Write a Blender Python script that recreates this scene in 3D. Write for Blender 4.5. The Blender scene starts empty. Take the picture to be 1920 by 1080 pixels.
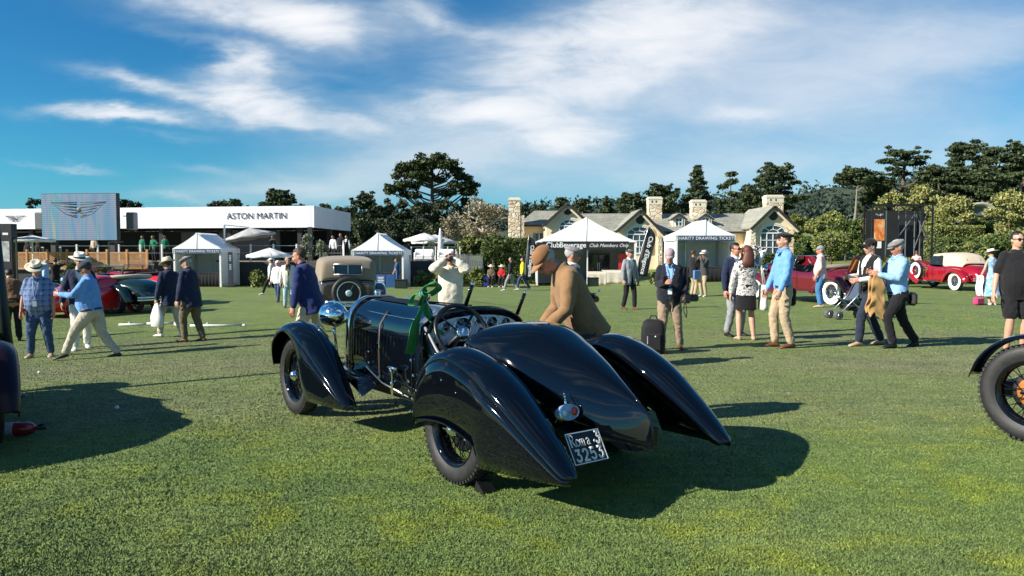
import bpy, bmesh, math, random
import numpy as np
from mathutils import Vector, Matrix, noise as mnoise
random.seed(7)
R = math.radians
SC = bpy.context.scene
COL = SC.collection

# ---------------------------------------------------------------- camera
CAMZ = 1.58
FPX = 1440.0            # focal length in photograph pixels (1920 wide)
HOR = 472.0             # horizon row
cam_d = bpy.data.cameras.new('camera')
cam = bpy.data.objects.new('camera', cam_d)
COL.objects.link(cam)
cam_d.sensor_width = 36.0
cam_d.lens = 36.0 * FPX / 1920.0
cam_d.clip_end = 3000
cam_d.clip_start = 0.05
cam.location = (0, 0, CAMZ)
cam.rotation_euler = (R(90) - math.atan((540 - HOR) / FPX), 0, 0)
SC.camera = cam

# ---------------------------------------------------------------- sky, sun, exposure
SUN_EL = 29.0
LIGHT = Vector((0.925, 0.38, 0)).normalized()          # the way shadows fall on the lawn
sun_az = math.atan2(-LIGHT.x, -LIGHT.y)               # compass angle of the sun from +Y towards +X
SC.view_settings.view_transform = 'Standard'
SC.view_settings.look = 'None'
SC.view_settings.exposure = 0.84
SC.view_settings.gamma = 1.0
SC.view_settings.use_curve_mapping = False

class NT:
    """small node-tree helper"""
    def __init__(s, tree): s.t = tree
    def n(s, kind, **kw):
        nd = s.t.nodes.new(kind)
        for k, v in kw.items():
            if k.startswith('i_'):
                nd.inputs[int(k[2:])].default_value = v
            else:
                setattr(nd, k, v)
        return nd
    def l(s, a, b): s.t.links.new(a, b)
    def math(s, op, a, b=None, c=None, clamp=False):
        nd = s.t.nodes.new('ShaderNodeMath'); nd.operation = op; nd.use_clamp = clamp
        for i, v in enumerate((a, b, c)):
            if v is None: continue
            if isinstance(v, (int, float)): nd.inputs[i].default_value = v
            else: s.l(v, nd.inputs[i])
        return nd.outputs[0]
    def vmath(s, op, a, b=None):
        nd = s.t.nodes.new('ShaderNodeVectorMath'); nd.operation = op
        for i, v in enumerate((a, b)):
            if v is None: continue
            if isinstance(v, (tuple, list)): nd.inputs[i].default_value = v
            else: s.l(v, nd.inputs[i])
        return nd
    def ramp(s, fac, stops, interp='LINEAR'):
        nd = s.t.nodes.new('ShaderNodeValToRGB'); cr = nd.color_ramp; cr.interpolation = interp
        while len(cr.elements) < len(stops): cr.elements.new(0.5)
        for e, (p, c) in zip(cr.elements, stops):
            e.position = p; e.color = (c[0], c[1], c[2], 1) if not isinstance(c, (int, float)) else (c, c, c, 1)
        s.l(fac, nd.inputs[0]); return nd.outputs[0]
    def mix(s, fac, a, b, mode='MIX'):
        nd = s.t.nodes.new('ShaderNodeMix'); nd.data_type = 'RGBA'; nd.blend_type = mode
        for idx, v in ((0, fac), (6, a), (7, b)):
            if isinstance(v, (int, float)): nd.inputs[idx].default_value = v
            elif isinstance(v, (tuple, list)): nd.inputs[idx].default_value = (v[0], v[1], v[2], 1)
            else: s.l(v, nd.inputs[idx])
        return nd.outputs[2]
    def noise(s, vec, scale, detail=4, rough=0.55, dist=0.0):
        nd = s.t.nodes.new('ShaderNodeTexNoise')
        nd.inputs['Scale'].default_value = scale; nd.inputs['Detail'].default_value = detail
        nd.inputs['Roughness'].default_value = rough; nd.inputs['Distortion'].default_value = dist
        if vec is not None: s.l(vec, nd.inputs['Vector'])
        return nd
    def mapping(s, vec, loc=(0,0,0), rot=(0,0,0), scale=(1,1,1), kind='POINT'):
        nd = s.t.nodes.new('ShaderNodeMapping'); nd.vector_type = kind
        nd.inputs['Location'].default_value = loc; nd.inputs['Rotation'].default_value = rot
        nd.inputs['Scale'].default_value = scale
        s.l(vec, nd.inputs['Vector']); return nd.outputs[0]

def build_world():
    w = bpy.data.worlds.new('World'); SC.world = w; w.use_nodes = True
    t = w.node_tree; t.nodes.clear(); N = NT(t)
    out = N.n('ShaderNodeOutputWorld'); bg = N.n('ShaderNodeBackground'); bg.inputs[1].default_value = 0.058
    N.l(bg.outputs[0], out.inputs[0])
    sky = N.n('ShaderNodeTexSky', sky_type='NISHITA', sun_disc=False, sun_elevation=R(SUN_EL), sun_rotation=sun_az,
              altitude=0, air_density=1.0, dust_density=0.0, ozone_density=6.0)
    hs = N.n('ShaderNodeHueSaturation'); hs.inputs['Saturation'].default_value = 1.1; hs.inputs['Hue'].default_value = 0.495
    N.l(sky.outputs[0], hs.inputs['Color'])
    tc = N.n('ShaderNodeTexCoord'); d = tc.outputs['Generated']
    sp = N.n('ShaderNodeSeparateXYZ'); N.l(d, sp.inputs[0])
    x, y, z = sp.outputs
    el = N.n('ShaderNodeMapRange', i_1=0.0, i_2=0.25, i_3=0.0, i_4=1.0); N.l(z, el.inputs[0])
    clear = N.mix(1.0, hs.outputs[0], N.ramp(el.outputs[0], [(0.0, (0.42, 0.93, 1.16)), (0.35, (0.40, 1.0, 1.08)), (1.0, (0.38, 0.94, 1.10))]), 'MULTIPLY')
    # layer of cirrus seen in perspective, all round the sky
    zz = N.math('ADD', N.math('MAXIMUM', z, 0.0), 0.16)
    cb = N.n('ShaderNodeCombineXYZ'); N.l(N.math('DIVIDE', x, zz), cb.inputs[0]); N.l(N.math('DIVIDE', y, zz), cb.inputs[1])
    pl = cb.outputs[0]
    plm = N.mapping(pl, rot=(0, 0, R(-24)), scale=(0.55, 1.5, 1))
    n1 = N.noise(plm, 1.1, 7, 0.58, 0.9).outputs[0]
    n2 = N.noise(N.mapping(pl, loc=(3, 7, 0), rot=(0, 0, R(-18)), scale=(0.9, 4.2, 1)), 1.5, 6, 0.6, 0.6).outputs[0]
    gen = N.math('ADD', N.math('MULTIPLY', n1, 0.72), N.math('MULTIPLY', n2, 0.28))
    # the cloud banks that stand before the camera: soft ellipses in tangent coordinates, torn by noise
    yy = N.math('MAXIMUM', y, 0.06)
    cu = N.n('ShaderNodeCombineXYZ'); N.l(N.math('DIVIDE', x, yy), cu.inputs[0]); N.l(N.math('DIVIDE', z, yy), cu.inputs[1])
    uv0 = cu.outputs[0]
    wz = N.noise(N.mapping(uv0, rot=(0, 0, R(10)), scale=(1, 2.2, 1)), 4.5, 5, 0.6)
    wv = N.vmath('SUBTRACT', wz.outputs['Color'], (0.5, 0.5, 0.5)).outputs[0]
    uv = N.vmath('ADD', uv0, N.vmath('MULTIPLY', wv, (0.13, 0.055, 0)).outputs[0]).outputs[0]
    wz2 = N.noise(N.mapping(uv0, loc=(4, 2, 0), rot=(0, 0, R(10)), scale=(1, 3.4, 1)), 15.0, 4, 0.6)
    wv2 = N.vmath('SUBTRACT', wz2.outputs['Color'], (0.5, 0.5, 0.5)).outputs[0]
    uv = N.vmath('ADD', uv, N.vmath('MULTIPLY', wv2, (0.06, 0.022, 0)).outputs[0]).outputs[0]
    blobs = [  # centre x, y, radius x, y (photograph pixels), tilt (deg, + = falling to the right), weight
        (480, 6, 220, 44, 10, 1.3), (585, 55, 110, 40, 14, 1.1), (430, 85, 150, 12, 14, .3), (455, 116, 42, 24, 0, 1.1), (560, 140, 90, 10, 6, .25),
        (330, 172, 125, 17, 14, 1.1), (490, 190, 85, 42, 10, 1.4), (560, 232, 140, 22, 8, .8), (250, 222, 130, 13, 5, 1.2),
        (790, 20, 55, 34, 25, .5), (870, 52, 90, 14, 12, .35), (120, 305, 75, 5, 6, .35), (395, 318, 70, 10, 6, .28), (370, 375, 80, 8, 8, .3), (320, 262, 80, 6, 3, .2),
        (900, 208, 170, 26, 2, 1.1), (990, 170, 190, 70, -8, .7), (1180, 62, 210, 62, -8, 1.2), (1130, 140, 120, 50, 0, .6), (1065, 258, 85, 24, 0, 1.2),
        (880, 280, 250, 60, 0, .7), (700, 330, 240, 40, -4, .6), (560, 362, 220, 24, 0, .5),
        (1440, 40, 300, 75, -4, .68), (1560, 150, 330, 70, -10, .5), (1380, 215, 75, 14, 0, .55), (1250, 340, 320, 60, 0, .55), (1820, 80, 230, 75, -8, .62),
        (1330, 150, 320, 110, 0, .5), (1760, 330, 320, 55, -10, .6), (1650, 235, 350, 60, 0, .45), (1480, 300, 300, 40, -6, .35)]
    acc = soft = None
    for i, (px, py, rx, ry, a, wgt) in enumerate(blobs):
        m = N.mapping(uv, loc=((px - 960) / FPX, (HOR - py) / FPX, 0), rot=(0, 0, R(-a)), scale=(rx / FPX, ry / FPX, 1), kind='TEXTURE')
        q = N.vmath('DOT_PRODUCT', m, m).outputs['Value']
        g = N.math('MULTIPLY', N.math('POWER', 2.718, N.math('MULTIPLY', q, -1.0)), wgt)
        if i < 20: acc = g if acc is None else N.math('ADD', acc, g)
        else: soft = g if soft is None else N.math('ADD', soft, g)
    fine = N.noise(N.mapping(uv0, rot=(0, 0, R(8)), scale=(1, 3.2, 1)), 7.0, 6, 0.6, 0.5).outputs[0]
    acc = N.math('MULTIPLY', acc, N.math('MULTIPLY', N.math('POWER', fine, 1.5), 2.7))
    soft = N.math('MULTIPLY', soft, N.math('ADD', N.math('MULTIPLY', fine, 0.7), 0.45))
    acc = N.math('ADD', acc, soft)
    acc = N.math('SUBTRACT', 1.0, N.math('POWER', 2.718, N.math('MULTIPLY', acc, -1.35)))
    front = N.n('ShaderNodeMapRange', interpolation_type='SMOOTHSTEP', i_1=0.35, i_2=0.7, i_3=0.0, i_4=1.0); N.l(y, front.inputs[0])
    gd = N.n('ShaderNodeMapRange', interpolation_type='SMOOTHSTEP', i_1=0.49, i_2=0.64, i_3=0.0, i_4=0.85); N.l(gen, gd.inputs[0])
    dens = N.n('ShaderNodeMix', data_type='FLOAT'); N.l(front.outputs[0], dens.inputs[0]); N.l(gd.outputs[0], dens.inputs[2]); N.l(acc, dens.inputs[3])
    hz = N.n('ShaderNodeMapRange', interpolation_type='SMOOTHSTEP', i_1=-0.02, i_2=0.05, i_3=0.0, i_4=1.0); N.l(z, hz.inputs[0])
    fac = N.math('MULTIPLY', dens.outputs[0], hz.outputs[0], clamp=True)
    shade = N.ramp(fac, [(0.0, (4.4, 6.2, 7.6)), (0.45, (5.8, 6.9, 7.8)), (0.8, (8.6, 8.9, 9.3)), (1.0, (9.6, 9.7, 9.9))])
    N.l(N.mix(fac, clear, shade), bg.inputs[0])
build_world()

sun_d = bpy.data.lights.new('sun', 'SUN'); sun_d.energy = 5.0; sun_d.angle = R(0.55); sun_d.color = (1.0, 0.93, 0.82)
sun = bpy.data.objects.new('sun', sun_d); COL.objects.link(sun)
ld = Vector((LIGHT.x * math.cos(R(SUN_EL)), LIGHT.y * math.cos(R(SUN_EL)), -math.sin(R(SUN_EL))))
sun.rotation_euler = ld.to_track_quat('-Z', 'Y').to_euler()
sun.location = (-20, -8, 30)

# ---------------------------------------------------------------- mesh helpers
def V(*a): return Vector(a)
def lerp(a, b, t): return a + (b - a) * t
def sstep(a, b, x):
    t = min(1, max(0, (x - a) / (b - a))); return t * t * (3 - 2 * t)

def gz(x, y):
    """height of the lawn"""
    dip = 0.02 * (math.sqrt((max(y, 0) - 22) ** 2 + 4) + (y - 22)) * 0.5
    dip = min(dip, 0.52)
    k = 1 - sstep(3, 11, x)
    rise = 0.0
    if y > 46:
        rise = 1.9 * sstep(48, 95, y) * (0.45 + 0.55 * sstep(0, 16, x)) + 2.8 * sstep(40, 75, y) * sstep(15, 38, x)
    elif x > 15: rise = 2.8 * sstep(40, 75, y) * sstep(15, 38, x)
    tilt = min(.30, .04 * .5 * (math.sqrt((x + 2.5) ** 2 + 1) - (x + 2.5))) * (1 - sstep(24, 40, y)) if x < 2 else 0.0
    tilt *= sstep(2, -3, x)
    return -dip * k + rise - tilt
def ground(px, row):
    """x, y on the lawn where the photograph shows (px, row)"""
    z = 0.0
    for _ in range(60):
        d = (CAMZ - z) * FPX / (row - HOR); x = (px - 960) / FPX * d
        z = lerp(z, gz(x, d), .5)
    return x, d

def at(px, py, d):
    """world point that the photograph shows at (px, py), d metres out"""
    u = (px - 960) / FPX; v = (540 - py) / FPX
    p = math.atan((540 - HOR) / FPX)
    dx, dy, dz = u, math.cos(p) + v * math.sin(p), -math.sin(p) + v * math.cos(p)
    k = d / dy
    return Vector((dx * k, d, CAMZ + dz * k))
def spot(px, d):
    x = (px - 960) / FPX * d; return x, d

class MB:
    """collects faces; build() links them as one mesh object"""
    def __init__(s): s.v = []; s.f = []; s.sm = []
    def add(s, vs, fs, smooth=True, M=None):
        o = len(s.v)
        for p in vs:
            p = Vector(p)
            if M is not None: p = M @ p
            s.v.append(p)
        for f in fs:
            s.f.append(tuple(i + o for i in f)); s.sm.append(smooth)
        return s
    def box(s, c, sz, M=None, rz=0, taper=1.0, bev=0.0):
        x, y, z = sz[0] / 2, sz[1] / 2, sz[2] / 2
        Rm = Matrix.Translation(Vector(c)) @ Matrix.Rotation(rz, 4, 'Z')
        if M is not None: Rm = M @ Rm
        if bev > 0:
            b = min(bev, x * .9, y * .9, z * .9)
            def ring(zz, i):
                o = b if i == 0 else b * 0.3
                xx, yy = x - i, y - i
                return [(-xx + o, -yy, zz), (xx - o, -yy, zz), (xx, -yy + o, zz), (xx, yy - o, zz), (xx - o, yy, zz), (-xx + o, yy, zz), (-xx, yy - o, zz), (-xx, -yy + o, zz)]
            vs = ring(-z, b) + ring(-z + b, 0) + ring(z - b, 0) + ring(z, b)
            fs = [tuple(range(7, -1, -1)), tuple(range(24, 32))]
            for k in range(3):
                for i in range(8):
                    j = (i + 1) % 8
                    fs.append((k * 8 + i, k * 8 + j, k * 8 + 8 + j, k * 8 + 8 + i))
            return s.add(vs, fs, False, Rm)
        t = taper
        vs = [(-x, -y, -z), (x, -y, -z), (x, y, -z), (-x, y, -z), (-x * t, -y * t, z), (x * t, -y * t, z), (x * t, y * t, z), (-x * t, y * t, z)]
        fs = [(3, 2, 1, 0), (4, 5, 6, 7), (0, 1, 5, 4), (1, 2, 6, 5), (2, 3, 7, 6), (3, 0, 4, 7)]
        return s.add(vs, fs, False, Rm)
    def rings(s, rings, closed=True, cap=True, smooth=True, M=None):
        n = len(rings[0]); vs = [p for r in rings for p in r]; fs = []
        for k in range(len(rings) - 1):
            for i in range(n if closed else n - 1):
                j = (i + 1) % n
                fs.append((k * n + i, k * n + j, (k + 1) * n + j, (k + 1) * n + i))
        if cap and closed:
            fs.append(tuple(range(n - 1, -1, -1))); fs.append(tuple((len(rings) - 1) * n + i for i in range(n)))
        return s.add(vs, fs, smooth, M)
    def tube(s, pts, rad, n=8, up=None, flat=1.0, M=None, cap=True, round_end=False, smooth=True):
        """sweep an ellipse along pts; rad number, list, or list of (rx, ry); rx lies across, ry along 'up'"""
        pts = [Vector(p) for p in pts]
        if not isinstance(rad, (list, tuple)): rad = [rad] * len(pts)
        rad = [r if isinstance(r, (tuple, list)) else (r, r * flat) for r in rad]
        if round_end:
            d0 = (pts[0] - pts[1]).normalized(); d1 = (pts[-1] - pts[-2]).normalized()
            a, b = rad[0], rad[-1]
            pts = [pts[0] + d0 * a[1] * .95, pts[0] + d0 * a[1] * .6] + pts + [pts[-1] + d1 * b[1] * .6, pts[-1] + d1 * b[1] * .95]
            rad = [(a[0] * .3, a[1] * .3), (a[0] * .8, a[1] * .8)] + list(rad) + [(b[0] * .8, b[1] * .8), (b[0] * .3, b[1] * .3)]
        rr = []; prev = None
        for i, p in enumerate(pts):
            a = pts[max(0, i - 1)]; b = pts[min(len(pts) - 1, i + 1)]
            t = (b - a)
            t = t.normalized() if t.length > 1e-9 else Vector((0, 0, 1))
            if up is not None: u = Vector(up) - t * t.dot(Vector(up))
            elif prev is not None: u = prev - t * t.dot(prev)
            else: u = Vector((0, 0, 1)) - t * t.z
            if u.length < 1e-4: u = Vector((0, 1, 0)) - t * t.y
            if u.length < 1e-4: u = Vector((1, 0, 0))
            u.normalize(); prev = u; sd = t.cross(u)
            rr.append([p + sd * (math.cos(2 * math.pi * k / n) * rad[i][0]) + u * (math.sin(2 * math.pi * k / n) * rad[i][1]) for k in range(n)])
        return s.rings(rr, True, cap, smooth, M)
    def lathe(s, prof, n=24, M=None, smooth=True, close=False, ang=2 * math.pi, a0=0):
        """prof: (radius, height) pairs turned about z"""
        full = abs(ang - 2 * math.pi) < 1e-6
        m = n if full else n + 1
        rr = [[(r * math.cos(a0 + ang * k / n), r * math.sin(a0 + ang * k / n), h) for k in range(m)] for (r, h) in prof]
        if close: rr.append(rr[0])
        return s.rings(rr, full, False, smooth, M)
    def ball(s, c, r, nu=14, nv=9, M=None, smooth=True):
        if not isinstance(r, (tuple, list)): r = (r, r, r)
        vs = [(c[0], c[1], c[2] - r[2])]; fs = []
        for j in range(1, nv):
            ph = -math.pi / 2 + math.pi * j / nv
            for i in range(nu):
                a = 2 * math.pi * i / nu
                vs.append((c[0] + r[0] * math.cos(ph) * math.cos(a), c[1] + r[1] * math.cos(ph) * math.sin(a), c[2] + r[2] * math.sin(ph)))
        vs.append((c[0], c[1], c[2] + r[2])); top = len(vs) - 1
        for i in range(nu):
            k = (i + 1) % nu
            fs.append((0, 1 + k, 1 + i)); fs.append((top, top - nu + i, top - nu + k))
            for j in range(nv - 2):
                b = 1 + j * nu
                fs.append((b + i, b + k, b + nu + k, b + nu + i))
        return s.add(vs, fs, smooth, M)
    def prism(s, poly, h, M=None, smooth=False):
        """poly in xy extruded to z = 0..h"""
        n = len(poly)
        vs = [(p[0], p[1], 0) for p in poly] + [(p[0], p[1], h) for p in poly]
        fs = [tuple(range(n - 1, -1, -1)), tuple(range(n, 2 * n))] + [(i, (i + 1) % n, n + (i + 1) % n, n + i) for i in range(n)]
        return s.add(vs, fs, smooth, M)
    def bar(s, a, b, w, h=None, up=(0, 0, 1)):
        """square bar from a to b"""
        a = Vector(a); b = Vector(b); h = h or w
        t = (b - a).normalized(); u = Vector(up) - t * t.dot(Vector(up))
        if u.length < 1e-3: u = Vector((0, 1, 0)) - t * t.y
        u.normalize(); sd = t.cross(u)
        q = [(-w / 2, -h / 2), (w / 2, -h / 2), (w / 2, h / 2), (-w / 2, h / 2)]
        return s.rings([[p + sd * i + u * j for i, j in q] for p in (a, b)], True, True, False)
    def mesh(s, name):
        me = bpy.data.meshes.new(name)
        me.from_pydata([tuple(p) for p in s.v], [], s.f)
        me.polygons.foreach_set('use_smooth', s.sm)
        me.update(); return me
    def build(s, name, mat, parent=None, sub=0, solid=0, kind=None, label=None):
        o = bpy.data.objects.new(name, s.mesh(name)); COL.objects.link(o)
        if mat is not None: o.data.materials.append(mat)
        if parent is not None: o.parent = parent
        if solid:
            m = o.modifiers.new('solid', 'SOLIDIFY'); m.thickness = solid; m.offset = -1
        if sub:
            m = o.modifiers.new('sub', 'SUBSURF'); m.levels = sub; m.render_levels = sub
        if kind: o['kind'] = kind
        if label: o['label'] = label
        return o

def crom(keys, m):
    """Catmull-Rom through keys (arrays), m samples per span"""
    K = [np.array(k, float) for k in keys]; out = []
    for i in range(len(K) - 1):
        p0 = K[max(0, i - 1)]; p1 = K[i]; p2 = K[i + 1]; p3 = K[min(len(K) - 1, i + 2)]
        for j in range(m):
            t = j / m
            out.append(0.5 * (2 * p1 + (p2 - p0) * t + (2 * p0 - 5 * p1 + 4 * p2 - p3) * t * t + (3 * p1 - p0 - 3 * p2 + p3) * t ** 3))
    out.append(K[-1]); return out

def empty(name, loc=(0, 0, 0), rz=0, label=None, cat=None, group=None):
    o = bpy.data.objects.new(name, None); COL.objects.link(o)
    o.empty_display_size = 0.2
    o.location = loc; o.rotation_euler = (0, 0, rz)
    tag(o, label, cat, group); return o
def tag(o, label=None, cat=None, group=None, kind=None):
    if label: o['label'] = label
    if cat: o['category'] = cat
    if group: o['group'] = group
    if kind: o['kind'] = kind
    return o
def copy_tree(o, parent=None):
    c = o.copy(); COL.objects.link(c)
    if parent is not None: c.parent = parent
    for ch in o.children: copy_tree(ch, c)
    return c

PENDING = []        # objects whose modifiers are turned into plain mesh in one go at the end
def settle():
    dg = bpy.context.evaluated_depsgraph_get()
    done = []
    for o, fn in PENDING:
        me = bpy.data.meshes.new_from_object(o.evaluated_get(dg), depsgraph=dg)
        done.append((o, fn, me))
    for o, fn, me in done:
        if fn: me = fn(me)
        if o.type == 'MESH':
            o.modifiers.clear()
            mats = [m for m in o.data.materials]
            o.data = me
            me.materials.clear()
            for m in mats: me.materials.append(m)
        else:
            n = bpy.data.objects.new('tmp', me); COL.objects.link(n)
            n.parent = o.parent; n.matrix_local = o.matrix_local.copy()
            for k in o.keys():
                if k in ('label', 'kind', 'category', 'group'): n[k] = o[k]
            nm = o.name
            mats = [m for m in o.data.materials]
            bpy.data.objects.remove(o); n.name = nm
            me.materials.clear()
            for m in mats: me.materials.append(m)
    PENDING.clear()

def text(name, body, M, size, mat, parent, extrude=0.002, align='CENTER', shear=0, space=1.0, offset=0, sx=1.0):
    c = bpy.data.curves.new(name, 'FONT'); c.body = body; c.size = size; c.extrude = extrude
    c.align_x = align; c.align_y = 'CENTER'; c.shear = shear; c.space_character = space; c.offset = offset
    c.resolution_u = 3
    o = bpy.data.objects.new(name, c); COL.objects.link(o); c.materials.append(mat)
    o.parent = parent; o.matrix_local = M @ Matrix.Diagonal((sx, 1, 1, 1))
    PENDING.append((o, None)); return o

def frame(o, xdir, ydir):
    """matrix whose x and y axes are given, z = x cross y"""
    x = Vector(xdir).normalized(); y = Vector(ydir); y = (y - x * x.dot(y)).normalized(); z = x.cross(y)
    return Matrix(((x.x, y.x, z.x, o[0]), (x.y, y.y, z.y, o[1]), (x.z, y.z, z.z, o[2]), (0, 0, 0, 1)))

# ---------------------------------------------------------------- materials
MATS = {}
def mat(name, col, rough=0.6, metal=0.0, var=0.12, vs=9.0, bump=0.0, bs=60.0, coat=0.0, spec=0.5, trans=0.0, sheen=0.0, emit=None, es=0.0, alpha=1.0, rvar=0.1, sub=0.0):
    if name in MATS: return MATS[name]
    m = bpy.data.materials.new(name); m.use_nodes = True; t = m.node_tree; N = NT(t)
    b = t.nodes['Principled BSDF']
    tc = N.n('ShaderNodeTexCoord').outputs['Object']
    ns = N.noise(tc, vs, 4, 0.6).outputs[0]
    lo = tuple(max(0, c * (1 - var)) for c in col); hi = tuple(min(1, c * (1 + var)) for c in col)
    N.l(N.ramp(ns, [(0.3, lo), (0.7, hi)]), b.inputs['Base Color'])
    N.l(N.ramp(ns, [(0.25, max(0.02, rough * (1 - rvar))), (0.75, min(1, rough * (1 + rvar)))]), b.inputs['Roughness'])
    b.inputs['Metallic'].default_value = metal
    b.inputs['Specular IOR Level'].default_value = spec
    b.inputs['Coat Weight'].default_value = coat; b.inputs['Coat Roughness'].default_value = 0.03
    b.inputs['Transmission Weight'].default_value = trans
    b.inputs['Sheen Weight'].default_value = sheen
    b.inputs['Alpha'].default_value = alpha
    if sub:
        b.inputs['Subsurface Weight'].default_value = sub; b.inputs['Subsurface Radius'].default_value = (0.02, 0.008, 0.004)
    if emit:
        b.inputs['Emission Color'].default_value = (*emit, 1); b.inputs['Emission Strength'].default_value = es
    if bump:
        bn = N.n('ShaderNodeBump'); bn.inputs['Strength'].default_value = bump; bn.inputs['Distance'].default_value = 0.01
        N.l(N.noise(tc, bs, 5, 0.6).outputs[0], bn.inputs['Height']); N.l(bn.outputs[0], b.inputs['Normal'])
    MATS[name] = m; return m
def fabric(name, col, rough=0.9, var=0.14, bump=0.25):
    return mat('fabric_' + name, col, rough, 0, var, 14, bump, 38, sheen=0.15, spec=0.25)
# ---------------------------------------------------------------- the lawn
def lawn_colour(N, pos):
    big = N.noise(pos, 0.22, 5, 0.6, 0.4).outputs[0]
    mid = N.noise(N.mapping(pos, loc=(11, 3, 0), scale=(0.7, 1.5, 1)), 1.15, 5, 0.62, 0.3).outputs[0]
    yel = N.noise(N.mapping(pos, loc=(5, 21, 0)), 1.9, 4, 0.55, 0.5).outputs[0]
    fin = N.noise(pos, 38, 3, 0.6).outputs[0]
    c = N.ramp(mid, [(0.30, (0.098, 0.160, 0.060)), (0.48, (0.144, 0.216, 0.056)), (0.68, (0.198, 0.270, 0.078))])
    c = N.mix(N.ramp(yel, [(0.49, 0.0), (0.66, 0.85)]), c, (0.25, 0.30, 0.028))
    # worn, greyish turf where people walk: a broad belt across the field
    sp = N.n('ShaderNodeSeparateXYZ'); N.l(pos, sp.inputs[0])
    b1 = N.n('ShaderNodeMapRange', interpolation_type='SMOOTHSTEP', i_1=5.6, i_2=8.5, i_3=0.0, i_4=1.0); N.l(sp.outputs[1], b1.inputs[0])
    b2 = N.n('ShaderNodeMapRange', interpolation_type='SMOOTHSTEP', i_1=13.0, i_2=17.5, i_3=1.0, i_4=0.35); N.l(sp.outputs[1], b2.inputs[0])
    belt = N.math('MULTIPLY', b1.outputs[0], b2.outputs[0])
    worn = N.math('MULTIPLY', N.ramp(big, [(0.34, 0.5), (0.6, 1.0)]), belt)
    worn = N.math('MULTIPLY', worn, 0.95)
    wc = N.ramp(mid, [(0.3, (0.165, 0.175, 0.092)), (0.7, (0.255, 0.248, 0.142))])
    c = N.mix(worn, c, wc)
    dg = N.n('ShaderNodeTexWave', wave_type='BANDS', bands_direction='DIAGONAL'); N.l(pos, dg.inputs[0])
    dg.inputs['Scale'].default_value = 0.16; dg.inputs['Distortion'].default_value = 1.2; dg.inputs['Detail'].default_value = 1
    c = N.mix(N.math('MULTIPLY', dg.outputs['Fac'], 0.22), c, (0.26, 0.31, 0.10))
    # mown bands far out
    wv = N.n('ShaderNodeTexWave', wave_type='BANDS', bands_direction='Y'); N.l(pos, wv.inputs[0])
    wv.inputs['Scale'].default_value = 0.085; wv.inputs['Distortion'].default_value = 2.0; wv.inputs['Detail'].default_value = 2
    c = N.mix(N.math('MULTIPLY', wv.outputs['Fac'], 0.30), c, (0.165, 0.25, 0.05))
    c = N.mix(N.ramp(fin, [(0.35, 0.35), (0.6, 0.0)]), c, (0.055, 0.088, 0.028))
    sp1 = N.noise(N.mapping(pos, loc=(9, 9, 0), scale=(0.55, 1.6, 1)), 5.5, 5, 0.72).outputs[0]
    c = N.mix(N.ramp(sp1, [(0.36, 0.42), (0.52, 0.0)]), c, (0.06, 0.088, 0.035))
    c = N.mix(N.ramp(sp1, [(0.54, 0.0), (0.72, 0.35)]), c, (0.23, 0.26, 0.12))
    return c, fin, mid

def lawn_mat(name, blade):
    m = bpy.data.materials.new(name); m.use_nodes = True; t = m.node_tree; N = NT(t); b = t.nodes['Principled BSDF']
    pos = N.n('ShaderNodeNewGeometry').outputs['Position']
    c, fin, mid = lawn_colour(N, pos)
    b.inputs['Roughness'].default_value = 0.7; b.inputs['Specular IOR Level'].default_value = 0.2
    if blade:
        g = N.n('ShaderNodeNewGeometry')
        hs = N.n('ShaderNodeHueSaturation')
        N.l(c, hs.inputs['Color'])
        N.l(N.ramp(g.outputs['Random Per Island'], [(0.0, 0.98), (0.6, 1.26), (0.9, 1.48), (1.0, 1.85)]), hs.inputs['Value'])
        N.l(hs.outputs[0], b.inputs['Base Color'])
        b.inputs['Roughness'].default_value = 0.6
        nm = N.vmath('ADD', N.vmath('MULTIPLY', g.outputs['Normal'], (0.35, 0.35, 0.35)).outputs[0], (0, 0, 0.75)).outputs[0]
        N.l(N.vmath('NORMALIZE', nm).outputs[0], b.inputs['Normal'])
        b.inputs['Specular IOR Level'].default_value = 0.2
    else:
        N.l(c, b.inputs['Base Color'])
        bn = N.n('ShaderNodeBump'); bn.inputs['Strength'].default_value = 0.9; bn.inputs['Distance'].default_value = 0.03
        st = N.noise(N.mapping(pos, scale=(1, 0.6, 1)), 24, 5, 0.7).outputs[0]
        N.l(N.math('ADD', st, N.math('MULTIPLY', mid, 1.2)), bn.inputs['Height']); N.l(bn.outputs[0], b.inputs['Normal'])
    return m

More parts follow.
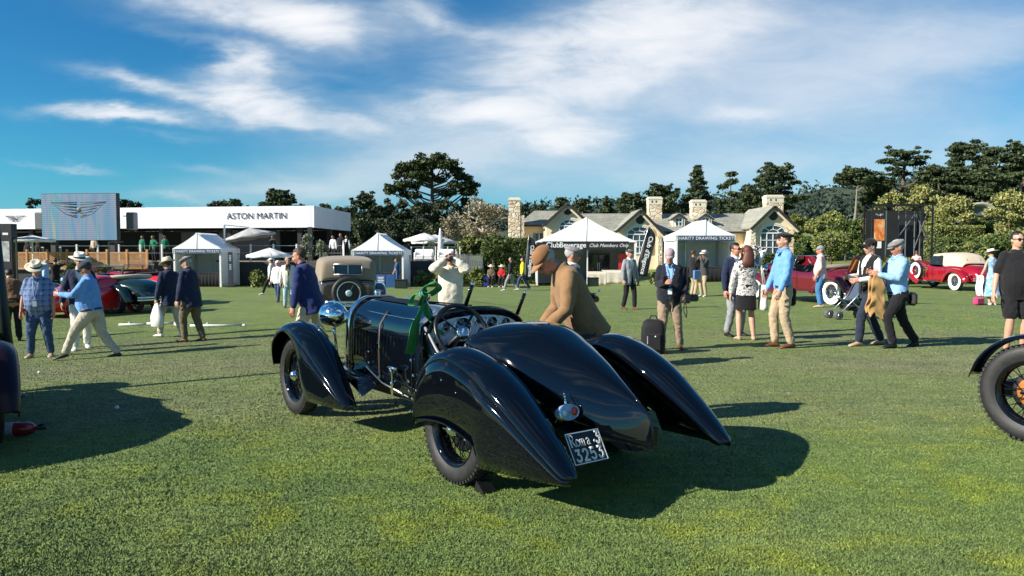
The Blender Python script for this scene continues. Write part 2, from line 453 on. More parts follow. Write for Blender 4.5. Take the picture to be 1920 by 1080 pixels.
def build_lawn():
    def axis(a, b, fine0, fine1, n1, n2):
        return sorted(set([round(v, 3) for v in list(np.linspace(fine0, fine1, n1)) + list(np.geomspace(1, abs(b - fine1) + 1, n2) - 1 + fine1) + list(fine0 - (np.geomspace(1, abs(fine0 - a) + 1, n2) - 1))]))
    xs = axis(-900, 900, -40, 50, 91, 14); ys = axis(-300, 1500, -8, 100, 109, 14)
    nx = len(xs); vs = [(x, y, gz(x, y)) for y in ys for x in xs]
    fs = [(j * nx + i, j * nx + i + 1, (j + 1) * nx + i + 1, (j + 1) * nx + i) for j in range(len(ys) - 1) for i in range(nx - 1)]
    o = MB().add(vs, fs).build('lawn_ground', lawn_mat('lawn', False)); o['kind'] = 'structure'
    # blades of the mown turf near the camera
    rng = np.random.default_rng(5)
    n = 600000
    d = 3.35 + (24.0 - 3.35) * rng.random(n) ** 2.6
    d = d[rng.random(n) < np.clip((24 - d) / 9, 0, 1)]; n = len(d)
    x = (rng.random(n) * 2 - 1) * (d * 0.70 + 0.3)
    z = np.array([gz(p, q) for p, q in zip(x.tolist(), d.tolist())])
    h = (0.005 + 0.008 * rng.random(n)) * (0.75 + 0.5 * rng.random(n)); wd = 0.0020 + 0.0022 * rng.random(n) + 0.0003 * d
    a = rng.random(n) * 2 * np.pi; le = 0.9 * h * (0.3 + rng.random(n)); la = rng.random(n) * 2 * np.pi
    vs = np.empty((n, 3, 3), np.float32)
    vs[:, 0] = np.stack([x - np.cos(a) * wd, d - np.sin(a) * wd, z - 0.002], 1)
    vs[:, 1] = np.stack([x + np.cos(a) * wd, d + np.sin(a) * wd, z - 0.002], 1)
    vs[:, 2] = np.stack([x + np.cos(la) * le, d + np.sin(la) * le, z + h], 1)
    me = bpy.data.meshes.new('turf_grass'); me.vertices.add(n * 3); me.vertices.foreach_set('co', vs.reshape(-1))
    me.loops.add(n * 3); me.loops.foreach_set('vertex_index', np.arange(n * 3, dtype=np.int32))
    me.polygons.add(n); me.polygons.foreach_set('loop_start', np.arange(0, n * 3, 3, dtype=np.int32))
    me.update(calc_edges=True); me.validate()
    o = bpy.data.objects.new('turf_grass', me); COL.objects.link(o); me.materials.append(lawn_mat('turf_blades', True))
    tag(o, 'short mown green grass blades covering the lawn', 'grass', kind='stuff')
build_lawn()
# ---------------------------------------------------------------- car materials
PAINT = mat('black_paint', (0.002, 0.003, 0.005), 0.03, 0, 0.1, 3, 0, coat=0.25, spec=0.55)
UNDER = mat('chassis_black', (0.006, 0.006, 0.006), 0.5, 0, 0.3)
CHROME = mat('chrome', (0.86, 0.87, 0.88), 0.05, 1.0, 0.03)
STEEL = mat('brushed_steel', (0.55, 0.56, 0.57), 0.3, 1.0, 0.06)
RUBBER = mat('tyre_rubber', (0.018, 0.018, 0.019), 0.55, 0, 0.25, 20, 0.2, 80)
WHITEWALL = mat('whitewall_rubber', (0.78, 0.77, 0.73), 0.55, 0, 0.05)
GLASS = mat('clear_glass', (0.95, 0.97, 0.97), 0.02, 0, 0.0, trans=1.0)
DARKGLASS = mat('dark_glass', (0.015, 0.02, 0.022), 0.05, 0, 0.1, spec=0.7)
LEATHER = mat('brown_leather', (0.09, 0.04, 0.022), 0.45, 0, 0.2, 30, 0.2, 90)
BLACKLEATHER = mat('black_leather', (0.01, 0.01, 0.01), 0.45, 0, 0.2, 30, 0.25, 90)
REDLENS = mat('red_lens', (0.65, 0.03, 0.01), 0.1, 0, 0.1, coat=1)
WHITE = mat('white_paint', (0.8, 0.8, 0.79), 0.4, 0, 0.04)
BLACK = mat('black_plastic', (0.012, 0.012, 0.013), 0.45, 0, 0.2)
ALU = mat('engine_turned_aluminium', (.78, .79, .80), .35, .15, .1, 60)

def wheel(parent, c, r, w, side, tyre=RUBBER, wall=None, rim=PAINT, spoke=PAINT, nsp=40, hub=CHROME, rimk=0.68, solid=None, tread=True, simple=False):
    """wheel whose axle runs along local y at c; side = +1 when its face looks to +y"""
    M = Matrix.Translation(Vector(c)) @ Matrix.Rotation(R(-90) * side, 4, 'X')      # local z -> outward
    h = w / 2; ri = r * rimk
    root = MB()
    prof = [(ri, -h * .72), (ri + (r - ri) * .25, -h * .93), (ri + (r - ri) * .6, -h), (r * .955, -h * .86), (r * .99, -h * .55), (r, 0), (r * .99, h * .55), (r * .955, h * .86), (ri + (r - ri) * .6, h), (ri + (r - ri) * .25, h * .93), (ri, h * .72)]
    t = root.lathe(prof, 24 if simple else 56, M).build('tyre', tyre, parent)
    if tread and not simple:
        b = MB()
        for k in range(60):
            a = 2 * math.pi * k / 60
            T = M @ Matrix.Rotation(a, 4, 'Z')
            for s in (-1, 1):
                b.box((r * .985, 0, s * h * .62), (r * .05, r * .055, h * .5), T)
            if k % 2 == 0: b.box((r * .998, 0, 0), (r * .02, r * .12, h * .5), T)
        b.build('tread', tyre, t)
    if wall is not None:
        MB().lathe([(ri * 1.01, h * .78), (ri + (r - ri) * .25, h * .955), (ri + (r - ri) * .6, h * 1.02), (r * .945, h * .90)], 40, M).build('whitewall', wall, t)
    rm = MB().lathe([(ri * .90, -h * .5), (ri * 1.0, -h * .74), (ri * 1.03, -h * .78), (ri * 1.0, -h * .66), (ri * .93, 0), (ri * 1.0, h * .66), (ri * 1.035, h * .80), (ri * .985, h * .80), (ri * .9, h * .45), (ri * .885, 0), (ri * .90, -h * .5)], 28 if simple else 48, M).build('rim', rim, parent)
    if solid is not None:
        MB().lathe([(0, h * .35), (ri * .25, h * .42), (ri * .6, h * .36), (ri * .92, h * .2)], 32, M).build('wheel_disc', solid, rm)
    else:
        sp = MB()
        for k in range(nsp):
            a = 2 * math.pi * k / nsp; o = (0.35 if k % 2 else -0.35)
            z0 = h * (.75 if k % 4 < 2 else -.15); r0 = ri * .22
            p0 = M @ Vector((r0 * math.cos(a + o * 2), r0 * math.sin(a + o * 2), z0)); p1 = M @ Vector((ri * .92 * math.cos(a), ri * .92 * math.sin(a), h * (.1 if k % 2 else -.1)))
            sp.tube([p0, p1], r * .0095, 4 if simple else 5, cap=False)
        sp.build('spokes', spoke, rm)
        MB().lathe([(0, -h * .6), (ri * .62, -h * .55), (ri * .66, -h * .2), (ri * .6, -h * .15), (0, -h * .15)], 28, M).build('brake_drum', UNDER, rm)
    MB().lathe([(ri * .23, -h * .3), (ri * .23, h * .72), (ri * .19, h * .9), (ri * .12, h * 1.1), (ri * .07, h * 1.2), (0, h * 1.22)], 18, M).build('hub', hub, rm)
    if not simple:
        k = MB()
        k.box((0, 0, h * 1.0), (ri * .62, ri * .10, h * .25), M, bev=.008); k.build('knock_off_nut', hub, rm)
    return t

def sweep_fender(name, keys, prof, parent, matl, m=5, thick=0.006, ysign=1, sub=None):
    """keys: (x, z) along the crown, front to back. prof(i, f) -> list of (offset along -normal, y) with f in 0..1"""
    P = crom(keys, m); rr = []
    for i, p in enumerate(P):
        a = P[max(0, i - 1)]; b = P[min(len(P) - 1, i + 1)]
        t = (b - a); t = t / (np.linalg.norm(t) + 1e-9); nrm = np.array((-t[1], t[0]))
        f = i / (len(P) - 1)
        rr.append([(p[0] + nrm[0] * o, ysign * yy, p[1] + nrm[1] * o) for (o, yy) in prof(f, p)])
    if ysign < 0: rr = [r[::-1] for r in rr]
    b = MB().rings(rr, False, False)
    return b.build(name, matl, parent, solid=thick)

def hull(keys, m, npp, parent, name, matl, close_bottom=False, solid=0.0, sub=0, endcap=(False, False)):
    """keys: (x, [(y, z) ... top centre to lower edge]); mirrored, smooth"""
    flat = [np.array([k[0]] + [c for p in k[1] for c in p]) for k in keys]
    S = crom(flat, m); rr = []
    for s in S:
        x = s[0]; pts = [np.array((s[1 + 2 * i], s[2 + 2 * i])) for i in range((len(s) - 1) // 2)]
        half = crom([(-pts[1][0], pts[1][1])] + pts, npp)[npp:]
        right = [(x, -max(0, p[0]), p[1]) for p in half[::-1]]; left = [(x, max(0, p[0]), p[1]) for p in half[1:]]
        rr.append(right + left)
    b = MB().rings(rr, close_bottom, False)
    for e, idx in ((endcap[0], 0), (endcap[1], -1)):
        if e:
            r = rr[idx]; c = (r[0][0], 0, sum(p[2] for p in r) / len(r))
            b.add([c] + r, [(0, i + 1, i + 2) if idx == -1 else (0, i + 2, i + 1) for i in range(len(r) - 1)], False)
    return b.build(name, matl, parent, solid=solid, sub=sub), rr

# ---------------------------------------------------------------- the black boat-tailed roadster
def hero_car():
    hd = Vector((-1.725, 2.28, 0)).normalized()
    root = empty('black_roadster', (0.206, 5.66, 0), math.atan2(hd.y, hd.x),
                 'glossy black open vintage roadster with boat tail and long teardrop fenders', 'car')
    # bonnet and scuttle
    hood_keys = [
        (2.58, [(0, 1.06), (.13, 1.05), (.235, .98), (.285, .88), (.295, .62), (.29, .44)]),
        (2.54, [(0, 1.115), (.14, 1.105), (.26, 1.02), (.31, .90), (.32, .62), (.31, .43)]),
        (2.0, [(0, 1.12), (.17, 1.105), (.30, 1.015), (.355, .91), (.37, .62), (.36, .40)]),
        (1.4, [(0, 1.12), (.21, 1.10), (.36, 1.01), (.42, .92), (.44, .62), (.42, .38)]),
        (1.05, [(0, 1.115), (.24, 1.095), (.40, 1.02), (.465, .93), (.475, .62), (.45, .37)]),
        (0.86, [(0, 1.13), (.26, 1.11), (.43, 1.04), (.495, .95), (.49, .62), (.46, .36)])]
    body, rr = hull(hood_keys, 8, 5, root, 'bonnet', PAINT, solid=0.012)
    # dark sheet that paints the trees' reflection onto the bonnet top
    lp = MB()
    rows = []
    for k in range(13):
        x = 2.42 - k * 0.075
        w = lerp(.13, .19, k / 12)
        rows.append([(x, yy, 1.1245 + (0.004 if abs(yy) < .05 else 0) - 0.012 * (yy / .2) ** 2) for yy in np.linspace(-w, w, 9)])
    lp.rings(rows, False, False).build('bonnet_tree_reflection', mat('reflection_black', (0.005, 0.005, 0.006), .55, 0, .2, spec=.2), body)
    # centre hinge line
    MB().tube([(2.5, 0, 1.128), (1.6, 0, 1.131), (.9, 0, 1.135)], .006, 6).build('hinge', PAINT, body)
    for s in (-1, 1):
        MB().tube([(2.52, .262 * s, 1.022), (2.0, .305 * s, 1.017), (1.4, .365 * s, 1.013), (1.06, .404 * s, 1.022)], .005, 6).build('hinge', CHROME if s > 0 else PAINT, body)
        lv = MB()
        for k in range(16):
            x = 2.42 - k * .075; yb = lerp(.328, .436, k / 15)
            lv.box((x, yb * s + s * .002, .72), (.03, .016, .26))
        lv.build('side_louvres', PAINT, body)
    # radiator shell and cap
    rs = MB()
    prof = [(0, 1.13), (.15, 1.12), (.27, 1.03), (.325, .90), (.335, .62), (.325, .40)]
    pts = crom([(-.15, 1.12)] + prof, 6)[6:]
    ring = [(-p[0], p[1]) for p in pts[::-1]] + [(p[0], p[1]) for p in pts[1:]]
    rs.rings([[(x, k * q[0], .4 + (q[1] - .4) * k) for q in ring] for x, k in ((2.53, 1.0), (2.60, 1.005), (2.64, .98), (2.645, .9))], False, False)
    rsh = rs.build('radiator_shell', CHROME, root, solid=.01)
    MB().box((2.62, 0, .72), (.02, .50, .60)).build('radiator_core', UNDER, rsh)
    cp = MB().lathe([(0, .05), (.02, .05), (.032, .035), (.034, .012), (.03, 0), (.022, -.02)], 16, Matrix.Translation((2.59, 0, 1.15))); cp.build('radiator_cap', CHROME, rsh)
    # body sides round the cockpit, low cut doors
    for s in (-1, 1):
        rrs = []
        for x in np.linspace(.87, .24, 16):
            t = (.87 - x) / .63
            dipv = math.sin(math.pi * min(1, t * 1.02)) ** 1.3
            ztop = lerp(.97, .92, t) - .22 * dipv
            yo = lerp(.494, .452, t)
            rrs.append([(x, s * (yo - .045), .38), (x, s * (yo - .045), ztop - .02), (x, s * (yo - .03), ztop + .002), (x, s * (yo - .012), ztop + .006), (x, s * yo, ztop - .012), (x, s * (yo + .003), lerp(ztop, .36, .4)), (x, s * (yo - .03), .36)])
        if s > 0: rrs = [r[::-1] for r in rrs]
        sd = MB().rings(rrs, False, False).build('body_side', PAINT, root)
        MB().tube([(x, s * (lerp(.494, .452, (.87 - x) / .63) - .022), lerp(.97, .92, (.87 - x) / .63) - .22 * math.sin(math.pi * min(1, (.87 - x) / .63 * 1.02)) ** 1.3 + .014) for x in np.linspace(.86, .26, 18)], .013, 8).build('door_roll', mat('grey_leather', (.22, .22, .21), .4, 0, .15), sd)
    # boat tail
    tail_keys = [
        (.335, [(0, .985), (.20, .975), (.36, .93), (.43, .88), (.41, .80), (.38, .34)]),
        (.30, [(0, 1.03), (.21, 1.02), (.385, .975), (.452, .915), (.43, .80), (.40, .34)]),
        (.15, [(0, 1.055), (.21, 1.04), (.38, .975), (.45, .87), (.42, .76), (.38, .33)]),
        (-.10, [(0, 1.045), (.19, 1.02), (.345, .92), (.42, .77), (.385, .68), (.35, .32)]),
        (-.35, [(0, .955), (.165, .925), (.295, .80), (.365, .635), (.33, .55), (.28, .31)]),
        (-.60, [(0, .845), (.125, .815), (.225, .69), (.275, .515), (.245, .45), (.20, .31)]),
        (-.82, [(0, .725), (.070, .70), (.130, .575), (.160, .435), (.140, .39), (.11, .31)]),
        (-.99, [(0, .625), (.028, .605), (.055, .50), (.068, .395), (.058, .365), (.04, .31)]),
        (-1.08, [(0, .56), (.009, .545), (.018, .46), (.022, .375), (.018, .355), (.012, .33)]),
        (-1.118, [(0, .50), (.003, .485), (.005, .43), (.006, .372), (.005, .362), (.004, .35)])]
    tail, _ = hull(tail_keys, 7, 6, root, 'boat_tail', PAINT)
    MB().tube([(-.80, 0, .738), (-.95, 0, .650), (-1.05, 0, .583), (-1.105, 0, .525), (-1.122, 0, .44), (-1.12, 0, .355)], [.002, .006, .008, .009, .009, .006], 8).build('tail_ridge', PAINT, tail)
    rim = [(p[0], p[1]) for p in crom([(-.2, .985), (0, .99), (.20, .98), (.36, .935), (.435, .885), (.425, .80)], 5)[5:]]
    MB().tube([(.332, -p[0], p[1]) for p in rim[::-1]] + [(.332, p[0], p[1]) for p in rim[1:]], .016, 8).build('tail_roll', BLACKLEATHER, tail)
    # tan tonneau leather patch at the top of the tail
    # floor, inner tub, seats
    MB().box((.55, 0, .36), (.95, .86, .03)).build('floor', UNDER, root)
    MB().box((.345, 0, .66), (.03, .80, .52)).build('rear_bulkhead', BLACKLEATHER, root)
    for s in (-1, 1):
        st = MB(); st.box((.50, .21 * s, .46), (.40, .36, .14), bev=.04)
        sto = st.build('seat', BLACKLEATHER, root)
        Mb = Matrix.Translation((.375, .21 * s, .66)) @ Matrix.Rotation(R(-10), 4, 'Y')
        MB().box((0, 0, 0), (.06, .36, .46), Mb, bev=.025).build('seat_back', BLACKLEATHER, sto)
    # dashboard
    dpts = [(p[0], p[1]) for p in crom([(-.26, 1.09), (0, 1.105), (.26, 1.085), (.42, 1.02), (.475, .93), (.47, .84)], 4)[4:]]
    poly = [(-p[0], p[1]) for p in dpts[::-1]] + [(p[0], p[1]) for p in dpts[1:]]
    dsh = MB()
    dsh.rings([[(x, q[0], q[1]) for q in poly] for x in (.87, .83)], True, True, False)
    dash = dsh.build('dashboard', PAINT, root)
    pl = [(q[0] * .93, .84 + (q[1] - .84) * .78) for q in poly]
    MB().rings([[(x, q[0], q[1] + .012) for q in pl] for x in (.832, .824)], True, True, False).build('instrument_panel', ALU, dash)
    MB().tube([(.815, q[0], q[1]) for q in poly], .016, 8).build('dash_roll', PAINT, dash)
    GF = mat('gauge_face', (.012, .013, .016), .25, 0, .1, coat=1)
    def gauge(y, z, r):
        Mg = Matrix.Translation((.824, y, z)) @ Matrix.Rotation(R(-90), 4, 'Y')
        g = MB().lathe([(0, .006), (r * .86, .006), (r * .86, .0)], 24, Mg).build('gauge', GF, dash)
        MB().lathe([(r * .84, .002), (r * .86, .014), (r, .014), (r * 1.03, 0)], 24, Mg).build('bezel', CHROME, g)
        nd = MB(); nd.box((r * .3, 0, .008), (r * .75, r * .06, .002), Mg @ Matrix.Rotation(R(40 + 200 * y), 4, 'Z'))
        nd.build('needle', WHITE, g); nd = MB()
        for k in range(10):
            nd.box((r * .68, 0, .008), (r * .16, r * .05, .002), Mg @ Matrix.Rotation(k * .55, 4, 'Z'))
        nd.build('dial_marks', WHITE, g, kind='stuff')
    gauge(.14, .965, .088); gauge(-.02, 1.015, .042); gauge(-.03, .925, .036); gauge(-.15, .985, .062); gauge(-.29, .975, .055); gauge(.30, .975, .045); gauge(.385, .90, .03)
    for (y, z) in ((.04, .90), (-.08, .90), (-.22, .91), (.22, .89), (-.09, 1.04), (-.36, .92), (-.21, 1.035)):
        MB().ball((.815, y, z), .011, 8, 6).build('switch', CHROME, dash)
    # steering wheel, left hand
    cw = Vector((.56, .315, .955)); ax = Vector((-.86, 0, .50)).normalized()
    Mw = frame(cw, (0, 1, 0), ax.cross(Vector((0, 1, 0))))
    Rw = .232
    stw = MB().tube([Mw @ Vector((Rw * math.cos(2 * math.pi * k / 40), Rw * math.sin(2 * math.pi * k / 40), 0)) for k in range(41)], .0165, 10, cap=False).build('steering_wheel', mat('dark_bakelite', (.012, .011, .011), .35, 0, .2), root)
    zs = 1 if (Mw.to_3x3() @ Vector((0, 0, 1))).x < 0 else -1
    for k in range(4):
        a = R(45 + 90 * k)
        MB().tube([Mw @ Vector((.03 * math.cos(a), .03 * math.sin(a), -.02 * zs)), Mw @ Vector((Rw * math.cos(a), Rw * math.sin(a), 0))], [(.018, .007), (.013, .006)], 8).build('wheel_spoke', mat('dark_bakelite', (0, 0, 0)), stw)
    Mh = Mw @ Matrix.Translation((0, 0, .0)) @ (Matrix.Identity(4) if zs > 0 else Matrix.Rotation(math.pi, 4, 'X'))
    MB().lathe([(0, .022), (.045, .02), (.05, .012), (.05, -.02), (.02, -.03)], 28, Mh).build('horn_boss', mat('blue_enamel', (.36, .50, .66), .2, .0, .45, 40, coat=1), stw)
    MB().lathe([(.037, .0225), (.052, .019), (.056, .006), (.05, -.01)], 28, Mh).build('horn_ring', CHROME, stw)
    MB().tube([Mh @ Vector((0, 0, -.02)), Mh @ Vector((0, 0, -.42))], .018, 10).build('steering_column', UNDER, stw)
    sh = [(-.038, .05), (.038, .05), (.036, -.01), (.02, -.045), (0, -.06), (-.02, -.045), (-.036, -.01)]
    Msh = frame((.80, .345, .83), (0, -1, 0), (0, 0, 1))
    MB().prism(sh, .004, Msh @ Matrix.Rotation(math.pi, 4, 'Y')).build('enamel_shield_badge', mat('blue_enamel', (0, 0, 0)), dash)
    # windscreen posts and folded glass
    ws = []
    for (x, y, z) in ((.93, .06, 1.085), (.90, -.46, 1.0)):
        p0 = Vector((x, y, z)); p1 = p0 + Vector((-.12, -.012, .23))
        po = MB().tube([p0, p0.lerp(p1, .5), p1], [(.024, .015), (.019, .013), (.018, .014)], 8).build('windscreen_post', PAINT, root)
        MB().ball(p1, (.017, .017, .02), 10, 7).build('post_cap', CHROME, po)
        MB().ball(p0, (.026, .026, .014), 10, 7).build('post_base', CHROME, po)
        ws.append((p0, p1))
    a0, a1 = ws[0]; b0, b1 = ws[1]
    q = [a0.lerp(a1, .1), b0.lerp(b1, .1), b0.lerp(b1, .45), a0.lerp(a1, .40)]
    g = MB(); off = Vector((.003, 0, .001))
    g.add([tuple(p - off) for p in q] + [tuple(p + off) for p in q], [(0, 1, 2, 3), (7, 6, 5, 4), (0, 4, 5, 1), (1, 5, 6, 2), (2, 6, 7, 3), (3, 7, 4, 0)], False)
    g.build('windscreen_glass', GLASS, root)
    # left cowl mirror with stalk
    mp = Vector((.93, .36, 1.08))
    mi = MB().tube([mp, mp + Vector((-.01, .07, .13))], .006, 8).build('mirror', CHROME, root)
    Mm = Matrix.Translation(mp + Vector((-.01, .075, .15))) @ Matrix.Rotation(R(-90), 4, 'Y')
    MB().lathe([(0, .004), (.05, .004), (.056, -.006), (.04, -.03), (0, -.04)], 20, Mm).build('mirror_head', CHROME, mi)
    # fenders
    rear_keys = [(.455, .34), (.435, .52), (.36, .72), (.22, .86), (.05, .925), (-.12, .93), (-.36, .865), (-.60, .745), (-.84, .575), (-1.03, .425), (-1.145, .32), (-1.17, .295)]
    def rear_prof(f, p):
        k = 1.0 if f < .62 else lerp(1.0, .10, (f - .62) / .38) ** .8
        k = max(k, .06); e = min(1, f * 10 + .35)
        w = .165 * k; d = .11 * k
        return [(d * 1.5, -w + .70 - .0), (d * .9, -w + .70), (d * .42, -w * .86 + .70), (d * .12, -w * .5 + .70), (0, .70 + w * .05), (d * .10, w * .55 + .70), (d * .36, w * .88 + .70), (d * .62, w * .98 + .70), (d * .8, w + .70)]
    front_keys = [(3.255, .44), (3.25, .56), (3.19, .70), (3.06, .82), (2.88, .895), (2.68, .905), (2.46, .845), (2.22, .715), (2.0, .55), (1.82, .40), (1.68, .285), (1.65, .262)]
    def front_prof(f, p):
        k = 1.0 if f < .60 else lerp(1.0, .14, (f - .60) / .40) ** .8
        k = max(k, .08) * (.72 + .28 * min(1, f * 5))
        w = .165 * k; d = .11 * k; c = .735
        return [(d * 1.6, -w + c), (d * .9, -w + c), (d * .42, -w * .86 + c), (d * .12, -w * .5 + c), (0, c + w * .05), (d * .10, w * .55 + c), (d * .36, w * .88 + c), (d * .62, w * .98 + c), (d * .8, w + c)]
    for s in (1, -1):
        fo = sweep_fender('rear_fender', rear_keys, rear_prof, root, PAINT, 6, ysign=s)
        # flat spat below the crown, cut away over the lower half of the wheel
        P = crom(rear_keys, 6); up = []; lo = []
        for i, p in enumerate(P):
            a = P[max(0, i - 1)]; b = P[min(len(P) - 1, i + 1)]; t = (b - a) / np.linalg.norm(b - a)
            n = np.array((-t[1], t[0])); o = rear_prof(i / (len(P) - 1), p)[-1]
            x, z = p[0] + n[0] * o[0], p[1] + n[1] * o[0]
            y = o[1] + .001
            if x > .40: zb = min(z - .004, .41)
            elif x > -.36: zb = .425 - .06 * ((x - .02) / .4) ** 2 - .05 * max(0, -x)
            else: zb = lerp(.35, .215, sstep(-.36, -.44, x)) if x > -.44 else lerp(.215, .25, (-x - .44) / .75)
            zb = min(zb, z - .003)
            up.append((x, y, z)); lo.append((x, y - .012, zb))
        rows = []
        for u, l in zip(up, lo):
            rows.append([(lerp(u[0], l[0], q), s * (lerp(u[1], l[1], q) + .012 * math.sin(math.pi * q)), lerp(u[2], l[2], q)) for q in (0, .2, .4, .6, .8, 1)])
        if s < 0: rows = [r[::-1] for r in rows]
        sp = MB().rings(rows, False, False).build('wheel_spat', PAINT, fo, solid=.006)
        MB().tube([(r[5 if s > 0 else 0][0], r[5 if s > 0 else 0][1] + s * .004, r[5 if s > 0 else 0][2]) for r in rows[4:-3:1] if -.37 < r[0][0] < .42], .007, 6).build('spat_bead', PAINT, sp)
        for (x, z) in ((.40, .44), (-.30, .37), (-.20, .66), (-.02, .72), (.32, .60)): MB().ball((x, s * (.866), z), .009, 8, 6).build('fastener', CHROME, sp)
        # piping bead along the crown
        ff = sweep_fender('front_fender', front_keys, front_prof, root, PAINT, 6, ysign=s)
        P = crom(front_keys, 6); up = []; lo = []
        for i, p in enumerate(P):
            a = P[max(0, i - 1)]; b = P[min(len(P) - 1, i + 1)]; t = (b - a) / np.linalg.norm(b - a)
            n = np.array((-t[1], t[0])); o = front_prof(i / (len(P) - 1), p)[-1]
            x, z = p[0] + n[0] * o[0], p[1] + n[1] * o[0]; y = o[1] + .001
            dx = x - 2.86
            zb = .37 + math.sqrt(max(0, .445 ** 2 - dx * dx)) if abs(dx) < .445 else .37
            if x < 2.42: zb = lerp(.37, .22, sstep(2.42, 2.28, x))
            if x > 3.2: zb = z - .004
            zb = min(zb, z - .003); up.append((x, y, z)); lo.append((x, y - .01, zb))
        rows = [[(lerp(u[0], l[0], q), s * lerp(u[1], l[1], q), lerp(u[2], l[2], q)) for q in (0, .25, .5, .75, 1)] for u, l in zip(up, lo)]
        if s < 0: rows = [r[::-1] for r in rows]
        MB().rings(rows, False, False).build('fender_valance', PAINT, ff, solid=.006)
        MB().tube([(x, s * .735, z + .004) for x, z in [tuple(p) for p in P[12:60:2]]], .005, 6).build('fender_bead', PAINT, ff)
        # splash apron between fender and chassis
        ap = MB()
        ap.rings([[(x, s * .33, .48), (x, s * .46, lerp(.48, z, .5)), (x, s * .60, z)] for x, z in ((2.5, .52), (2.2, .47), (1.95, .40), (1.72, .32))], False, False)
        ap.build('splash_apron', PAINT, root, solid=.008)
        # wheels
        for (x, nm) in ((0, 'rear_wheel'), (2.86, 'front_wheel')):
            wr = bpy.data.objects.new(nm, MB().lathe([(.05, -.09), (.05, .05)], 12, Matrix.Translation((x, s * .70, .37)) @ Matrix.Rotation(R(-90) * s, 4, 'X')).mesh(nm)); COL.objects.link(wr); wr.parent = root; wr.data.materials.append(UNDER)
            wheel_parts(wr, (x, s * .71, .37), .37, .165, s)
        # headlamps: chromed bowls
        hc = Vector((2.70, s * .42, .955))
        hp = MB(); Mh = Matrix.Translation(hc) @ Matrix.Rotation(R(90), 4, 'Y')
        hp.lathe([(0, -.155), (.03, -.152), (.075, -.13), (.11, -.09), (.128, -.03), (.134, .02), (.138, .05), (.134, .066), (.12, .066)], 40, Mh)
        hl = hp.build('headlamp', CHROME, root)
        MB().lathe([(.124, .062), (.08, .078), (0, .086)], 32, Mh).build('lens', DARKGLASS, hl)
        MB().ball((2.69, s * .42, .955 + .137), (.035, .008, .012), 10, 6).build('lamp_crest', CHROME, hl)
        MB().tube([hc + Vector((0, 0, -.12)), hc + Vector((0, -.01 * s, -.2)), hc + Vector((0, -.03 * s, -.42))], [.02, .013, .018], 10).build('lamp_stalk', CHROME, hl)
    # chassis
    for s in (-1, 1):
        MB().bar((2.95, .34 * s, .42), (-.9, .26 * s, .34), .06, .12).build('chassis_rail', UNDER, root)
    MB().tube([(0, -.66, .37), (0, .66, .37)], .035, 10).build('rear_axle', UNDER, root)
    MB().tube([(2.86, -.66, .37), (2.86, 0, .33), (2.86, .66, .37)], .028, 10).build('front_axle', UNDER, root)
    MB().box((.9, 0, .32), (2.6, .5, .10)).build('undertray', UNDER, root)
    MB().tube([(2.2, -.36, .5), (1.2, -.55, .28), (-.7, -.30, .24)], .03, 10).build('exhaust_pipe', STEEL, root)
    # leather strap round the bonnet, with buckle
    st = [(1.79, .30, 1.05), (1.79, .325, 1.022), (1.785, .392, .93), (1.78, .407, .75), (1.78, .402, .50), (1.78, .39, .44)]
    strap = MB().tube([Vector(p) for p in st], [(.016, .0045)] * len(st), 8, up=(0, 1, .8)).build('bonnet_strap', mat('dark_strap', (.03, .018, .013), .5, 0, .2, 30, .2, 90), root)
    MB().box((1.78, .412, .74), (.045, .012, .055), bev=.004).build('buckle', CHROME, strap)
    MB().box((1.78, .402, .455), (.04, .02, .03), bev=.004).build('strap_anchor', CHROME, strap)
    # levers, hinges and bright work on the left flank
    lv = MB().tube([(1.36, .50, .36), (1.36, .50, .56), (1.36, .52, .60)], .011, 8).build('brake_lever', CHROME, root)
    MB().tube([(1.43, .50, .60), (1.36, .51, .605), (1.28, .50, .60)], .012, 8).build('lever_grip', CHROME, lv)
    MB().ball((1.36, .50, .47), .02, 8, 6).build('lever_pivot', CHROME, lv)
    MB().tube([(2.05, .395, .52), (1.6, .47, .44), (1.05, .515, .40)], .008, 6).build('brake_rod', STEEL, root)
    for (x, y, z) in ((1.10, .485, .52), (1.10, .482, .44), (1.02, .488, .58), (2.02, .385, .56), (2.02, .385, .66), (1.06, .485, .70), (1.14, .52, .41), (.98, .52, .40), (1.45, .45, .52), (1.95, .40, .44)):
        MB().ball((x, y, z), .013, 8, 6).build('fastener', CHROME, root)
    MB().tube([(1.06, .476, .92), (1.05, .483, .62), (1.07, .470, .42)], .006, 6).build('body_seam', PAINT, root)
    # tail lamps
    lampb = mat('lamp_bright', (.30, .46, .66), .3, .25, .2, 40)
    for s in (1,):
        c = Vector((-.71, s * .345, .55)); Ml = frame(c, (0, s, .02), (.3, 0, .95)) if s > 0 else frame(c, (0, -s, .02), (.3, 0, .95))
        Ml = frame(c, (.12, -1, 0), (.22, 0, .97))
        pl = MB()
        oval = [(.092 * math.cos(a), .050 * math.sin(a)) for a in np.linspace(0, 2 * math.pi, 28, endpoint=False)]
        pl.rings([[Ml @ Vector((q[0] * k, q[1] * k, z)) for q in oval] for k, z in ((.8, -.05), (1, -.03), (1.03, .004), (.97, .014), (.9, .014), (0.01, .016))], True, False)
        tl = pl.build('tail_lamp', lampb, root)
        MB().tube([Ml @ Vector((q[0] * .985, q[1] * .985, .012)) for q in oval + oval[:1]], .006, 6).build('lamp_rim', CHROME, tl)
        MB().ball((0, 0, 0), (.03, .03, .014), 14, 8, Ml @ Matrix.Translation((.045, 0, .014))).build('stop_lens', REDLENS, tl)
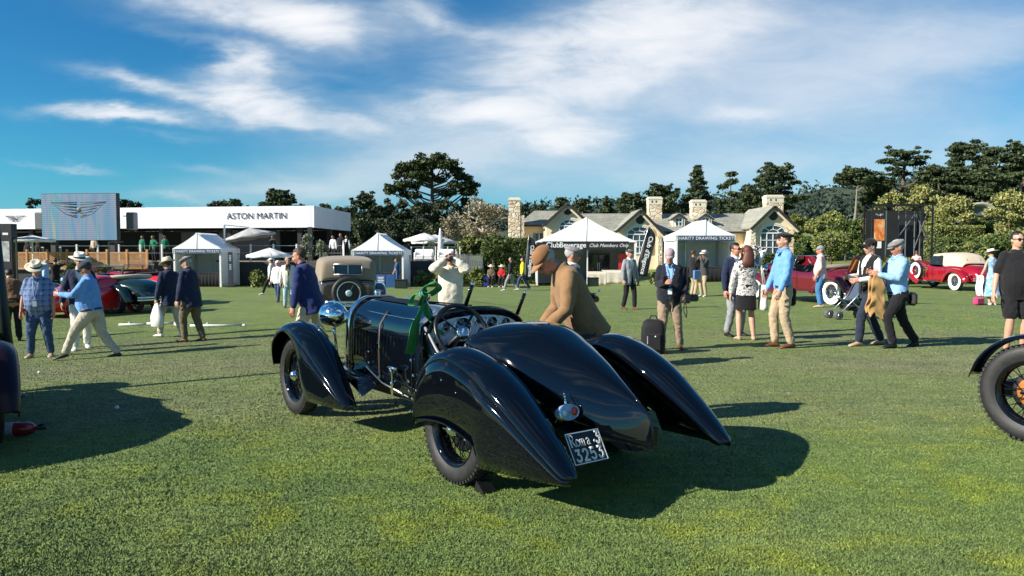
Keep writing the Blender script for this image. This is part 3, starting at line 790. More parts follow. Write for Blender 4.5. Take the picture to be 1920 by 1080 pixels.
        MB().ball((0, 0, 0), (.024, .024, .012), 14, 8, Ml @ Matrix.Translation((-.048, 0, .014))).build('clear_lens', mat('frosted_lens', (.6, .65, .68), .2, 0, .05, coat=1), tl)
        MB().ball((0, 0, 0), (.013, .011, .008), 12, 6, Ml @ Matrix.Translation((0, .0, .015))).build('amber_lens', mat('amber_lens', (.45, .20, .12), .2, 0, .05, coat=1), tl)
        stalk = MB()
        for k in range(5): stalk.ball(c + Vector((.02 + .014 * k, -s * (.008 * k), .045 + .015 * k)), .011 if k % 2 else .008, 8, 6)
        stalk.tube([c + Vector((.01, 0, .035)), c + Vector((.09, -s * .04, .12))], .005, 6)
        stalk.build('lamp_stalk', CHROME, tl)
    # number plate between tail and left fender
    c = Vector((-.95, .405, .385)); Mp = frame(c, (0, -1, 0), (.50, 0, .84))
    MB().box((0, 0, 0), (.285, .205, .006), Mp).build('number_plate', mat('plate_black', (.006, .008, .012), .3, 0, .1), root)
    plate = [o for o in root.children if o.name.startswith('number_plate')][0]
    PW = mat('plate_white', (.78, .78, .76), .5, 0, .06)
    br = MB()
    for (x, y, w, h) in ((0, .096, .275, .006), (0, -.096, .275, .006), (-.1345, 0, .006, .1862), (.1345, 0, .006, .1862)): br.box((x, y, .0045), (w, h, .003), Mp)
    br.build('plate_border', PW, plate)
    def digit(ch):
        a3 = [(-.35, .5), (.35, .5), (.0, .12), (.2, .1), (.36, -.05), (.38, -.22), (.25, -.42), (0, -.5), (-.25, -.45), (-.38, -.3)]
        a2 = [(-.36, .25), (-.3, .42), (-.1, .5), (.12, .5), (.32, .38), (.36, .2), (.25, .0), (-.38, -.5), (.4, -.5)]
        a5 = [(.34, .5), (-.26, .5), (-.32, .05), (-.1, .14), (.14, .12), (.34, -.02), (.37, -.22), (.25, -.42), (0, -.5), (-.25, -.45), (-.38, -.33)]
        return {'3': a3, '2': a2, '5': a5}[ch]
    def strokes(lst, ox, oy, sx, sy, w, mb):
        for a, b in zip(lst[:-1], lst[1:]):
            p = Mp @ Vector((ox + a[0] * sx, oy + a[1] * sy, .0048)); q = Mp @ Vector((ox + b[0] * sx, oy + b[1] * sy, .0048))
            mb.tube([p, q], [(w, .0012)] * 2, 8, up=Mp.to_3x3() @ Vector((0, 0, 1)))
            mb.ball((0, 0, 0), (w, w, .0012), 8, 4, Matrix.Translation(q) @ Mp.to_3x3().to_4x4())
    for i, ch in enumerate('3253'):
        mb = MB(); strokes(digit(ch), -.088 + i * .060, -.046, .048, .070, .0074, mb); mb.build('digit', PW, plate)
    mb = MB(); strokes(digit('3'), .108, .046, .038, .076, .0070, mb); mb.build('digit', PW, plate)
    mb = MB(); mb.ball((0, 0, 0), (.009, .009, .002), 12, 4, Mp @ Matrix.Translation((.078, .028, .004))); mb.build('full_stop', PW, plate)
    # serif letters R o m a
    L = MB()
    def seg(pts, w):
        for a, b in zip(pts[:-1], pts[1:]):
            p = Mp @ Vector((a[0], a[1], .0048)); q = Mp @ Vector((b[0], b[1], .0048))
            L.tube([p, q], [(w * 1.25, .0012)] * 2, 6, up=Mp.to_3x3() @ Vector((0, 0, 1)))
    x0, b0, hx, Hh = -.122, .012, .040, .074
    seg([(x0 + .008, b0), (x0 + .008, b0 + Hh)], .0042); seg([(x0, b0), (x0 + .017, b0)], .0016); seg([(x0, b0 + Hh), (x0 + .022, b0 + Hh), (x0 + .033, b0 + Hh * .9), (x0 + .035, b0 + Hh * .76), (x0 + .030, b0 + Hh * .6), (x0 + .02, b0 + Hh * .52), (x0 + .010, b0 + Hh * .52)], .0024)
    seg([(x0 + .020, b0 + Hh * .52), (x0 + .036, b0 + .004), (x0 + .044, b0)], .0038)
    cx = x0 + .062
    seg([(cx + .0135 * math.cos(a), b0 + hx * .5 + hx * .5 * math.sin(a)) for a in np.linspace(0, 2 * math.pi, 15)], .0029)
    mx = x0 + .083
    for k in range(3):
        seg([(mx + k * .0165, b0), (mx + k * .0165, b0 + hx * .82), (mx + k * .0165 + .0, b0 + hx)][:2 if k else 3], .0030); seg([(mx + k * .0165 - .005, b0), (mx + k * .0165 + .006, b0)], .0014)
        if k < 2: seg([(mx + k * .0165, b0 + hx * .78), (mx + k * .0165 + .006, b0 + hx), (mx + k * .0165 + .0125, b0 + hx), (mx + k * .0165 + .0165, b0 + hx * .8)], .0020)
    axx = x0 + .138
    seg([(axx - .001, b0 + hx * .8), (axx + .006, b0 + hx), (axx + .015, b0 + hx * .97), (axx + .0185, b0 + hx * .75), (axx + .0185, b0 + .005), (axx + .024, b0)], .0028)
    seg([(axx + .0185, b0 + hx * .6), (axx + .006, b0 + hx * .5), (axx + .0005, b0 + hx * .25), (axx + .005, b0), (axx + .012, b0), (axx + .0185, b0 + hx * .2)], .0022)
    L.build('plate_lettering', PW, plate)
    return root

def wheel_parts(wr, c, r, w, s, **kw):
    """the wheel object is the hub barrel; tyre and rim are its sub-parts, deeper pieces are joined to them"""
    tmp = bpy.data.objects.new('tmp', None); COL.objects.link(tmp)
    wheel(tmp, c, r, w, s, **kw)
    for ch in list(tmp.children):
        ch.parent = wr
        for g in list(ch.children):
            g.parent = wr
    bpy.data.objects.remove(tmp)
HERO = hero_car()

# green ribbon tied to the mirror, leather-coloured tripod chock
def ribbon():
    hd = HERO.matrix_basis
    GR = fabric('green_ribbon', (.015, .22, .035), .5, .2, .15)
    M = Matrix.Translation(HERO.location) @ Matrix.Rotation(HERO.rotation_euler.z, 4, 'Z')
    root = empty('green_ribbon', M @ Vector((.92, .435, 1.23)), HERO.rotation_euler.z, 'bright green satin ribbon tied to the mirror of the black roadster', 'ribbon')
    def band(pts, w, nm):
        pts = crom(pts, 5); mb = MB(); rr = []
        for i, p in enumerate(pts):
            t = i / (len(pts) - 1); a = .5 * math.sin(t * 4)
            ww = w * (1 - .2 * math.sin(t * 7)) * min(1, .45 + t * 3)
            d = Vector((math.cos(a) * .4, math.sin(a) * .3 - .75, .25 * math.sin(t * 5))).normalized()
            rr.append([Vector(p) + d * ww * k + Vector((.012 * math.sin(k * 6 + t * 9), 0, 0)) for k in (-.5, -.25, 0, .25, .5)])
        return mb.rings(rr, False, False).build(nm, GR, root, solid=.003, sub=1)
    band([(0, 0, .0), (-.01, .04, -.1), (-.02, .09, -.2), (-.05, .14, -.33), (-.06, .19, -.45)], .13, 'ribbon_tail')
    band([(0, 0, .0), (.03, -.02, -.1), (-.03, -.05, -.2), (-.16, -.06, -.31)], .10, 'ribbon_tail')
    band([(0, 0, 0), (-.04, .03, .07), (-.05, -.05, .10), (-.03, -.11, .06), (0, -.03, 0)], .10, 'ribbon_loop')
    band([(0, 0, 0), (.05, .06, .02), (.04, .10, -.06), (.0, .05, -.08), (0, 0, 0)], .10, 'ribbon_loop')
    MB().ball((0, 0, 0), (.028, .028, .026), 10, 8).build('knot', GR, root)
ribbon()
# ---------------------------------------------------------------- people
SKIN = mat('skin_fair', (.52, .29, .20), .5, 0, .10, 30, .1, 120, sub=.08)
SKIN2 = mat('skin_ruddy', (.47, .21, .14), .5, 0, .12, 30, .1, 120, sub=.08)
SKIN3 = mat('skin_tan', (.36, .19, .12), .5, 0, .10, 30, .1, 120, sub=.08)
EYE = mat('eye_dark', (.02, .014, .01), .25, 0, .1)
LIP = mat('lips', (.34, .11, .09), .5, 0, .1)
def remesh(mb, name, matl, parent, vox, smooth=2, disp=0.0, dscale=.09, fn=None, solid=0):
    o = mb.build(name, matl, parent)
    m = o.modifiers.new('r', 'REMESH'); m.mode = 'VOXEL'; m.voxel_size = vox; m.use_smooth_shade = True
    if smooth:
        k = o.modifiers.new('s', 'SMOOTH'); k.iterations = smooth; k.factor = .5
    if disp:
        tx = bpy.data.textures.get('folds%.3f' % dscale) or bpy.data.textures.new('folds%.3f' % dscale, 'CLOUDS')
        tx.noise_scale = dscale; tx.noise_depth = 2
        d = o.modifiers.new('d', 'DISPLACE'); d.texture = tx; d.strength = disp; d.mid_level = .5; d.texture_coords = 'GLOBAL'
    PENDING.append((o, fn)); return o

def ik(a, b, l1, l2, hint):
    a = Vector(a); b = Vector(b); d = b - a; L = d.length
    if L > (l1 + l2) * .995: b = a + d.normalized() * (l1 + l2) * .995; d = b - a; L = d.length
    n = d.normalized(); h = Vector(hint); h = (h - n * n.dot(h))
    h = h.normalized() if h.length > 1e-5 else Vector((0, -1, 0))
    c = (l1 * l1 + L * L - l2 * l2) / (2 * L); s = math.sqrt(max(0, l1 * l1 - c * c))
    return a + n * c + h * s, b

def person(label, x, y, face, H=1.75, feet=None, lean=0, hands=None, head=(0, 0), top=('shirt', None), inner=None, sleeve='long', hem=-.03,
           bottom=('pants', None), shoes=None, hat=None, hair=None, skin=SKIN, fat=0.0, glasses=False, far=False, z=None, seat=None, group=None,
           elbows=None, twist=0, heel=(0, 0), cat='person', neck=None, tie=None, lanyard=False, badge=False, knees=None, beard=None, side=0):
    """forward is local +y, right is local +x; lengths in body heights"""
    zb = gz(x, y) if z is None else z
    root = empty('person', (x, y, zb), R(face - 90), label, cat, group)
    vox = (.026 if far else .0125); nseg = 10 if far else 14
    feet = feet or ((-.06, .0, 0), (.06, .0, 0))
    feet = [f if len(f) == 3 else (f[0], f[1], 0) for f in feet]
    l1, l2 = .245, .238
    hz = .515 if seat is None else seat
    if seat is None:
        for sx, f in zip((-1, 1), feet):
            dx = f[0] - sx * .048; dy = f[1] + side * 0
            hz = min(hz, .042 + f[2] + math.sqrt(max(.05, (l1 + l2 - .004) ** 2 - dx * dx - dy * dy)))
    pel = Vector((0, 0, hz)); a = R(lean)
    sp = Vector((0, math.sin(a), math.cos(a))); fr = Vector((0, math.cos(a), -math.sin(a)))
    tw = R(twist)
    def T(h, f=0.0, s=0.0):
        k = min(1, max(0, h / .3)) * tw
        return pel + sp * h + Vector((math.cos(k), 0, 0)) * s + fr * (f + math.sin(k) * s)
    ls = T(.285, 0, -.100); rs = T(.285, 0, .100)
    hands = hands or [None, None]
    arms = []
    for i, (sh, sx) in enumerate(((ls, -1), (rs, 1))):
        t = hands[i]
        if t is None: t = (sx * .150, .035 + math.sin(a) * .22, hz - .035 - (1 - math.cos(a)) * .18)
        hint = (elbows[i] if elbows and elbows[i] else (sx * .45, -1, -.25))
        el, wr = ik(sh, t, .170, .150, hint); arms.append((sh, el, wr))
    legs = []
    for i, (f, sx) in enumerate(zip(feet, (-1, 1))):
        hp = pel + Vector((sx * .048, 0, 0)); an = Vector((f[0], f[1], .042 + f[2]))
        kn, an = ik(hp, an, l1, l2, (knees[i] if knees else (sx * .05, 1, 0.0))); legs.append((hp, kn, an))
    hp_, hy = head
    na = a * .55 + R(hp_) * .35 if neck is None else R(neck)
    nb = T(.318, -.004); nd = Vector((0, math.sin(na), math.cos(na)))
    hc = nb + nd * .082 + Vector((0, math.cos(a * .5) * .012, 0))
    Mh = Matrix.Translation(hc * H) @ Matrix.Rotation(R(hy), 4, 'Z') @ Matrix.Rotation(-R(hp_), 4, 'X') @ Matrix.Scale(H, 4)
    fz = 1 + fat
    def torso(b, off, h0, h1=.318, k=1.0):
        sec = [(-.10, .098, .072 + .03 * fat, -.002), (-.055, .096, .072 + .05 * fat, 0), (0, .094 + .09 * fat, .066 + .12 * fat, .004 + .05 * fat), (.06, .086 + .14 * fat, .062 + .16 * fat, .010 + .08 * fat), (.12, .088 + .13 * fat, .064 + .12 * fat, .010 + .06 * fat), (.18, .096 + .08 * fat, .068 + .07 * fat, .006 + .02 * fat), (.235, .104, .066, .0), (.275, .098, .055, -.004), (.300, .072, .044, -.006), (.318, .046, .036, -.004)]
        K = [np.array(s_) for s_ in sec if h0 + .012 < s_[0] <= h1 + 1e-6]
        f0 = np.array([h0, *[np.interp(h0, [s_[0] for s_ in sec], [s_[j] for s_ in sec]) for j in (1, 2, 3)]])
        rr = []
        for s_ in crom([f0] + K, 2):
            r = []
            for q in range(18):
                t = 2 * math.pi * q / 18; c_, s2 = math.cos(t), math.sin(t)
                c_ = math.copysign(abs(c_) ** .8, c_); s2 = math.copysign(abs(s2) ** .9, s2)
                r.append(T(s_[0], s_[3] + (s_[2] + off) * s2, (s_[1] + off) * c_) * H)
            rr.append(r)
        b.rings(rr)
    def limb(b, pts, rad): b.tube([p * H for p in pts], [r * H for r in rad], nseg, round_end=True)
    # ---- body: head, neck, trunk, arms, legs in one skin
    b = MB()
    torso(b, -.014, -.075)
    b.tube([T(.29, -.004) * H, (nb + nd * .03) * H, (hc + Vector((0, -.012, -.02))) * H], [.040 * H, .032 * H, .034 * H], nseg)
    b.ball((0, -.010, .014), (.0435, .056, .052), 18, 12, Mh)
    b.ball((0, .013, -.018), (.0355, .038, .047), 16, 10, Mh)
    b.ball((0, .030, -.045), (.020, .018, .018), 12, 8, Mh)
    b.ball((0, .046, .010), (.030, .010, .008), 12, 8, Mh)
    b.tube([Mh @ Vector((0, .046, .006)), Mh @ Vector((0, .058, -.014)), Mh @ Vector((0, .050, -.021))], [.0065 * H, .0095 * H, .010 * H], 8, round_end=True)
    for s in (-1, 1):
        b.ball((s * .0435, -.008, -.008), (.006, .0125, .018), 10, 8, Mh)
        b.ball((s * .020, .042, -.018), (.012, .008, .012), 8, 6, Mh)
    b.ball((0, .049, -.034), (.014, .006, .005), 8, 6, Mh)
    for sh, el, wr in arms:
        s0 = sh + Vector((-math.copysign(.014, sh.x), 0, 0)) - sp * .012
        limb(b, [s0, sh.lerp(el, .5), el, el.lerp(wr, .35), wr], [.024, .025, .0225, .0225, .0155])
    for hp, kn, an in legs: limb(b, [hp, hp.lerp(kn, .5), kn, kn.lerp(an, .3), an], [.05, .043, .031, .033, .021])
    body = remesh(b, 'body', skin, root, vox, 2)
    # hands with fingers, joined to the body
    hm = MB()
    for i, (sh, el, wr) in enumerate(arms):
        sx = (-1, 1)[i]; fd = (wr - el).normalized()
        pn = Vector((-sx, 0, 0)) - fd * fd.dot(Vector((-sx, 0, 0)))
        pn = pn.normalized() if pn.length > .2 else Vector((0, 0, -1))
        sd = fd.cross(pn).normalized()
        if sd.y < 0 and abs(fd.z) > .5: sd = -sd
        if abs(fd.z) <= .5 and sd.z < 0: sd = -sd
        pc = wr + fd * .026
        hm.tube([(wr - fd * .012) * H, (wr + fd * .008) * H, (pc) * H, (wr + fd * .05) * H], [(.0165 * H, .013 * H), (.019 * H, .012 * H), (.0245 * H, .0115 * H), (.0235 * H, .0095 * H)], 10, up=pn, round_end=True)
        if far: continue
        for k, (o, ln) in enumerate(((.0185, .038), (.0062, .044), (-.0062, .041), (-.0185, .031))):
            p0 = wr + fd * .050 + sd * o; p1 = p0 + fd * ln * .48 + pn * ln * .12; p2 = p1 + (fd * .72 + pn * .62) * ln * .36; p3 = p2 + (fd * .3 + pn * .92) * ln * .28
            hm.tube([q * H for q in (p0, p1, p2, p3)], [.0058 * H, .0054 * H, .005 * H, .004 * H], 7, round_end=True)
        p0 = wr + fd * .016 + sd * .019; p1 = p0 + (fd * .6 + sd * .72 + pn * .25).normalized() * .022; p2 = p1 + (fd * .88 + sd * .2 + pn * .35).normalized() * .022
        hm.tube([q * H for q in (p0, p1, p2)], [.0075 * H, .0062 * H, .005 * H], 7, round_end=True)
    hv, hf = [tuple(p) for p in hm.v], hm.f
    def join_hands(me):
        n0 = len(me.vertices); vs = [tuple(v.co) for v in me.vertices] + hv
        fs = [tuple(p.vertices) for p in me.polygons] + [tuple(i + n0 for i in f) for f in hf]
        m2 = bpy.data.meshes.new('body'); m2.from_pydata(vs, [], fs); m2.polygons.foreach_set('use_smooth', [True] * len(fs)); m2.update(); return m2
    PENDING[-1] = (body, join_hands)
    # ---- upper clothing
    kind, tm = top
    if kind != 'none':
        off = {'shirt': .004, 'tee': .005, 'sweater': .010, 'blazer': .013, 'coat': .020, 'vest': .012, 'dress': .004}[kind]
        if inner is not None:
            bi = MB(); torso(bi, -.001, -.02, .318)
            bi.tube([T(.300, -.004) * H, T(.332, -.006) * H], [(.046 * H, .042 * H), (.038 * H, .036 * H)], 12)
            if kind == 'vest':
                for sh, el, wr in arms: limb(bi, [sh.lerp(el, .06), sh.lerp(el, .5), el, el.lerp(wr, .4), wr], [.034, .034, .030, .028, .021])
            remesh(bi, 'shirt', inner, root, vox, 2, .0 if far else .006)
        bt = MB(); torso(bt, off, hem, .318 if kind != 'tee' else .312)
        bt.tube([T(.296, -.004) * H, T(.330 if kind not in ('tee', 'sweater') else .320, -.010) * H], [(.052 * H, .047 * H), (.041 * H, .039 * H)], 12)
        if kind == 'sweater': bt.tube([T(.30, -.006) * H, T(.345, -.006) * H], [(.050 * H, .048 * H), (.044 * H, .043 * H)], 12)
        ke = {'coat': 1.35, 'blazer': 1.15, 'sweater': 1.12}.get(kind, 1.0)
        for sh, el, wr in arms:
            sh = sh + Vector((-math.copysign(.010, sh.x), 0, 0)) - sp * .008
            if kind == 'vest':
                bt.ball(sh * H, (.042 * H, .046 * H, .045 * H), 10, 8)
            elif sleeve == 'long':
                limb(bt, [sh, sh.lerp(el, .5), el, el.lerp(wr, .4), el.lerp(wr, .93)], [.036 * (1 + (ke - 1) * .3), .036 * ke, .032 * ke, .031 * ke, .0245 * ke])
            elif sleeve == 'short':
                limb(bt, [sh, sh.lerp(el, .5), sh.lerp(el, .78)], [.037, .040, .042])
            elif sleeve == 'roll':
                limb(bt, [sh, sh.lerp(el, .5), el, el.lerp(wr, .2)], [.040, .036, .033, .033])
        fn = None
        if inner is not None and kind in ('blazer', 'coat', 'vest'):
            px = pel * H
            def fn(me, px=px, sp=sp, fr=fr, H=H, tw=tw):
                bm = bmesh.new(); bm.from_mesh(me); kill = []
                for f in bm.faces:
                    c = f.calc_center_median() - px; h = c.dot(sp) / H; fw = c.dot(fr) / H; s = c.x / H - math.sin(0) 
                    w = .006 + .030 * sstep(.08, .30, h) + (.022 * sstep(.06, -.08, h)) + (.012 if h > .22 else 0)
                    if fw > .02 and abs(s) < w and -.2 < h < .335: kill.append(f)
                bmesh.ops.delete(bm, geom=kill, context='FACES'); bm.to_mesh(me); bm.free(); return me
        cl = remesh(bt, {'shirt': 'shirt', 'tee': 'tee_shirt', 'sweater': 'sweater', 'blazer': 'blazer', 'coat': 'coat', 'vest': 'vest', 'dress': 'dress_top'}[kind], tm, root, vox, 3, 0 if far else (.018 if kind in ('coat', 'sweater') else .020), .07 if kind != 'sweater' else .11, fn)
        if kind in ('shirt', 'blazer', 'coat') and not far:
            cb = MB()                                  # collar
            for s in (-1, 1):
                cb.tube([T(.334, -.042) * H, T(.333, -.02, s * .034) * H, T(.318, .028, s * .034) * H, T(.298, .060, s * .012) * H], [(.004 * H, .012 * H), (.004 * H, .013 * H), (.004 * H, .016 * H), (.003 * H, .010 * H)], 8, up=(0, .2, 1))
            cb.build('collar', inner if inner is not None and kind == 'blazer' else tm, root)
        if tie is not None:
            MB().tube([T(.315, .040) * H, T(.29, .066) * H, T(.2, .079 + .05 * fat) * H, T(.08, .082 + .2 * fat) * H], [(.010 * H, .006 * H), (.009 * H, .004 * H), (.016 * H, .004 * H), (.020 * H, .004 * H)], 8, up=fr).build('necktie', tie, root)
    # ---- lower clothing
    bk, bmz = bottom
    if bk in ('pants', 'jeans', 'shorts'):
        bp = MB(); torso(bp, .0015 if kind != 'shirt' or hem > 0 else -.002, -.07, .06)
        for hp, kn, an in legs:
            if bk == 'shorts': limb(bp, [hp, hp.lerp(kn, .5), hp.lerp(kn, .80)], [.060, .060, .058])
            else:
                up_ = an + Vector((0, 0, .006))
                limb(bp, [hp, hp.lerp(kn, .5), kn, kn.lerp(an, .5), kn.lerp(up_, .93)], [.056 + .05 * fat, .051 + .05 * fat, .042 + .02 * fat, .039, .036])
        remesh(bp, {'pants': 'trousers', 'jeans': 'jeans', 'shorts': 'shorts'}[bk], bmz, root, vox, 3, 0 if far else .024, .065)
        if not far and kind == 'shirt' and hem >= -.015:
            bb = MB(); rr = []
            for h in (-.002, .018):
                rr.append([T(h, .004 + .05 * fat + (.0725 + .12 * fat) * math.sin(2 * math.pi * q / 24), (.0995 + .09 * fat) * math.cos(2 * math.pi * q / 24)) * H for q in range(24)])
            bb.rings(rr, True, False).build('belt', BLACKLEATHER, root, solid=.004)
    elif bk in ('skirt', 'dress'):
        bp = MB(); zt, zl = (.07, {'skirt': -.20, 'dress': -.36}[bk]); rr = []
        for k in range(7):
            t = k / 6; h = lerp(zt, zl, t); w = (.09, .10, .103, .104, .105, .107, .108)[k] if bk == 'skirt' else lerp(.088, .17, t ** .8)
            d = lerp(.068, .085 if bk == 'skirt' else .15, t)
            rr.append([(pel + Vector((w * math.cos(2 * math.pi * q / 24) * (1 + (.06 * t * math.cos(q * 2.1) if bk == "dress" else 0)), d * math.sin(2 * math.pi * q / 24) + .004, h))) * H for q in range(24)])
        bp.rings(rr); remesh(bp, 'skirt', bmz, root, vox, 2, 0 if far else .012)
    # ---- shoes
    shm = shoes or BLACKLEATHER
    for i, ((hp, kn, an), f) in enumerate(zip(legs, feet)):
        sx = (-1, 1)[i]
        Mf = Matrix.Translation((an + Vector((0, 0, -.042))) * H) @ Matrix.Rotation(R(-sx * 8), 4, 'Z') @ Matrix.Translation((0, 0, .0)) @ Matrix.Rotation(R(-heel[i]), 4, 'X') @ Matrix.Scale(H, 4)
        s = MB(); rr = []
        for (yy, w, h) in ((-.034, .012, .022), (-.030, .019, .036), (-.015, .021, .048), (.012, .021, .046), (.04, .024, .036), (.07, .027, .027), (.095, .022, .020), (.108, .010, .012)):
            rr.append([(w * c_, yy, max(.0015, h * .5 + h * .5 * s_)) for c_, s_ in [(math.cos(2 * math.pi * q / 12), math.sin(2 * math.pi * q / 12)) for q in range(12)]])
        s.rings(rr, M=Mf); s.build('shoe', shm, root)
    # ---- hair, face, hat
    if hair is not None:
        hmz, style = hair; b2 = MB(); nu, nv = 22, 14
        vs = []; fs = []
        for j in range(nv + 1):
            ph = -math.pi / 2 + math.pi * j / nv
            for i in range(nu):
                t = 2 * math.pi * i / nu; jit = 1 + .05 * math.sin(i * 5.1 + j * 3.7) * math.cos(j * 2.3)
                vs.append((.0485 * math.cos(ph) * math.cos(t) * jit, -.012 + .0605 * math.cos(ph) * math.sin(t) * jit, .018 + .054 * math.sin(ph) * jit))
        for j in range(nv):
            for i in range(nu):
                k = (i + 1) % nu; q = [j * nu + i, j * nu + k, (j + 1) * nu + k, (j + 1) * nu + i]
                c = [sum(vs[m_][d_] for m_ in q) / 4 for d_ in range(3)]
                front = c[1] + .012
                if style == 'bald': ok = c[2] < .032 and front < .006 and c[2] > -.022
                else: ok = (c[2] > .030 + max(0, front) * .35) or (front < .004 and c[2] > -.024) or (abs(c[0]) > .038 and front < .014 and c[2] > .0)
                if ok: fs.append(q)
        b2.add(vs, fs, True, Mh)
        if style == 'long':
            b2.tube([Mh @ Vector((0, -.035, .03)), Mh @ Vector((0, -.050, -.02)), T(.30, -.058) * H, T(.245, -.074) * H], [(.046 * H, .028 * H), (.056 * H, .036 * H), (.064 * H, .032 * H), (.056 * H, .018 * H)], 14, up=(0, 1, 0))
            for s in (-1, 1): b2.tube([Mh @ Vector((s * .038, .010, .045)), Mh @ Vector((s * .050, .004, 0)), Mh @ Vector((s * .050, -.01, -.06))], [(.012 * H, .02 * H), (.014 * H, .026 * H), (.010 * H, .022 * H)], 8)
        b2.build('hair', hmz, root, solid=.006 if style != 'long' else 0)
    if beard is not None:
        bb = MB(); bb.ball((0, .024, -.044), (.032, .030, .024), 12, 8, Mh); bb.build('beard', beard, root)
    if not far:
        for s in (-1, 1):
            MB().ball((s * .0165, .0455, -.0005), (.0075, .004, .0045), 8, 6, Mh).build('eye', EYE, root)
            MB().ball((s * .0165, .0535, .0125), (.0115, .004, .0022), 8, 6, Mh).build('eyebrow', hair[0] if hair else EYE, root)
        MB().ball((0, .0535, -.034), (.0125, .004, .003), 8, 6, Mh).build('mouth', LIP, root)
    if glasses:
        g = MB()
        for s in (-1, 1):
            g.ball((s * .020, .058, .001), (.0165, .005, .011), 12, 8, Mh)
            g.tube([Mh @ Vector((s * .036, .052, .006)), Mh @ Vector((s * .046, .02, .006)), Mh @ Vector((s * .045, -.01, .004))], .0022 * H, 5)
        g.tube([Mh @ Vector((-.01, .060, .004)), Mh @ Vector((.01, .060, .004))], .0025 * H, 5)
        g.build('sunglasses', BLACK, root)
    if hat is not None: make_hat(root, Mh, *hat)
    if lanyard or badge:
        y0 = .079 + .18 * fat
        lb = MB(); lb.tube([T(.31, .03, -.03) * H, T(.24, .078, -.022) * H, T(.10, y0 + .012) * H, T(.24, .078, .022) * H, T(.31, .03, .03) * H], [(.004 * H, .0015 * H)] * 5, 6, up=fr); ly = lb.build('lanyard', fabric('lanyard', (.25, .35, .5)), root)
        Mb = frame(T(.065, y0 + .016) * H, (1, 0, 0), sp)
        MB().box((0, 0, 0), (.065, .09, .004), Mb).build('badge', mat('paper_white', (.75, .76, .78), .5, 0, .05), ly)
    root['H'] = H
    del root['H']
    P = {'root': root, 'T': lambda h, f=0, s=0: T(h, f, s) * H, 'hands': [arms[0][2] * H, arms[1][2] * H], 'fd': [(arms[i][2] - arms[i][1]).normalized() for i in (0, 1)], 'Mh': Mh, 'fr': fr, 'sp': sp, 'H': H,
         'W': Matrix.Translation((x, y, zb)) @ Matrix.Rotation(R(face - 90), 4, 'Z'), 'rz': R(face - 90)}
    return P

def make_hat(root, Mh, kind, m, band=None):
    if kind in ('panama', 'fedora', 'bucket', 'sunhat'):
        M = Mh @ Matrix.Translation((0, -.010, .028)) @ Matrix.Rotation(R(-4), 4, 'X')
        br = {'panama': .100, 'fedora': .098, 'bucket': .085, 'sunhat': .12}[kind]; ch = .060 if kind != 'sunhat' else .05
        b = MB(); n = 32
        def ring(r, zf, sq=1.18):
            return [(r * math.cos(2 * math.pi * k / n), r * sq * math.sin(2 * math.pi * k / n), zf(2 * math.pi * k / n)) for k in range(n)]
        pinch = lambda t: -.012 * (1 if kind != 'sunhat' else 0) * max(0, math.sin(t)) ** 2
        rr = [ring(br, lambda t: -.006 + .014 * abs(math.cos(t)) ** 2 - .008 * math.sin(t), 1.08), ring(br * .82, lambda t: -.004 + .004 * abs(math.cos(t)), 1.10), ring(.053, lambda t: 0), ring(.0515, lambda t: .016), ring(.0485, lambda t: ch * .75 + pinch(t) * .5), ring(.043, lambda t: ch + pinch(t)), ring(.030, lambda t: ch - .004 + pinch(t), 1.25), ring(.008, lambda t: ch - .014, 1.6), ring(.0005, lambda t: ch - .014)]
        b.rings(rr, True, False, M=M); h = b.build('hat', m, root, solid=.004)
        if band is not None:
            MB().rings([[tuple(M @ Vector(p)) for p in ring(r, lambda t, zz=zz: zz)] for r, zz in ((.0545, .001), (.0535, .017))], True, False).build('hat_band', band, h)
    elif kind == 'cap':
        M = Mh @ Matrix.Translation((0, -.011, .016))
        b = MB(); rr = []
        for j in range(8):
            t = j / 7 * math.pi / 2
            rr.append([(.0505 * math.cos(t) * math.cos(2 * math.pi * k / 24), .0625 * math.cos(t) * math.sin(2 * math.pi * k / 24), .006 + .053 * math.sin(t)) for k in range(24)])
        b.rings(rr, True, False, M=M); h = b.build('cap', m, root, solid=.003)
        v = MB(); rr = []
        for (q, dz) in ((0, .0), (.5, .002), (1, -.006)):
            rr.append([(.046 * math.sin(t) * (1 - .12 * q), .052 * math.cos(t) * .95 + q * .055 * math.cos(t) ** .6 if math.cos(t) > 0 else .0, .010 + dz - .012 * math.sin(t) ** 2) for t in np.linspace(-1.25, 1.25, 13)])
        v.rings(rr, False, False, M=M); v.build('cap_peak', band or m, h, solid=.004)
        MB().ball((0, 0, .060), (.004, .004, .002), 8, 5, M).build('cap_button', m, h)
    elif kind == 'flat':
        M = Mh @ Matrix.Translation((0, -.008, .030)) @ Matrix.Rotation(R(-9), 4, 'X')
        b = MB(); b.ball((0, .004, .010), (.056, .076, .026), 24, 12, M); h = b.build('flat_cap', m, root)
        MB().ball((0, .068, -.008), (.036, .026, .006), 16, 8, M).build('cap_peak', m, h)
    elif kind == 'beret':
        M = Mh @ Matrix.Translation((0, -.012, .034)) @ Matrix.Rotation(R(6), 4, 'X')
        b = MB(); b.ball((0, -.004, .010), (.062, .080, .021), 24, 12, M); h = b.build('cap', m, root)
        MB().lathe([(.047, -.014), (.049, .006)], 20, M).build('cap_band', m, h)
        MB().ball((0, .066, -.010), (.034, .028, .006), 16, 8, M).build('cap_peak', m, h)
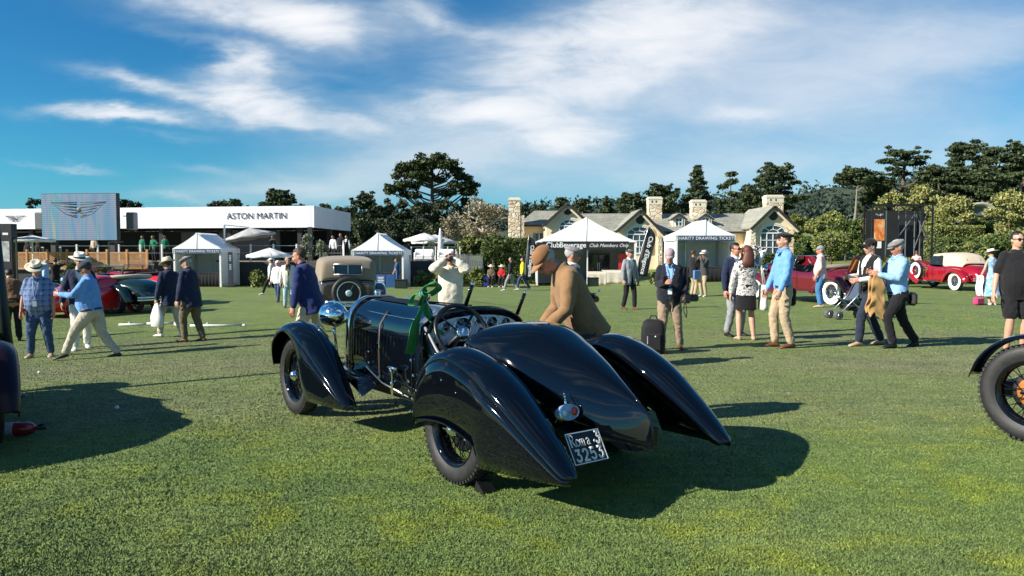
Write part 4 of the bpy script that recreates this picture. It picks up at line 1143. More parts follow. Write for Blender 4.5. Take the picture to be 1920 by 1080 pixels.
# ---------------------------------------------------------------- who stands on the lawn
NAVY = fabric('navy', (.012, .020, .052)); NAVY2 = fabric('bright_navy', (.014, .024, .105)); BLK = fabric('black', (.010, .010, .012)); KHAKI = fabric('khaki', (.40, .31, .20)); STONE = fabric('stone', (.46, .41, .33)); OFFW = fabric('off_white', (.70, .67, .60)); WHT = fabric('white', (.74, .74, .73))
SKYB = fabric('light_blue', (.26, .46, .74)); SKYB2 = fabric('mid_blue', (.14, .32, .66)); DENIM = fabric('denim', (.035, .07, .145), .9, .35); LDENIM = fabric('washed_denim', (.34, .45, .52), .9, .25); DGREY = fabric('dark_grey', (.05, .05, .055)); GREY = fabric('grey', (.24, .25, .27)); TAN = fabric('tan_wool', (.25, .145, .07), .95, .12, .4); BROWN = fabric('brown', (.16, .075, .035)); PINK = fabric('pink', (.72, .45, .44)); RED = fabric('red', (.5, .02, .025)); YEL = fabric('yellow', (.72, .55, .02)); GREEN = fabric('green', (.01, .16, .09)); CREAM = fabric('cream', (.66, .60, .49)); MAUVE = fabric('mauve', (.36, .27, .29)); CAMEL = fabric('camel', (.44, .26, .10)); OLIVE = fabric('olive_brown', (.13, .10, .06)); WKBLUE = fabric('work_blue', (.02, .07, .20))
HGREY = mat('grey_hair', (.36, .35, .34), .7, 0, .25, 60, .6, 90); HBROWN = mat('brown_hair', (.06, .030, .016), .6, 0, .3, 60, .6, 90); HBLACK = mat('black_hair', (.010, .009, .009), .5, 0, .3, 60, .6, 90); HWHITE = mat('white_hair', (.62, .60, .57), .7, 0, .15, 60, .6, 90); HAUB = mat('auburn_hair', (.10, .030, .016), .5, 0, .4, 50, .6, 70)
STRAW = mat('straw', (.68, .60, .46), .85, 0, .12, 60, .4, 120); BSHOE = mat('brown_shoe', (.13, .045, .022), .4, 0, .2); WSHOE = mat('white_shoe', (.68, .67, .64), .6, 0, .08); TSHOE = mat('tan_shoe', (.42, .30, .19), .6, 0, .1)

def pattern_mats():
    m = bpy.data.materials.new('plaid_cloth'); m.use_nodes = True; N = NT(m.node_tree); b = m.node_tree.nodes['Principled BSDF']; b.inputs['Roughness'].default_value = .9
    tc = N.n('ShaderNodeTexCoord').outputs['Object']; sp = N.n('ShaderNodeSeparateXYZ'); N.l(tc, sp.inputs[0])
    def band(o, f, w): return N.math('LESS_THAN', N.math('FRACT', N.math('MULTIPLY', o, f)), w)
    c = N.mix(N.math('MULTIPLY', band(sp.outputs[0], 11, .42), .55), (.045, .085, .22), (.16, .25, .44))
    c = N.mix(N.math('MULTIPLY', band(sp.outputs[2], 11, .42), .5), c, (.18, .27, .46))
    c = N.mix(N.math('MULTIPLY', band(sp.outputs[0], 22, .10), .6), c, (.30, .38, .50)); c = N.mix(N.math('MULTIPLY', band(sp.outputs[2], 22, .10), .6), c, (.30, .38, .50))
    N.l(c, b.inputs['Base Color']); MATS['plaid'] = m
    m = bpy.data.materials.new('black_white_knit'); m.use_nodes = True; N = NT(m.node_tree); b = m.node_tree.nodes['Principled BSDF']; b.inputs['Roughness'].default_value = .95
    tc = N.n('ShaderNodeTexCoord').outputs['Object']; sp = N.n('ShaderNodeSeparateXYZ'); N.l(tc, sp.inputs[0])
    ns = N.noise(N.mapping(tc, scale=(1, 1, 2.6)), 26, 3, .6, 1.2).outputs[0]
    vo = N.n('ShaderNodeTexVoronoi'); N.l(tc, vo.inputs['Vector']); vo.inputs['Scale'].default_value = 17
    hi = N.math('GREATER_THAN', sp.outputs[2], 1.22)
    pat = N.n('ShaderNodeMix', data_type='FLOAT'); N.l(hi, pat.inputs[0]); N.l(N.math('LESS_THAN', ns, .47), pat.inputs[2])
    d = N.math('MULTIPLY', N.math('LESS_THAN', vo.outputs['Distance'], .46), N.math('GREATER_THAN', vo.outputs['Distance'], .22)); N.l(d, pat.inputs[3])
    N.l(N.mix(pat.outputs[0], (.66, .64, .61), (.015, .015, .016)), b.inputs['Base Color']); MATS['knit'] = m
    m = bpy.data.materials.new('floral_cloth'); m.use_nodes = True; N = NT(m.node_tree); b = m.node_tree.nodes['Principled BSDF']; b.inputs['Roughness'].default_value = .9
    tc = N.n('ShaderNodeTexCoord').outputs['Object']
    c = N.ramp(N.noise(tc, 11, 3, .6, .8).outputs[0], [(.38, (.10, .30, .52)), (.5, (.20, .45, .66)), (.58, (.45, .40, .55)), (.66, (.55, .62, .66))]); N.l(c, b.inputs['Base Color']); MATS['floral'] = m
pattern_mats()

def P_at(px, row): return ground(px, row)
def build_people():
    PP = {}
    x, y = ground(72, 670)
    PP['plaid'] = person('man in blue plaid short-sleeved shirt, jeans and straw hat with dark band', x, y, 285, 1.66, lean=8, head=(22, 8), top=('shirt', MATS['plaid']), sleeve='short', hem=-.10, bottom=('jeans', DENIM), shoes=TSHOE, hat=('panama', STRAW, BLK), hair=(HGREY, 'short'), skin=SKIN2, fat=.26, badge=True, feet=((-.10, .01, 0), (.09, 0, 0)))
    x, y = ground(150, 655)
    PP['panama'] = person('man in navy blazer, white trousers and white panama hat behind the blue-shirted man', x, y, 300, 1.80, head=(6, 18), top=('blazer', NAVY), inner=WHT, hem=-.13, bottom=('pants', OFFW), shoes=WSHOE, hat=('panama', OFFW, BLK), hair=(HBROWN, 'short'), skin=SKIN3, hands=((-.155, .06, .48), (.165, .05, .49)), feet=((-.05, -.10, .0), (.06, .10, 0)))
    x, y = ground(172, 672)
    PP['bluewalk'] = person('man in light blue shirt, dark cap and stone trousers striding with arms forward', x, y, 186, 1.70, lean=7, head=(24, 6), top=('shirt', SKYB2), hem=-.012, bottom=('pants', STONE), shoes=BLACKLEATHER, hat=('cap', fabric('slate_cap', (.035, .04, .055))), hair=(HBROWN, 'short'), skin=SKIN2, fat=.26, glasses=True, hands=((-.075, .27, .63), (.085, .25, .61)), feet=((-.06, .24, .015), (.06, -.20, 0)), heel=(14, 4))
    x, y = ground(318, 632)
    PP['navy1'] = person('man in navy blazer and straw fedora with dark band holding a white bag', x, y, 150, 1.68, lean=5, head=(12, 20), top=('blazer', NAVY), hem=-.12, bottom=('pants', STONE), shoes=WSHOE, hat=('fedora', STRAW, BLK), hair=(HBROWN, 'short'), skin=SKIN3, feet=((-.06, .12, 0), (.06, -.14, .0)))
    x, y = ground(358, 641)
    PP['navy2'] = person('man in dark navy blazer, grey flat cap and brown trousers', x, y, 165, 1.68, lean=8, head=(14, 25), top=('blazer', NAVY), hem=-.12, bottom=('pants', OLIVE), shoes=BSHOE, hat=('flat', fabric('tweed', (.15, .13, .11), .95, .3)), hair=(HGREY, 'short'), skin=SKIN, fat=.24, feet=((-.05, .06, 0), (.06, -.10, 0)))
    x, y = spot(585, 11.4)
    PP['navyback'] = person('man in bright navy jacket bending forward behind the black headlamp fender', x, y, 168, 1.74, lean=17, head=(14, 16), top=('blazer', NAVY2), hem=-.11, bottom=('pants', STONE), shoes=BSHOE, hair=(HBROWN, 'short'), skin=SKIN2, feet=((-.06, .10, 0), (.06, -.12, 0)), fat=.16)
    x, y = ground(540, 577)
    PP['whiteblazer'] = person('grey-haired man in pale blazer and washed jeans holding a cup', x, y, 290, 1.70, head=(4, 25), top=('blazer', OFFW), inner=DGREY, hem=-.11, bottom=('jeans', LDENIM), shoes=BSHOE, hair=(HGREY, 'short'), glasses=True, skin=SKIN2, hands=((.02, .17, .72), None), fat=.06)
    x, y = ground(521, 566)
    PP['pinkhair'] = person('person with pink headscarf and white jacket walking past the deck', x, y, 260, 1.62, far=True, top=('coat', WHT), hem=-.08, bottom=('jeans', DENIM), shoes=BSHOE, hair=(mat('pink_scarf', (.65, .25, .30), .8), 'long'), hat=('cap', WHT), feet=((-.05, .1, 0), (.05, -.1, 0)))
    x, y = ground(508, 552)
    person('person in white top and white cap walking along the deck wall', x, y, 190, 1.72, far=True, top=('shirt', WHT), bottom=('pants', BLK), shoes=WSHOE, hat=('cap', WHT), hair=(HBROWN, 'short'), feet=((-.05, .2, 0), (.05, -.2, .03)))
    x, y = spot(845, 12.2)
    PP['cream'] = person('white-haired person in long cream coat raising a camera to the face', x, y, 272, 1.62, head=(2, 0), top=('coat', CREAM), hem=-.22, bottom=('pants', STONE), shoes=TSHOE, hair=(HWHITE, 'short'), skin=SKIN2, hands=((-.035, .115, .905), (.045, .115, .90)), elbows=[(-1, .1, -.8), (1, .1, -.8)], fat=.10)
    x, y = .70, 6.92
    PP['tan'] = person('man in tan wool sweater and brown cap leaning into the black roadster', x, y, 193, 1.80, lean=29, neck=62, head=(52, 10), top=('sweater', TAN), hem=-.06, bottom=('pants', DGREY), shoes=BSHOE, hat=('cap', fabric('rust_cap', (.24, .115, .05)), fabric('rust_peak', (.33, .17, .08))), hair=(HGREY, 'short'), skin=SKIN2, hands=((-.10, .27, .50), (.13, .22, .485)), elbows=[(-.5, -1, 0), (.5, -1, 0)], fat=.10)
    x, y = spot(1072, 10.3)
    PP['greycap'] = person('man in grey knitted cap and dark jacket standing behind the leaning man', x, y, 12, 1.68, head=(8, -10), top=('blazer', DGREY), inner=WHT, hem=-.08, bottom=('jeans', fabric('blue_jeans', (.02, .07, .24))), shoes=BSHOE, hat=('flat', fabric('grey_knit', (.22, .21, .22), .95, .3)), hair=(HGREY, 'short'), skin=SKIN2, hands=((-.10, .17, .58), None))
    x, y = ground(1180, 580)
    PP['greyblazer'] = person('man in grey blazer, black trousers and dark flat cap in front of the beverage tent', x, y, 300, 1.68, head=(0, 10), top=('blazer', GREY), inner=WHT, hem=-.11, bottom=('pants', BLK), shoes=BSHOE, hat=('flat', DGREY), hair=(HGREY, 'short'), skin=SKIN2, feet=((-.05, .08, 0), (.06, -.08, 0)))
    x, y = ground(1255, 655)
    PP['photog'] = person('photographer in dark blazer, mauve cap and khaki trousers looking at a phone', x, y, 262, 1.66, lean=4, head=(28, -6), top=('blazer', fabric('ink', (.012, .014, .024))), inner=SKYB, hem=-.14, bottom=('pants', fabric('brown_khaki', (.27, .20, .135))), shoes=BSHOE, hat=('cap', MAUVE, MAUVE), hair=(HGREY, 'short'), skin=SKIN2, hands=((-.15, .10, .55), (.05, .20, .66)), lanyard=True, fat=.16, feet=((-.11, .0, 0), (.075, .04, 0)))
    x, y = ground(1378, 630)
    PP['behind'] = person('man in navy jacket, grey trousers and sunglasses facing the woman in patterned sweater', x, y, 292, 1.78, head=(0, 12), top=('blazer', NAVY), inner=WHT, hem=-.10, bottom=('pants', GREY), shoes=BLACKLEATHER, hair=(HBLACK, 'short'), glasses=True, skin=SKIN2, feet=((-.08, 0, 0), (.09, 0, 0)))
    x, y = ground(1400, 638)
    PP['woman'] = person('woman in black and white patterned sweater and black skirt shading her eyes', x, y, 88, 1.72, head=(0, 12), top=('sweater', MATS['knit']), hem=-.05, bottom=('skirt', BLK), shoes=TSHOE, hair=(HAUB, 'long'), skin=SKIN, hands=((-.16, .03, .44), (.055, .055, .97)), elbows=[None, (1, .2, .35)], feet=((-.07, 0, 0), (.08, .0, 0)))
    x, y = ground(1470, 652)
    PP['bluecap'] = person('young man in blue shirt, khaki trousers and dark peaked cap with shoulder bag', x, y, 184, 1.93, head=(2, 2), top=('shirt', SKYB2), hem=-.012, bottom=('pants', KHAKI), shoes=BSHOE, hat=('beret', fabric('dark_cap', (.020, .018, .017))), hair=(HBROWN, 'short'), skin=SKIN, feet=((-.055, -.05, 0), (.05, .045, 0)), hands=((-.15, .10, .47), (.14, .10, .46)))
    x, y = ground(1541, 576)
    PP['pink'] = person('man in pink shirt, blue jeans and grey cap beside the maroon roadster', x, y, 150, 1.78, lean=4, head=(4, 20), top=('shirt', PINK), sleeve='roll', hem=-.06, bottom=('jeans', fabric('mid_jeans', (.05, .16, .32))), shoes=TSHOE, hat=('cap', GREY), hair=(HGREY, 'short'), skin=SKIN2, fat=.18, hands=((-.15, .06, .50), None), feet=((-.10, 0, 0), (.09, 0, 0)))
    x, y = ground(1632, 648)
    PP['vest'] = person('young person in black vest over white shirt and black cap with emblem', x, y, 188, 1.86, head=(8, 4), top=('vest', BLK), inner=WHT, hem=-.03, bottom=('jeans', fabric('dark_jeans', (.018, .026, .045))), shoes=TSHOE, hat=('cap', BLK, BLK), hair=(HBLACK, 'short'), skin=SKIN, glasses=True, hands=((-.10, .16, .60), (.12, .14, .62)), feet=((-.05, .13, 0), (.05, -.15, .0)))
    x, y = ground(1686, 652)
    PP['greycapwalk'] = person('man in pale blue shirt, black trousers and grey flat cap carrying a camel coat', x, y, 184, 1.88, lean=2, head=(14, 2), top=('shirt', SKYB), hem=-.010, bottom=('pants', BLK), shoes=BLACKLEATHER, hat=('flat', fabric('grey_cap', (.20, .19, .18), .95, .2)), hair=(HGREY, 'short'), skin=SKIN2, fat=.06, hands=((-.05, .21, .645), (.10, .20, .655)), feet=((-.05, .07, 0), (.06, -.20, 0)), heel=(0, 18))
    x, y = ground(1862, 572)
    PP['dress'] = person('woman in blue floral dress and white sun hat beside the red convertible', x, y, 110, 1.68, lean=6, head=(10, 20), top=('dress', MATS['floral']), sleeve='none', hem=.0, bottom=('dress', MATS['floral']), shoes=WSHOE, hat=('sunhat', OFFW, None), hair=(HBROWN, 'short'), skin=SKIN, hands=((-.17, .10, .50), None))
    x, y = spot(1906, 11.9)
    PP['blacktee'] = person('man in black polo shirt, black shorts and sunglasses', x, y, 262, 1.93, head=(0, 4), top=('tee', BLK), sleeve='short', hem=-.08, bottom=('shorts', BLK), shoes=BLACKLEATHER, hair=(HBLACK, 'short'), glasses=True, skin=SKIN, fat=.26, hands=((-.19, .04, .45), (.19, .04, .45)))
    x, y = ground(1300, 556)
    PP['pair1'] = person('man in black jacket and khaki trousers with blue bag by the ticket tent', x, y, 20, 1.74, far=True, top=('blazer', BLK), hem=-.10, bottom=('pants', KHAKI), shoes=TSHOE, hair=(HBROWN, 'short'), skin=SKIN3, hands=(None, (.06, .18, .72)))
    x, y = ground(1320, 556)
    PP['pair2'] = person('man in white hat and pale trousers raising both hands by the ticket tent', x, y, 215, 1.70, far=True, top=('blazer', DGREY), hem=-.06, bottom=('pants', KHAKI), shoes=WSHOE, hat=('panama', OFFW, BLK), hair=(HGREY, 'short'), skin=SKIN2, hands=((-.04, .14, .82), (.05, .14, .82)))
    x, y = ground(22, 640)
    PP['edge'] = person('person in dark clothes and brown jacket bending over beside the maroon car', x, y, 130, 1.66, lean=38, head=(30, 0), top=('blazer', BROWN), hem=-.02, bottom=('pants', BLK), shoes=BLACKLEATHER, hair=(HBLACK, 'short'), skin=SKIN3, hands=((-.10, .28, .50), (.10, .28, .52)))
    # farther off
    x, y = ground(746, 539)
    person('worker in blue uniform at the counter of the ticket tent with blue boxes', x, y, 200, 1.66, far=True, lean=8, top=('shirt', WKBLUE), sleeve='short', bottom=('pants', WKBLUE), hair=(HBROWN, 'short'), skin=SKIN3, hands=((-.10, .16, .48), (.10, .14, .48)))
    x, y = ground(806, 533)
    person('person in black and white top walking along the planting bed', x, y, 195, 1.70, far=True, top=('vest', BLK), inner=WHT, bottom=('pants', OFFW), shoes=WSHOE, hair=(HBLACK, 'short'), skin=SKIN3, feet=((-.05, .18, 0), (.05, -.20, .02)))
    for (px, tm, hm, lab) in ((921, OLIVE, STRAW, 'seated person in brown top and straw hat beside the blue bin'), (941, RED, STRAW, 'seated person in red top and straw hat next to the brown-clad one')):
        x, y = ground(px, 538)
        person(lab, x, y, 265, 1.66, far=True, seat=.30, lean=6, top=('shirt', tm), bottom=('pants', BLK), shoes=WSHOE, hat=('sunhat', hm, None), hair=(HBLACK, 'short'), skin=SKIN3, feet=((-.06, .24, 0), (.06, .24, 0)), hands=((-.06, .2, .38), (.06, .2, .38)))
        s = MB(); s.box((0, 0, .42), (.45, .45, .04))
        st = empty('folding_chair', (x, y, gz(x, y)), R(265 - 90), 'dark folding chair under the person in ' + ('red' if tm is RED else 'brown') + ' top', 'chair')
        s.build('seat', BLACK, st); MB().box((0, -.23, .66), (.45, .03, .44)).build('backrest', BLACK, st)
        for q in ((-.2, -.2), (.2, -.2), (-.2, .2), (.2, .2)): MB().bar((q[0], q[1], 0), (q[0], q[1], .42), .03).build('leg', BLACK, st)
    x, y = ground(958, 545); person('person in black top and grey trousers walking past the seated pair', x, y, 175, 1.72, far=True, top=('shirt', BLK), bottom=('pants', GREY), shoes=WSHOE, hair=(HBLACK, 'short'), skin=SKIN3, feet=((-.05, .18, 0), (.05, -.2, .02)))
    x, y = ground(980, 544); person('person in yellow top and blue jeans walking past the seated pair', x, y, 185, 1.70, far=True, top=('shirt', YEL), bottom=('jeans', DENIM), shoes=WSHOE, hair=(HBLACK, 'short'), skin=SKIN3, feet=((-.05, .16, 0), (.05, -.22, .02)))
    return PP
PP = build_people()
# ---------------------------------------------------------------- the other cars
def paint(name, col): return mat('paint_' + name, col, .10, 0, .08, 3, 0, coat=1.0, spec=.5)
MAROON = paint('maroon', (.115, .006, .014)); REDP = paint('red', (.27, .006, .016)); BEIGE = paint('grey_beige', (.075, .068, .056)); GREENP = paint('dark_green', (.008, .022, .018)); PLUM = mat('paint_plum', (.020, .007, .013), .3, 0, .1, 3, spec=.25); SCARLET = paint('scarlet', (.72, .016, .014))
TOPC = fabric('beige_top', (.56, .47, .35), .85, .06); TOPG = fabric('tan_top', (.25, .205, .15), .85, .08); CANVAS = fabric('canvas', (.25, .20, .15))

def put_wheel(root, name, c, r, w, s, **kw):
    wr = bpy.data.objects.new(name, MB().lathe([(.05, -.08), (.05, .04)], 10, Matrix.Translation(c) @ Matrix.Rotation(R(-90) * s, 4, 'X')).mesh(name)); COL.objects.link(wr); wr.parent = root; wr.data.materials.append(UNDER)
    wheel_parts(wr, c, r, w, s, **kw)

def vintage_car(label, x, y, head, P, L=3.4, wr=.40, track=.70, top=None, topm=TOPC, wall=WHITEWALL, fend=None, seatm=LEATHER, spare=None, rear='deck', rimm=CHROME, spk=CHROME, simple=True, wscreen=True, cycle=False, boards=True, name='vintage_car', drum=None, nose=True):
    root = empty(name, (x, y, gz(x, y)), R(head), label, 'car')
    F = fend or P; k = L / 3.4
    fr = [(3.50 * k, [(0, 1.13), (.12, 1.11), (.19, 1.0), (.215, .85), (.215, .62), (.20, .46)]), (3.40 * k, [(0, 1.16), (.14, 1.14), (.22, 1.03), (.25, .87), (.25, .62), (.24, .45)]), (2.6 * k, [(0, 1.17), (.2, 1.145), (.34, 1.05), (.40, .90), (.41, .65), (.39, .42)]), (1.95 * k, [(0, 1.18), (.28, 1.155), (.50, 1.08), (.61, .95), (.64, .70), (.62, .40)]), (1.72 * k, [(0, 1.19), (.32, 1.165), (.57, 1.09), (.68, .96), (.71, .70), (.69, .38)])]
    if not nose: fr = [(q[0] - .62 * max(0, (q[0] / k - 1.9) / 1.6), q[1]) for q in fr]
    bonnet, _ = hull(fr, 5, 4, root, 'bonnet', P, solid=.01)
    for s in (-1, 1):
        rr = []
        for xx in np.linspace(1.74 * k, .42, 14):
            t = (1.74 * k - xx) / (1.74 * k - .42); zt = .99 - .06 * math.sin(math.pi * t)
            yo = lerp(.71, .72, t) + .02 * math.sin(math.pi * t)
            rr.append([(xx, s * (yo - .07), .40), (xx, s * (yo - .07), zt), (xx, s * (yo - .035), zt + .02), (xx, s * (yo - .005), zt - .01), (xx, s * yo, .75), (xx, s * (yo - .02), .38)])
        if s > 0: rr = [q[::-1] for q in rr]
        sd = MB().rings(rr, False, False).build('body_side', P, root)
        for (xa, xb) in ((1.45 * k, .62),):
            dl = MB()
            for (p, q) in (((xa, .955), (xa, .42)), ((xa, .42), (xb, .42)), ((xb, .42), (xb, .955))): dl.bar((p[0], s * .735, p[1]), (q[0], s * .735, q[1]), .006, .006)
            dl.build('door_seam', UNDER, sd)
        MB().ball((.74, s * .745, .86), (.05, .012, .012), 8, 6).build('door_handle', CHROME, sd)
    bk = [(.46, [(0, 1.05), (.35, 1.04), (.62, 1.01), (.71, .95), (.73, .70), (.70, .38)]), (.2, [(0, 1.09), (.33, 1.075), (.58, 1.01), (.68, .90), (.69, .68), (.66, .38)]), (-.3, [(0, 1.05), (.30, 1.03), (.50, .94), (.58, .82), (.58, .62), (.55, .38)]), (-.7, [(0, .92), (.26, .90), (.42, .81), (.48, .70), (.48, .55), (.45, .38)]), (-.92, [(0, .72), (.2, .70), (.32, .63), (.36, .56), (.36, .48), (.34, .40)]), (-.97, [(0, .58), (.12, .57), (.2, .54), (.24, .5), (.24, .46), (.22, .42)])]
    if rear == 'upright': bk = [(.46, [(0, 1.02), (.35, 1.02), (.60, 1.01), (.68, .97), (.70, .70), (.67, .38)]), (-.2, [(0, 1.02), (.33, 1.02), (.58, 1.01), (.66, .95), (.67, .68), (.64, .38)]), (-.42, [(0, 1.0), (.33, 1.0), (.54, .98), (.62, .90), (.63, .66), (.60, .38)]), (-.48, [(0, .9), (.30, .9), (.48, .86), (.54, .80), (.55, .62), (.52, .42)])]
    deck, _ = hull(bk, 5, 4, root, 'rear_deck', P, solid=.01, endcap=(False, True))
    MB().box((.95 * k, 0, .40), (1.6 * k, 1.2, .04)).build('floor', UNDER, root)
    st = MB().box((.78, 0, .62), (.5, 1.18, .22), bev=.06).build('seat', seatm, root)
    MB().box((.50, 0, .86), (.16, 1.18, .46), bev=.06).build('seat_back', seatm, st)
    MB().box((1.70 * k, 0, 1.02), (.03, 1.15, .22)).build('dashboard', UNDER, root)
    cw = Vector((1.38 * k, .33, 1.03)); sw = MB().tube([cw + Vector((-.10 * math.sin(a), .19 * math.cos(a), .17 * math.sin(a))) for a in np.linspace(0, 2 * math.pi, 22)], .014, 6, cap=False).build('steering_wheel', BLACK, root)
    MB().tube([cw, cw + Vector((.35, 0, -.2))], .018, 6).build('steering_column', BLACK, sw)
    if nose:
        gs = MB(); prof = crom([(-.14, 1.16), (0, 1.19), (.15, 1.16), (.235, 1.03), (.262, .86), (.255, .60), (.22, .46)], 4)[4:]
        ring = [(-p[0], p[1]) for p in prof[::-1]] + [(p[0], p[1]) for p in prof[1:]]
        gs.rings([[(xx * k, q[0] * kk, .46 + (q[1] - .46) * kk) for q in ring] for xx, kk in ((3.39, 1.0), (3.50, 1.0), (3.54, .96), (3.54, .84))], False, False)
        g = gs.build('radiator_shell', CHROME, root, solid=.01)
        MB().box((3.51 * k, 0, .80), (.02, .42, .62)).build('radiator_core', UNDER, g)
        for q in range(9): MB().bar((3.535 * k, -.18 + q * .045, .50), (3.535 * k, -.18 + q * .045, 1.08 - .012 * abs(q - 4) ** 2), .008).build('grille_bar', CHROME, g)
        MB().tube([(3.46 * k, 0, 1.18), (3.48 * k, 0, 1.25), (3.40 * k, 0, 1.30), (3.30 * k, 0, 1.29)], [.025, .014, .018, .006], 8).build('mascot', CHROME, g)
        MB().tube([(3.95 * k, -.72, .46), (4.02 * k, 0, .47), (3.95 * k, .72, .46)], [(.012, .035)] * 3, 8, up=(0, 0, 1)).build('front_bumper', CHROME, root)
    for s in (-1, 1):
        hc = Vector((3.42 * k - (0 if nose else .75), s * .36, .98)); Mh = Matrix.Translation(hc) @ Matrix.Rotation(R(90), 4, 'Y')
        hl = MB().lathe([(0, -.2), (.05, -.18), (.10, -.10), (.13, 0), (.138, .05), (.12, .06)], 24, Mh).build('headlamp', CHROME, root)
        MB().lathe([(.125, .055), (.07, .075), (0, .08)], 20, Mh).build('lens', mat('frosted_lens', (.6, .65, .68), .2), hl)
        if not cycle:
            fk = [(3.98 * k, .44), (3.93 * k, .66), (3.75 * k, .83), (3.45 * k, .90), (3.1 * k, .83), (2.75 * k, .64), (2.42 * k, .44), (2.15 * k, .36)]
        else:
            fk = [((3.4 * k) + (wr + .085) * math.cos(a), wr + (wr + .085) * math.sin(a)) for a in np.linspace(R(12), R(165), 9)]
        def fp(f, p, c=track + .03):
            kk = .55 + .45 * min(1, f * 5) if not cycle else .72
            w = .17 * kk; d = .12 * kk
            return [(d * 1.3, c - w), (d * .75, c - w), (d * .3, c - w * .8), (d * .06, c - w * .4), (0, c), (d * .06, c + w * .4), (d * .3, c + w * .8), (d * .75, c + w), (d * 1.5, c + w)] if not cycle else [(d * .35, c - w), (d * .1, c - w * .6), (0, c), (d * .1, c + w * .6), (d * .35, c + w)]
        ff = sweep_fender('front_fender', fk, fp, root, F, 4, ysign=s, thick=.008)
        rk = [(.78, .36), (.68, .52), (.45, .76), (.15, .90), (-.15, .90), (-.42, .78), (-.64, .58), (-.74, .40)]
        def rp(f, p, c=track + .03):
            w = .17 * (.75 + .25 * math.sin(math.pi * f)); d = .11
            return [(d * 3.2, c - w), (d * 1.4, c - w), (d * .4, c - w * .85), (d * .08, c - w * .45), (0, c), (d * .08, c + w * .45), (d * .35, c + w * .85), (d * .8, c + w), (d * 1.5, c + w)]
        sweep_fender('rear_fender', rk, rp, root, F, 5, ysign=s, thick=.008)
        if boards:
            rb = MB().box((1.46 * k, s * .74, .35), (1.42 * k, .26, .04), bev=.01).build('running_board', F, root)
            MB().bar((.78, s * .872, .355), (2.15 * k, s * .872, .355), .012, .03).build('board_trim', CHROME, rb)
            MB().box((1.46 * k, s * .645, .43), (1.42 * k, .03, .13)).build('sill', F, rb)
        for (wx, nm) in ((0, 'rear_wheel'), (3.4 * k, 'front_wheel')):
            put_wheel(root, nm, Vector((wx, s * track, wr)), wr, .16, s, wall=wall, rim=rimm, spoke=spk, nsp=32, simple=simple, rimk=.56 if wall else .66)
            if drum is not None:
                MB().lathe([(wr * .15, .02), (wr * .31, .02), (wr * .34, -.01), (wr * .34, -.06)], 28, Matrix.Translation((wx, s * track, wr)) @ Matrix.Rotation(R(-90) * s, 4, 'X')).build('brake_drum', drum, root)
        if spare == 'side': put_wheel(root, 'spare_wheel', Vector((2.52 * k, s * (track + .02), .76)), wr * .95, .16, s, wall=wall, rim=F, spoke=spk, nsp=32, simple=True, rimk=.6)
        tl = MB().lathe([(0, .03), (.03, .028), (.045, .01), (.045, -.03), (.02, -.08)], 14, Matrix.Translation((-.70 if rear != 'upright' else -.62, s * .62, .66)) @ Matrix.Rotation(R(-90), 4, 'Y')).build('tail_lamp', CHROME, root)
        MB().ball((-.735 if rear != 'upright' else -.655, s * .62, .66), (.012, .035, .035), 10, 8).build('red_lens', REDLENS, tl)
    for zz in (.44, .52):
        MB().tube([(-.98, -.68, zz), (-1.06, 0, zz), (-.98, .68, zz)], [(.014, .026)] * 3, 8, up=(0, 0, 1)).build('rear_bumper', CHROME, root)
    MB().tube([(0, -.6, wr), (0, .6, wr)], .04, 8).build('rear_axle', UNDER, root)
    MB().box((1.6 * k, 0, .36), (4.4 * k, .7, .14)).build('chassis', UNDER, root)
    if wscreen:
        q = [(1.74 * k, -.62, 1.10), (1.74 * k, .62, 1.10), (1.58 * k, .60, 1.46 if top else 1.38), (1.58 * k, -.60, 1.46 if top else 1.38)]
        wf = MB()
        wf = MB().tube([q[0], q[3], q[2], q[1]], .016, 6).build('windscreen_frame', CHROME, root)
        o = Vector((.004, 0, .002)); v = [Vector(p) for p in q]
        MB().add([p - o for p in v] + [p + o for p in v], [(0, 1, 2, 3), (7, 6, 5, 4), (0, 4, 5, 1), (1, 5, 6, 2), (2, 6, 7, 3), (3, 7, 4, 0)], False).build('windscreen_glass', GLASS, wf)
    if top == 'up':
        tk = [(1.60 * k, [(0, 1.50), (.3, 1.50), (.52, 1.485), (.60, 1.44), (.605, 1.42), (.605, 1.40)]), (1.2 * k, [(0, 1.54), (.3, 1.535), (.54, 1.51), (.63, 1.45), (.64, 1.42), (.64, 1.40)]), (.86, [(0, 1.55), (.3, 1.545), (.55, 1.51), (.645, 1.44), (.655, 1.42), (.655, 1.40)]), (.80, [(0, 1.55), (.3, 1.545), (.55, 1.51), (.65, 1.42), (.69, 1.2), (.705, 1.0)]), (.3, [(0, 1.50), (.3, 1.49), (.53, 1.44), (.63, 1.34), (.67, 1.18), (.69, .99)]), (.0, [(0, 1.36), (.28, 1.35), (.47, 1.30), (.57, 1.22), (.62, 1.1), (.64, .98)]), (-.2, [(0, 1.10), (.25, 1.10), (.42, 1.08), (.50, 1.04), (.55, 1.0), (.58, .96)])]
        if rear == 'upright': tk = tk[:4] + [(.1, [(0, 1.53), (.3, 1.525), (.53, 1.49), (.63, 1.40), (.66, 1.18), (.67, .99)]), (-.28, [(0, 1.49), (.3, 1.485), (.52, 1.455), (.62, 1.38), (.65, 1.18), (.66, .98)]), (-.42, [(0, 1.40), (.28, 1.395), (.46, 1.37), (.54, 1.32), (.60, 1.15), (.62, .97)]), (-.47, [(0, 1.0), (.26, 1.0), (.42, 1.0), (.5, .99), (.57, .98), (.60, .96)])]
        tp, _ = hull(tk, 4, 4, root, 'soft_top', topm, solid=.012)
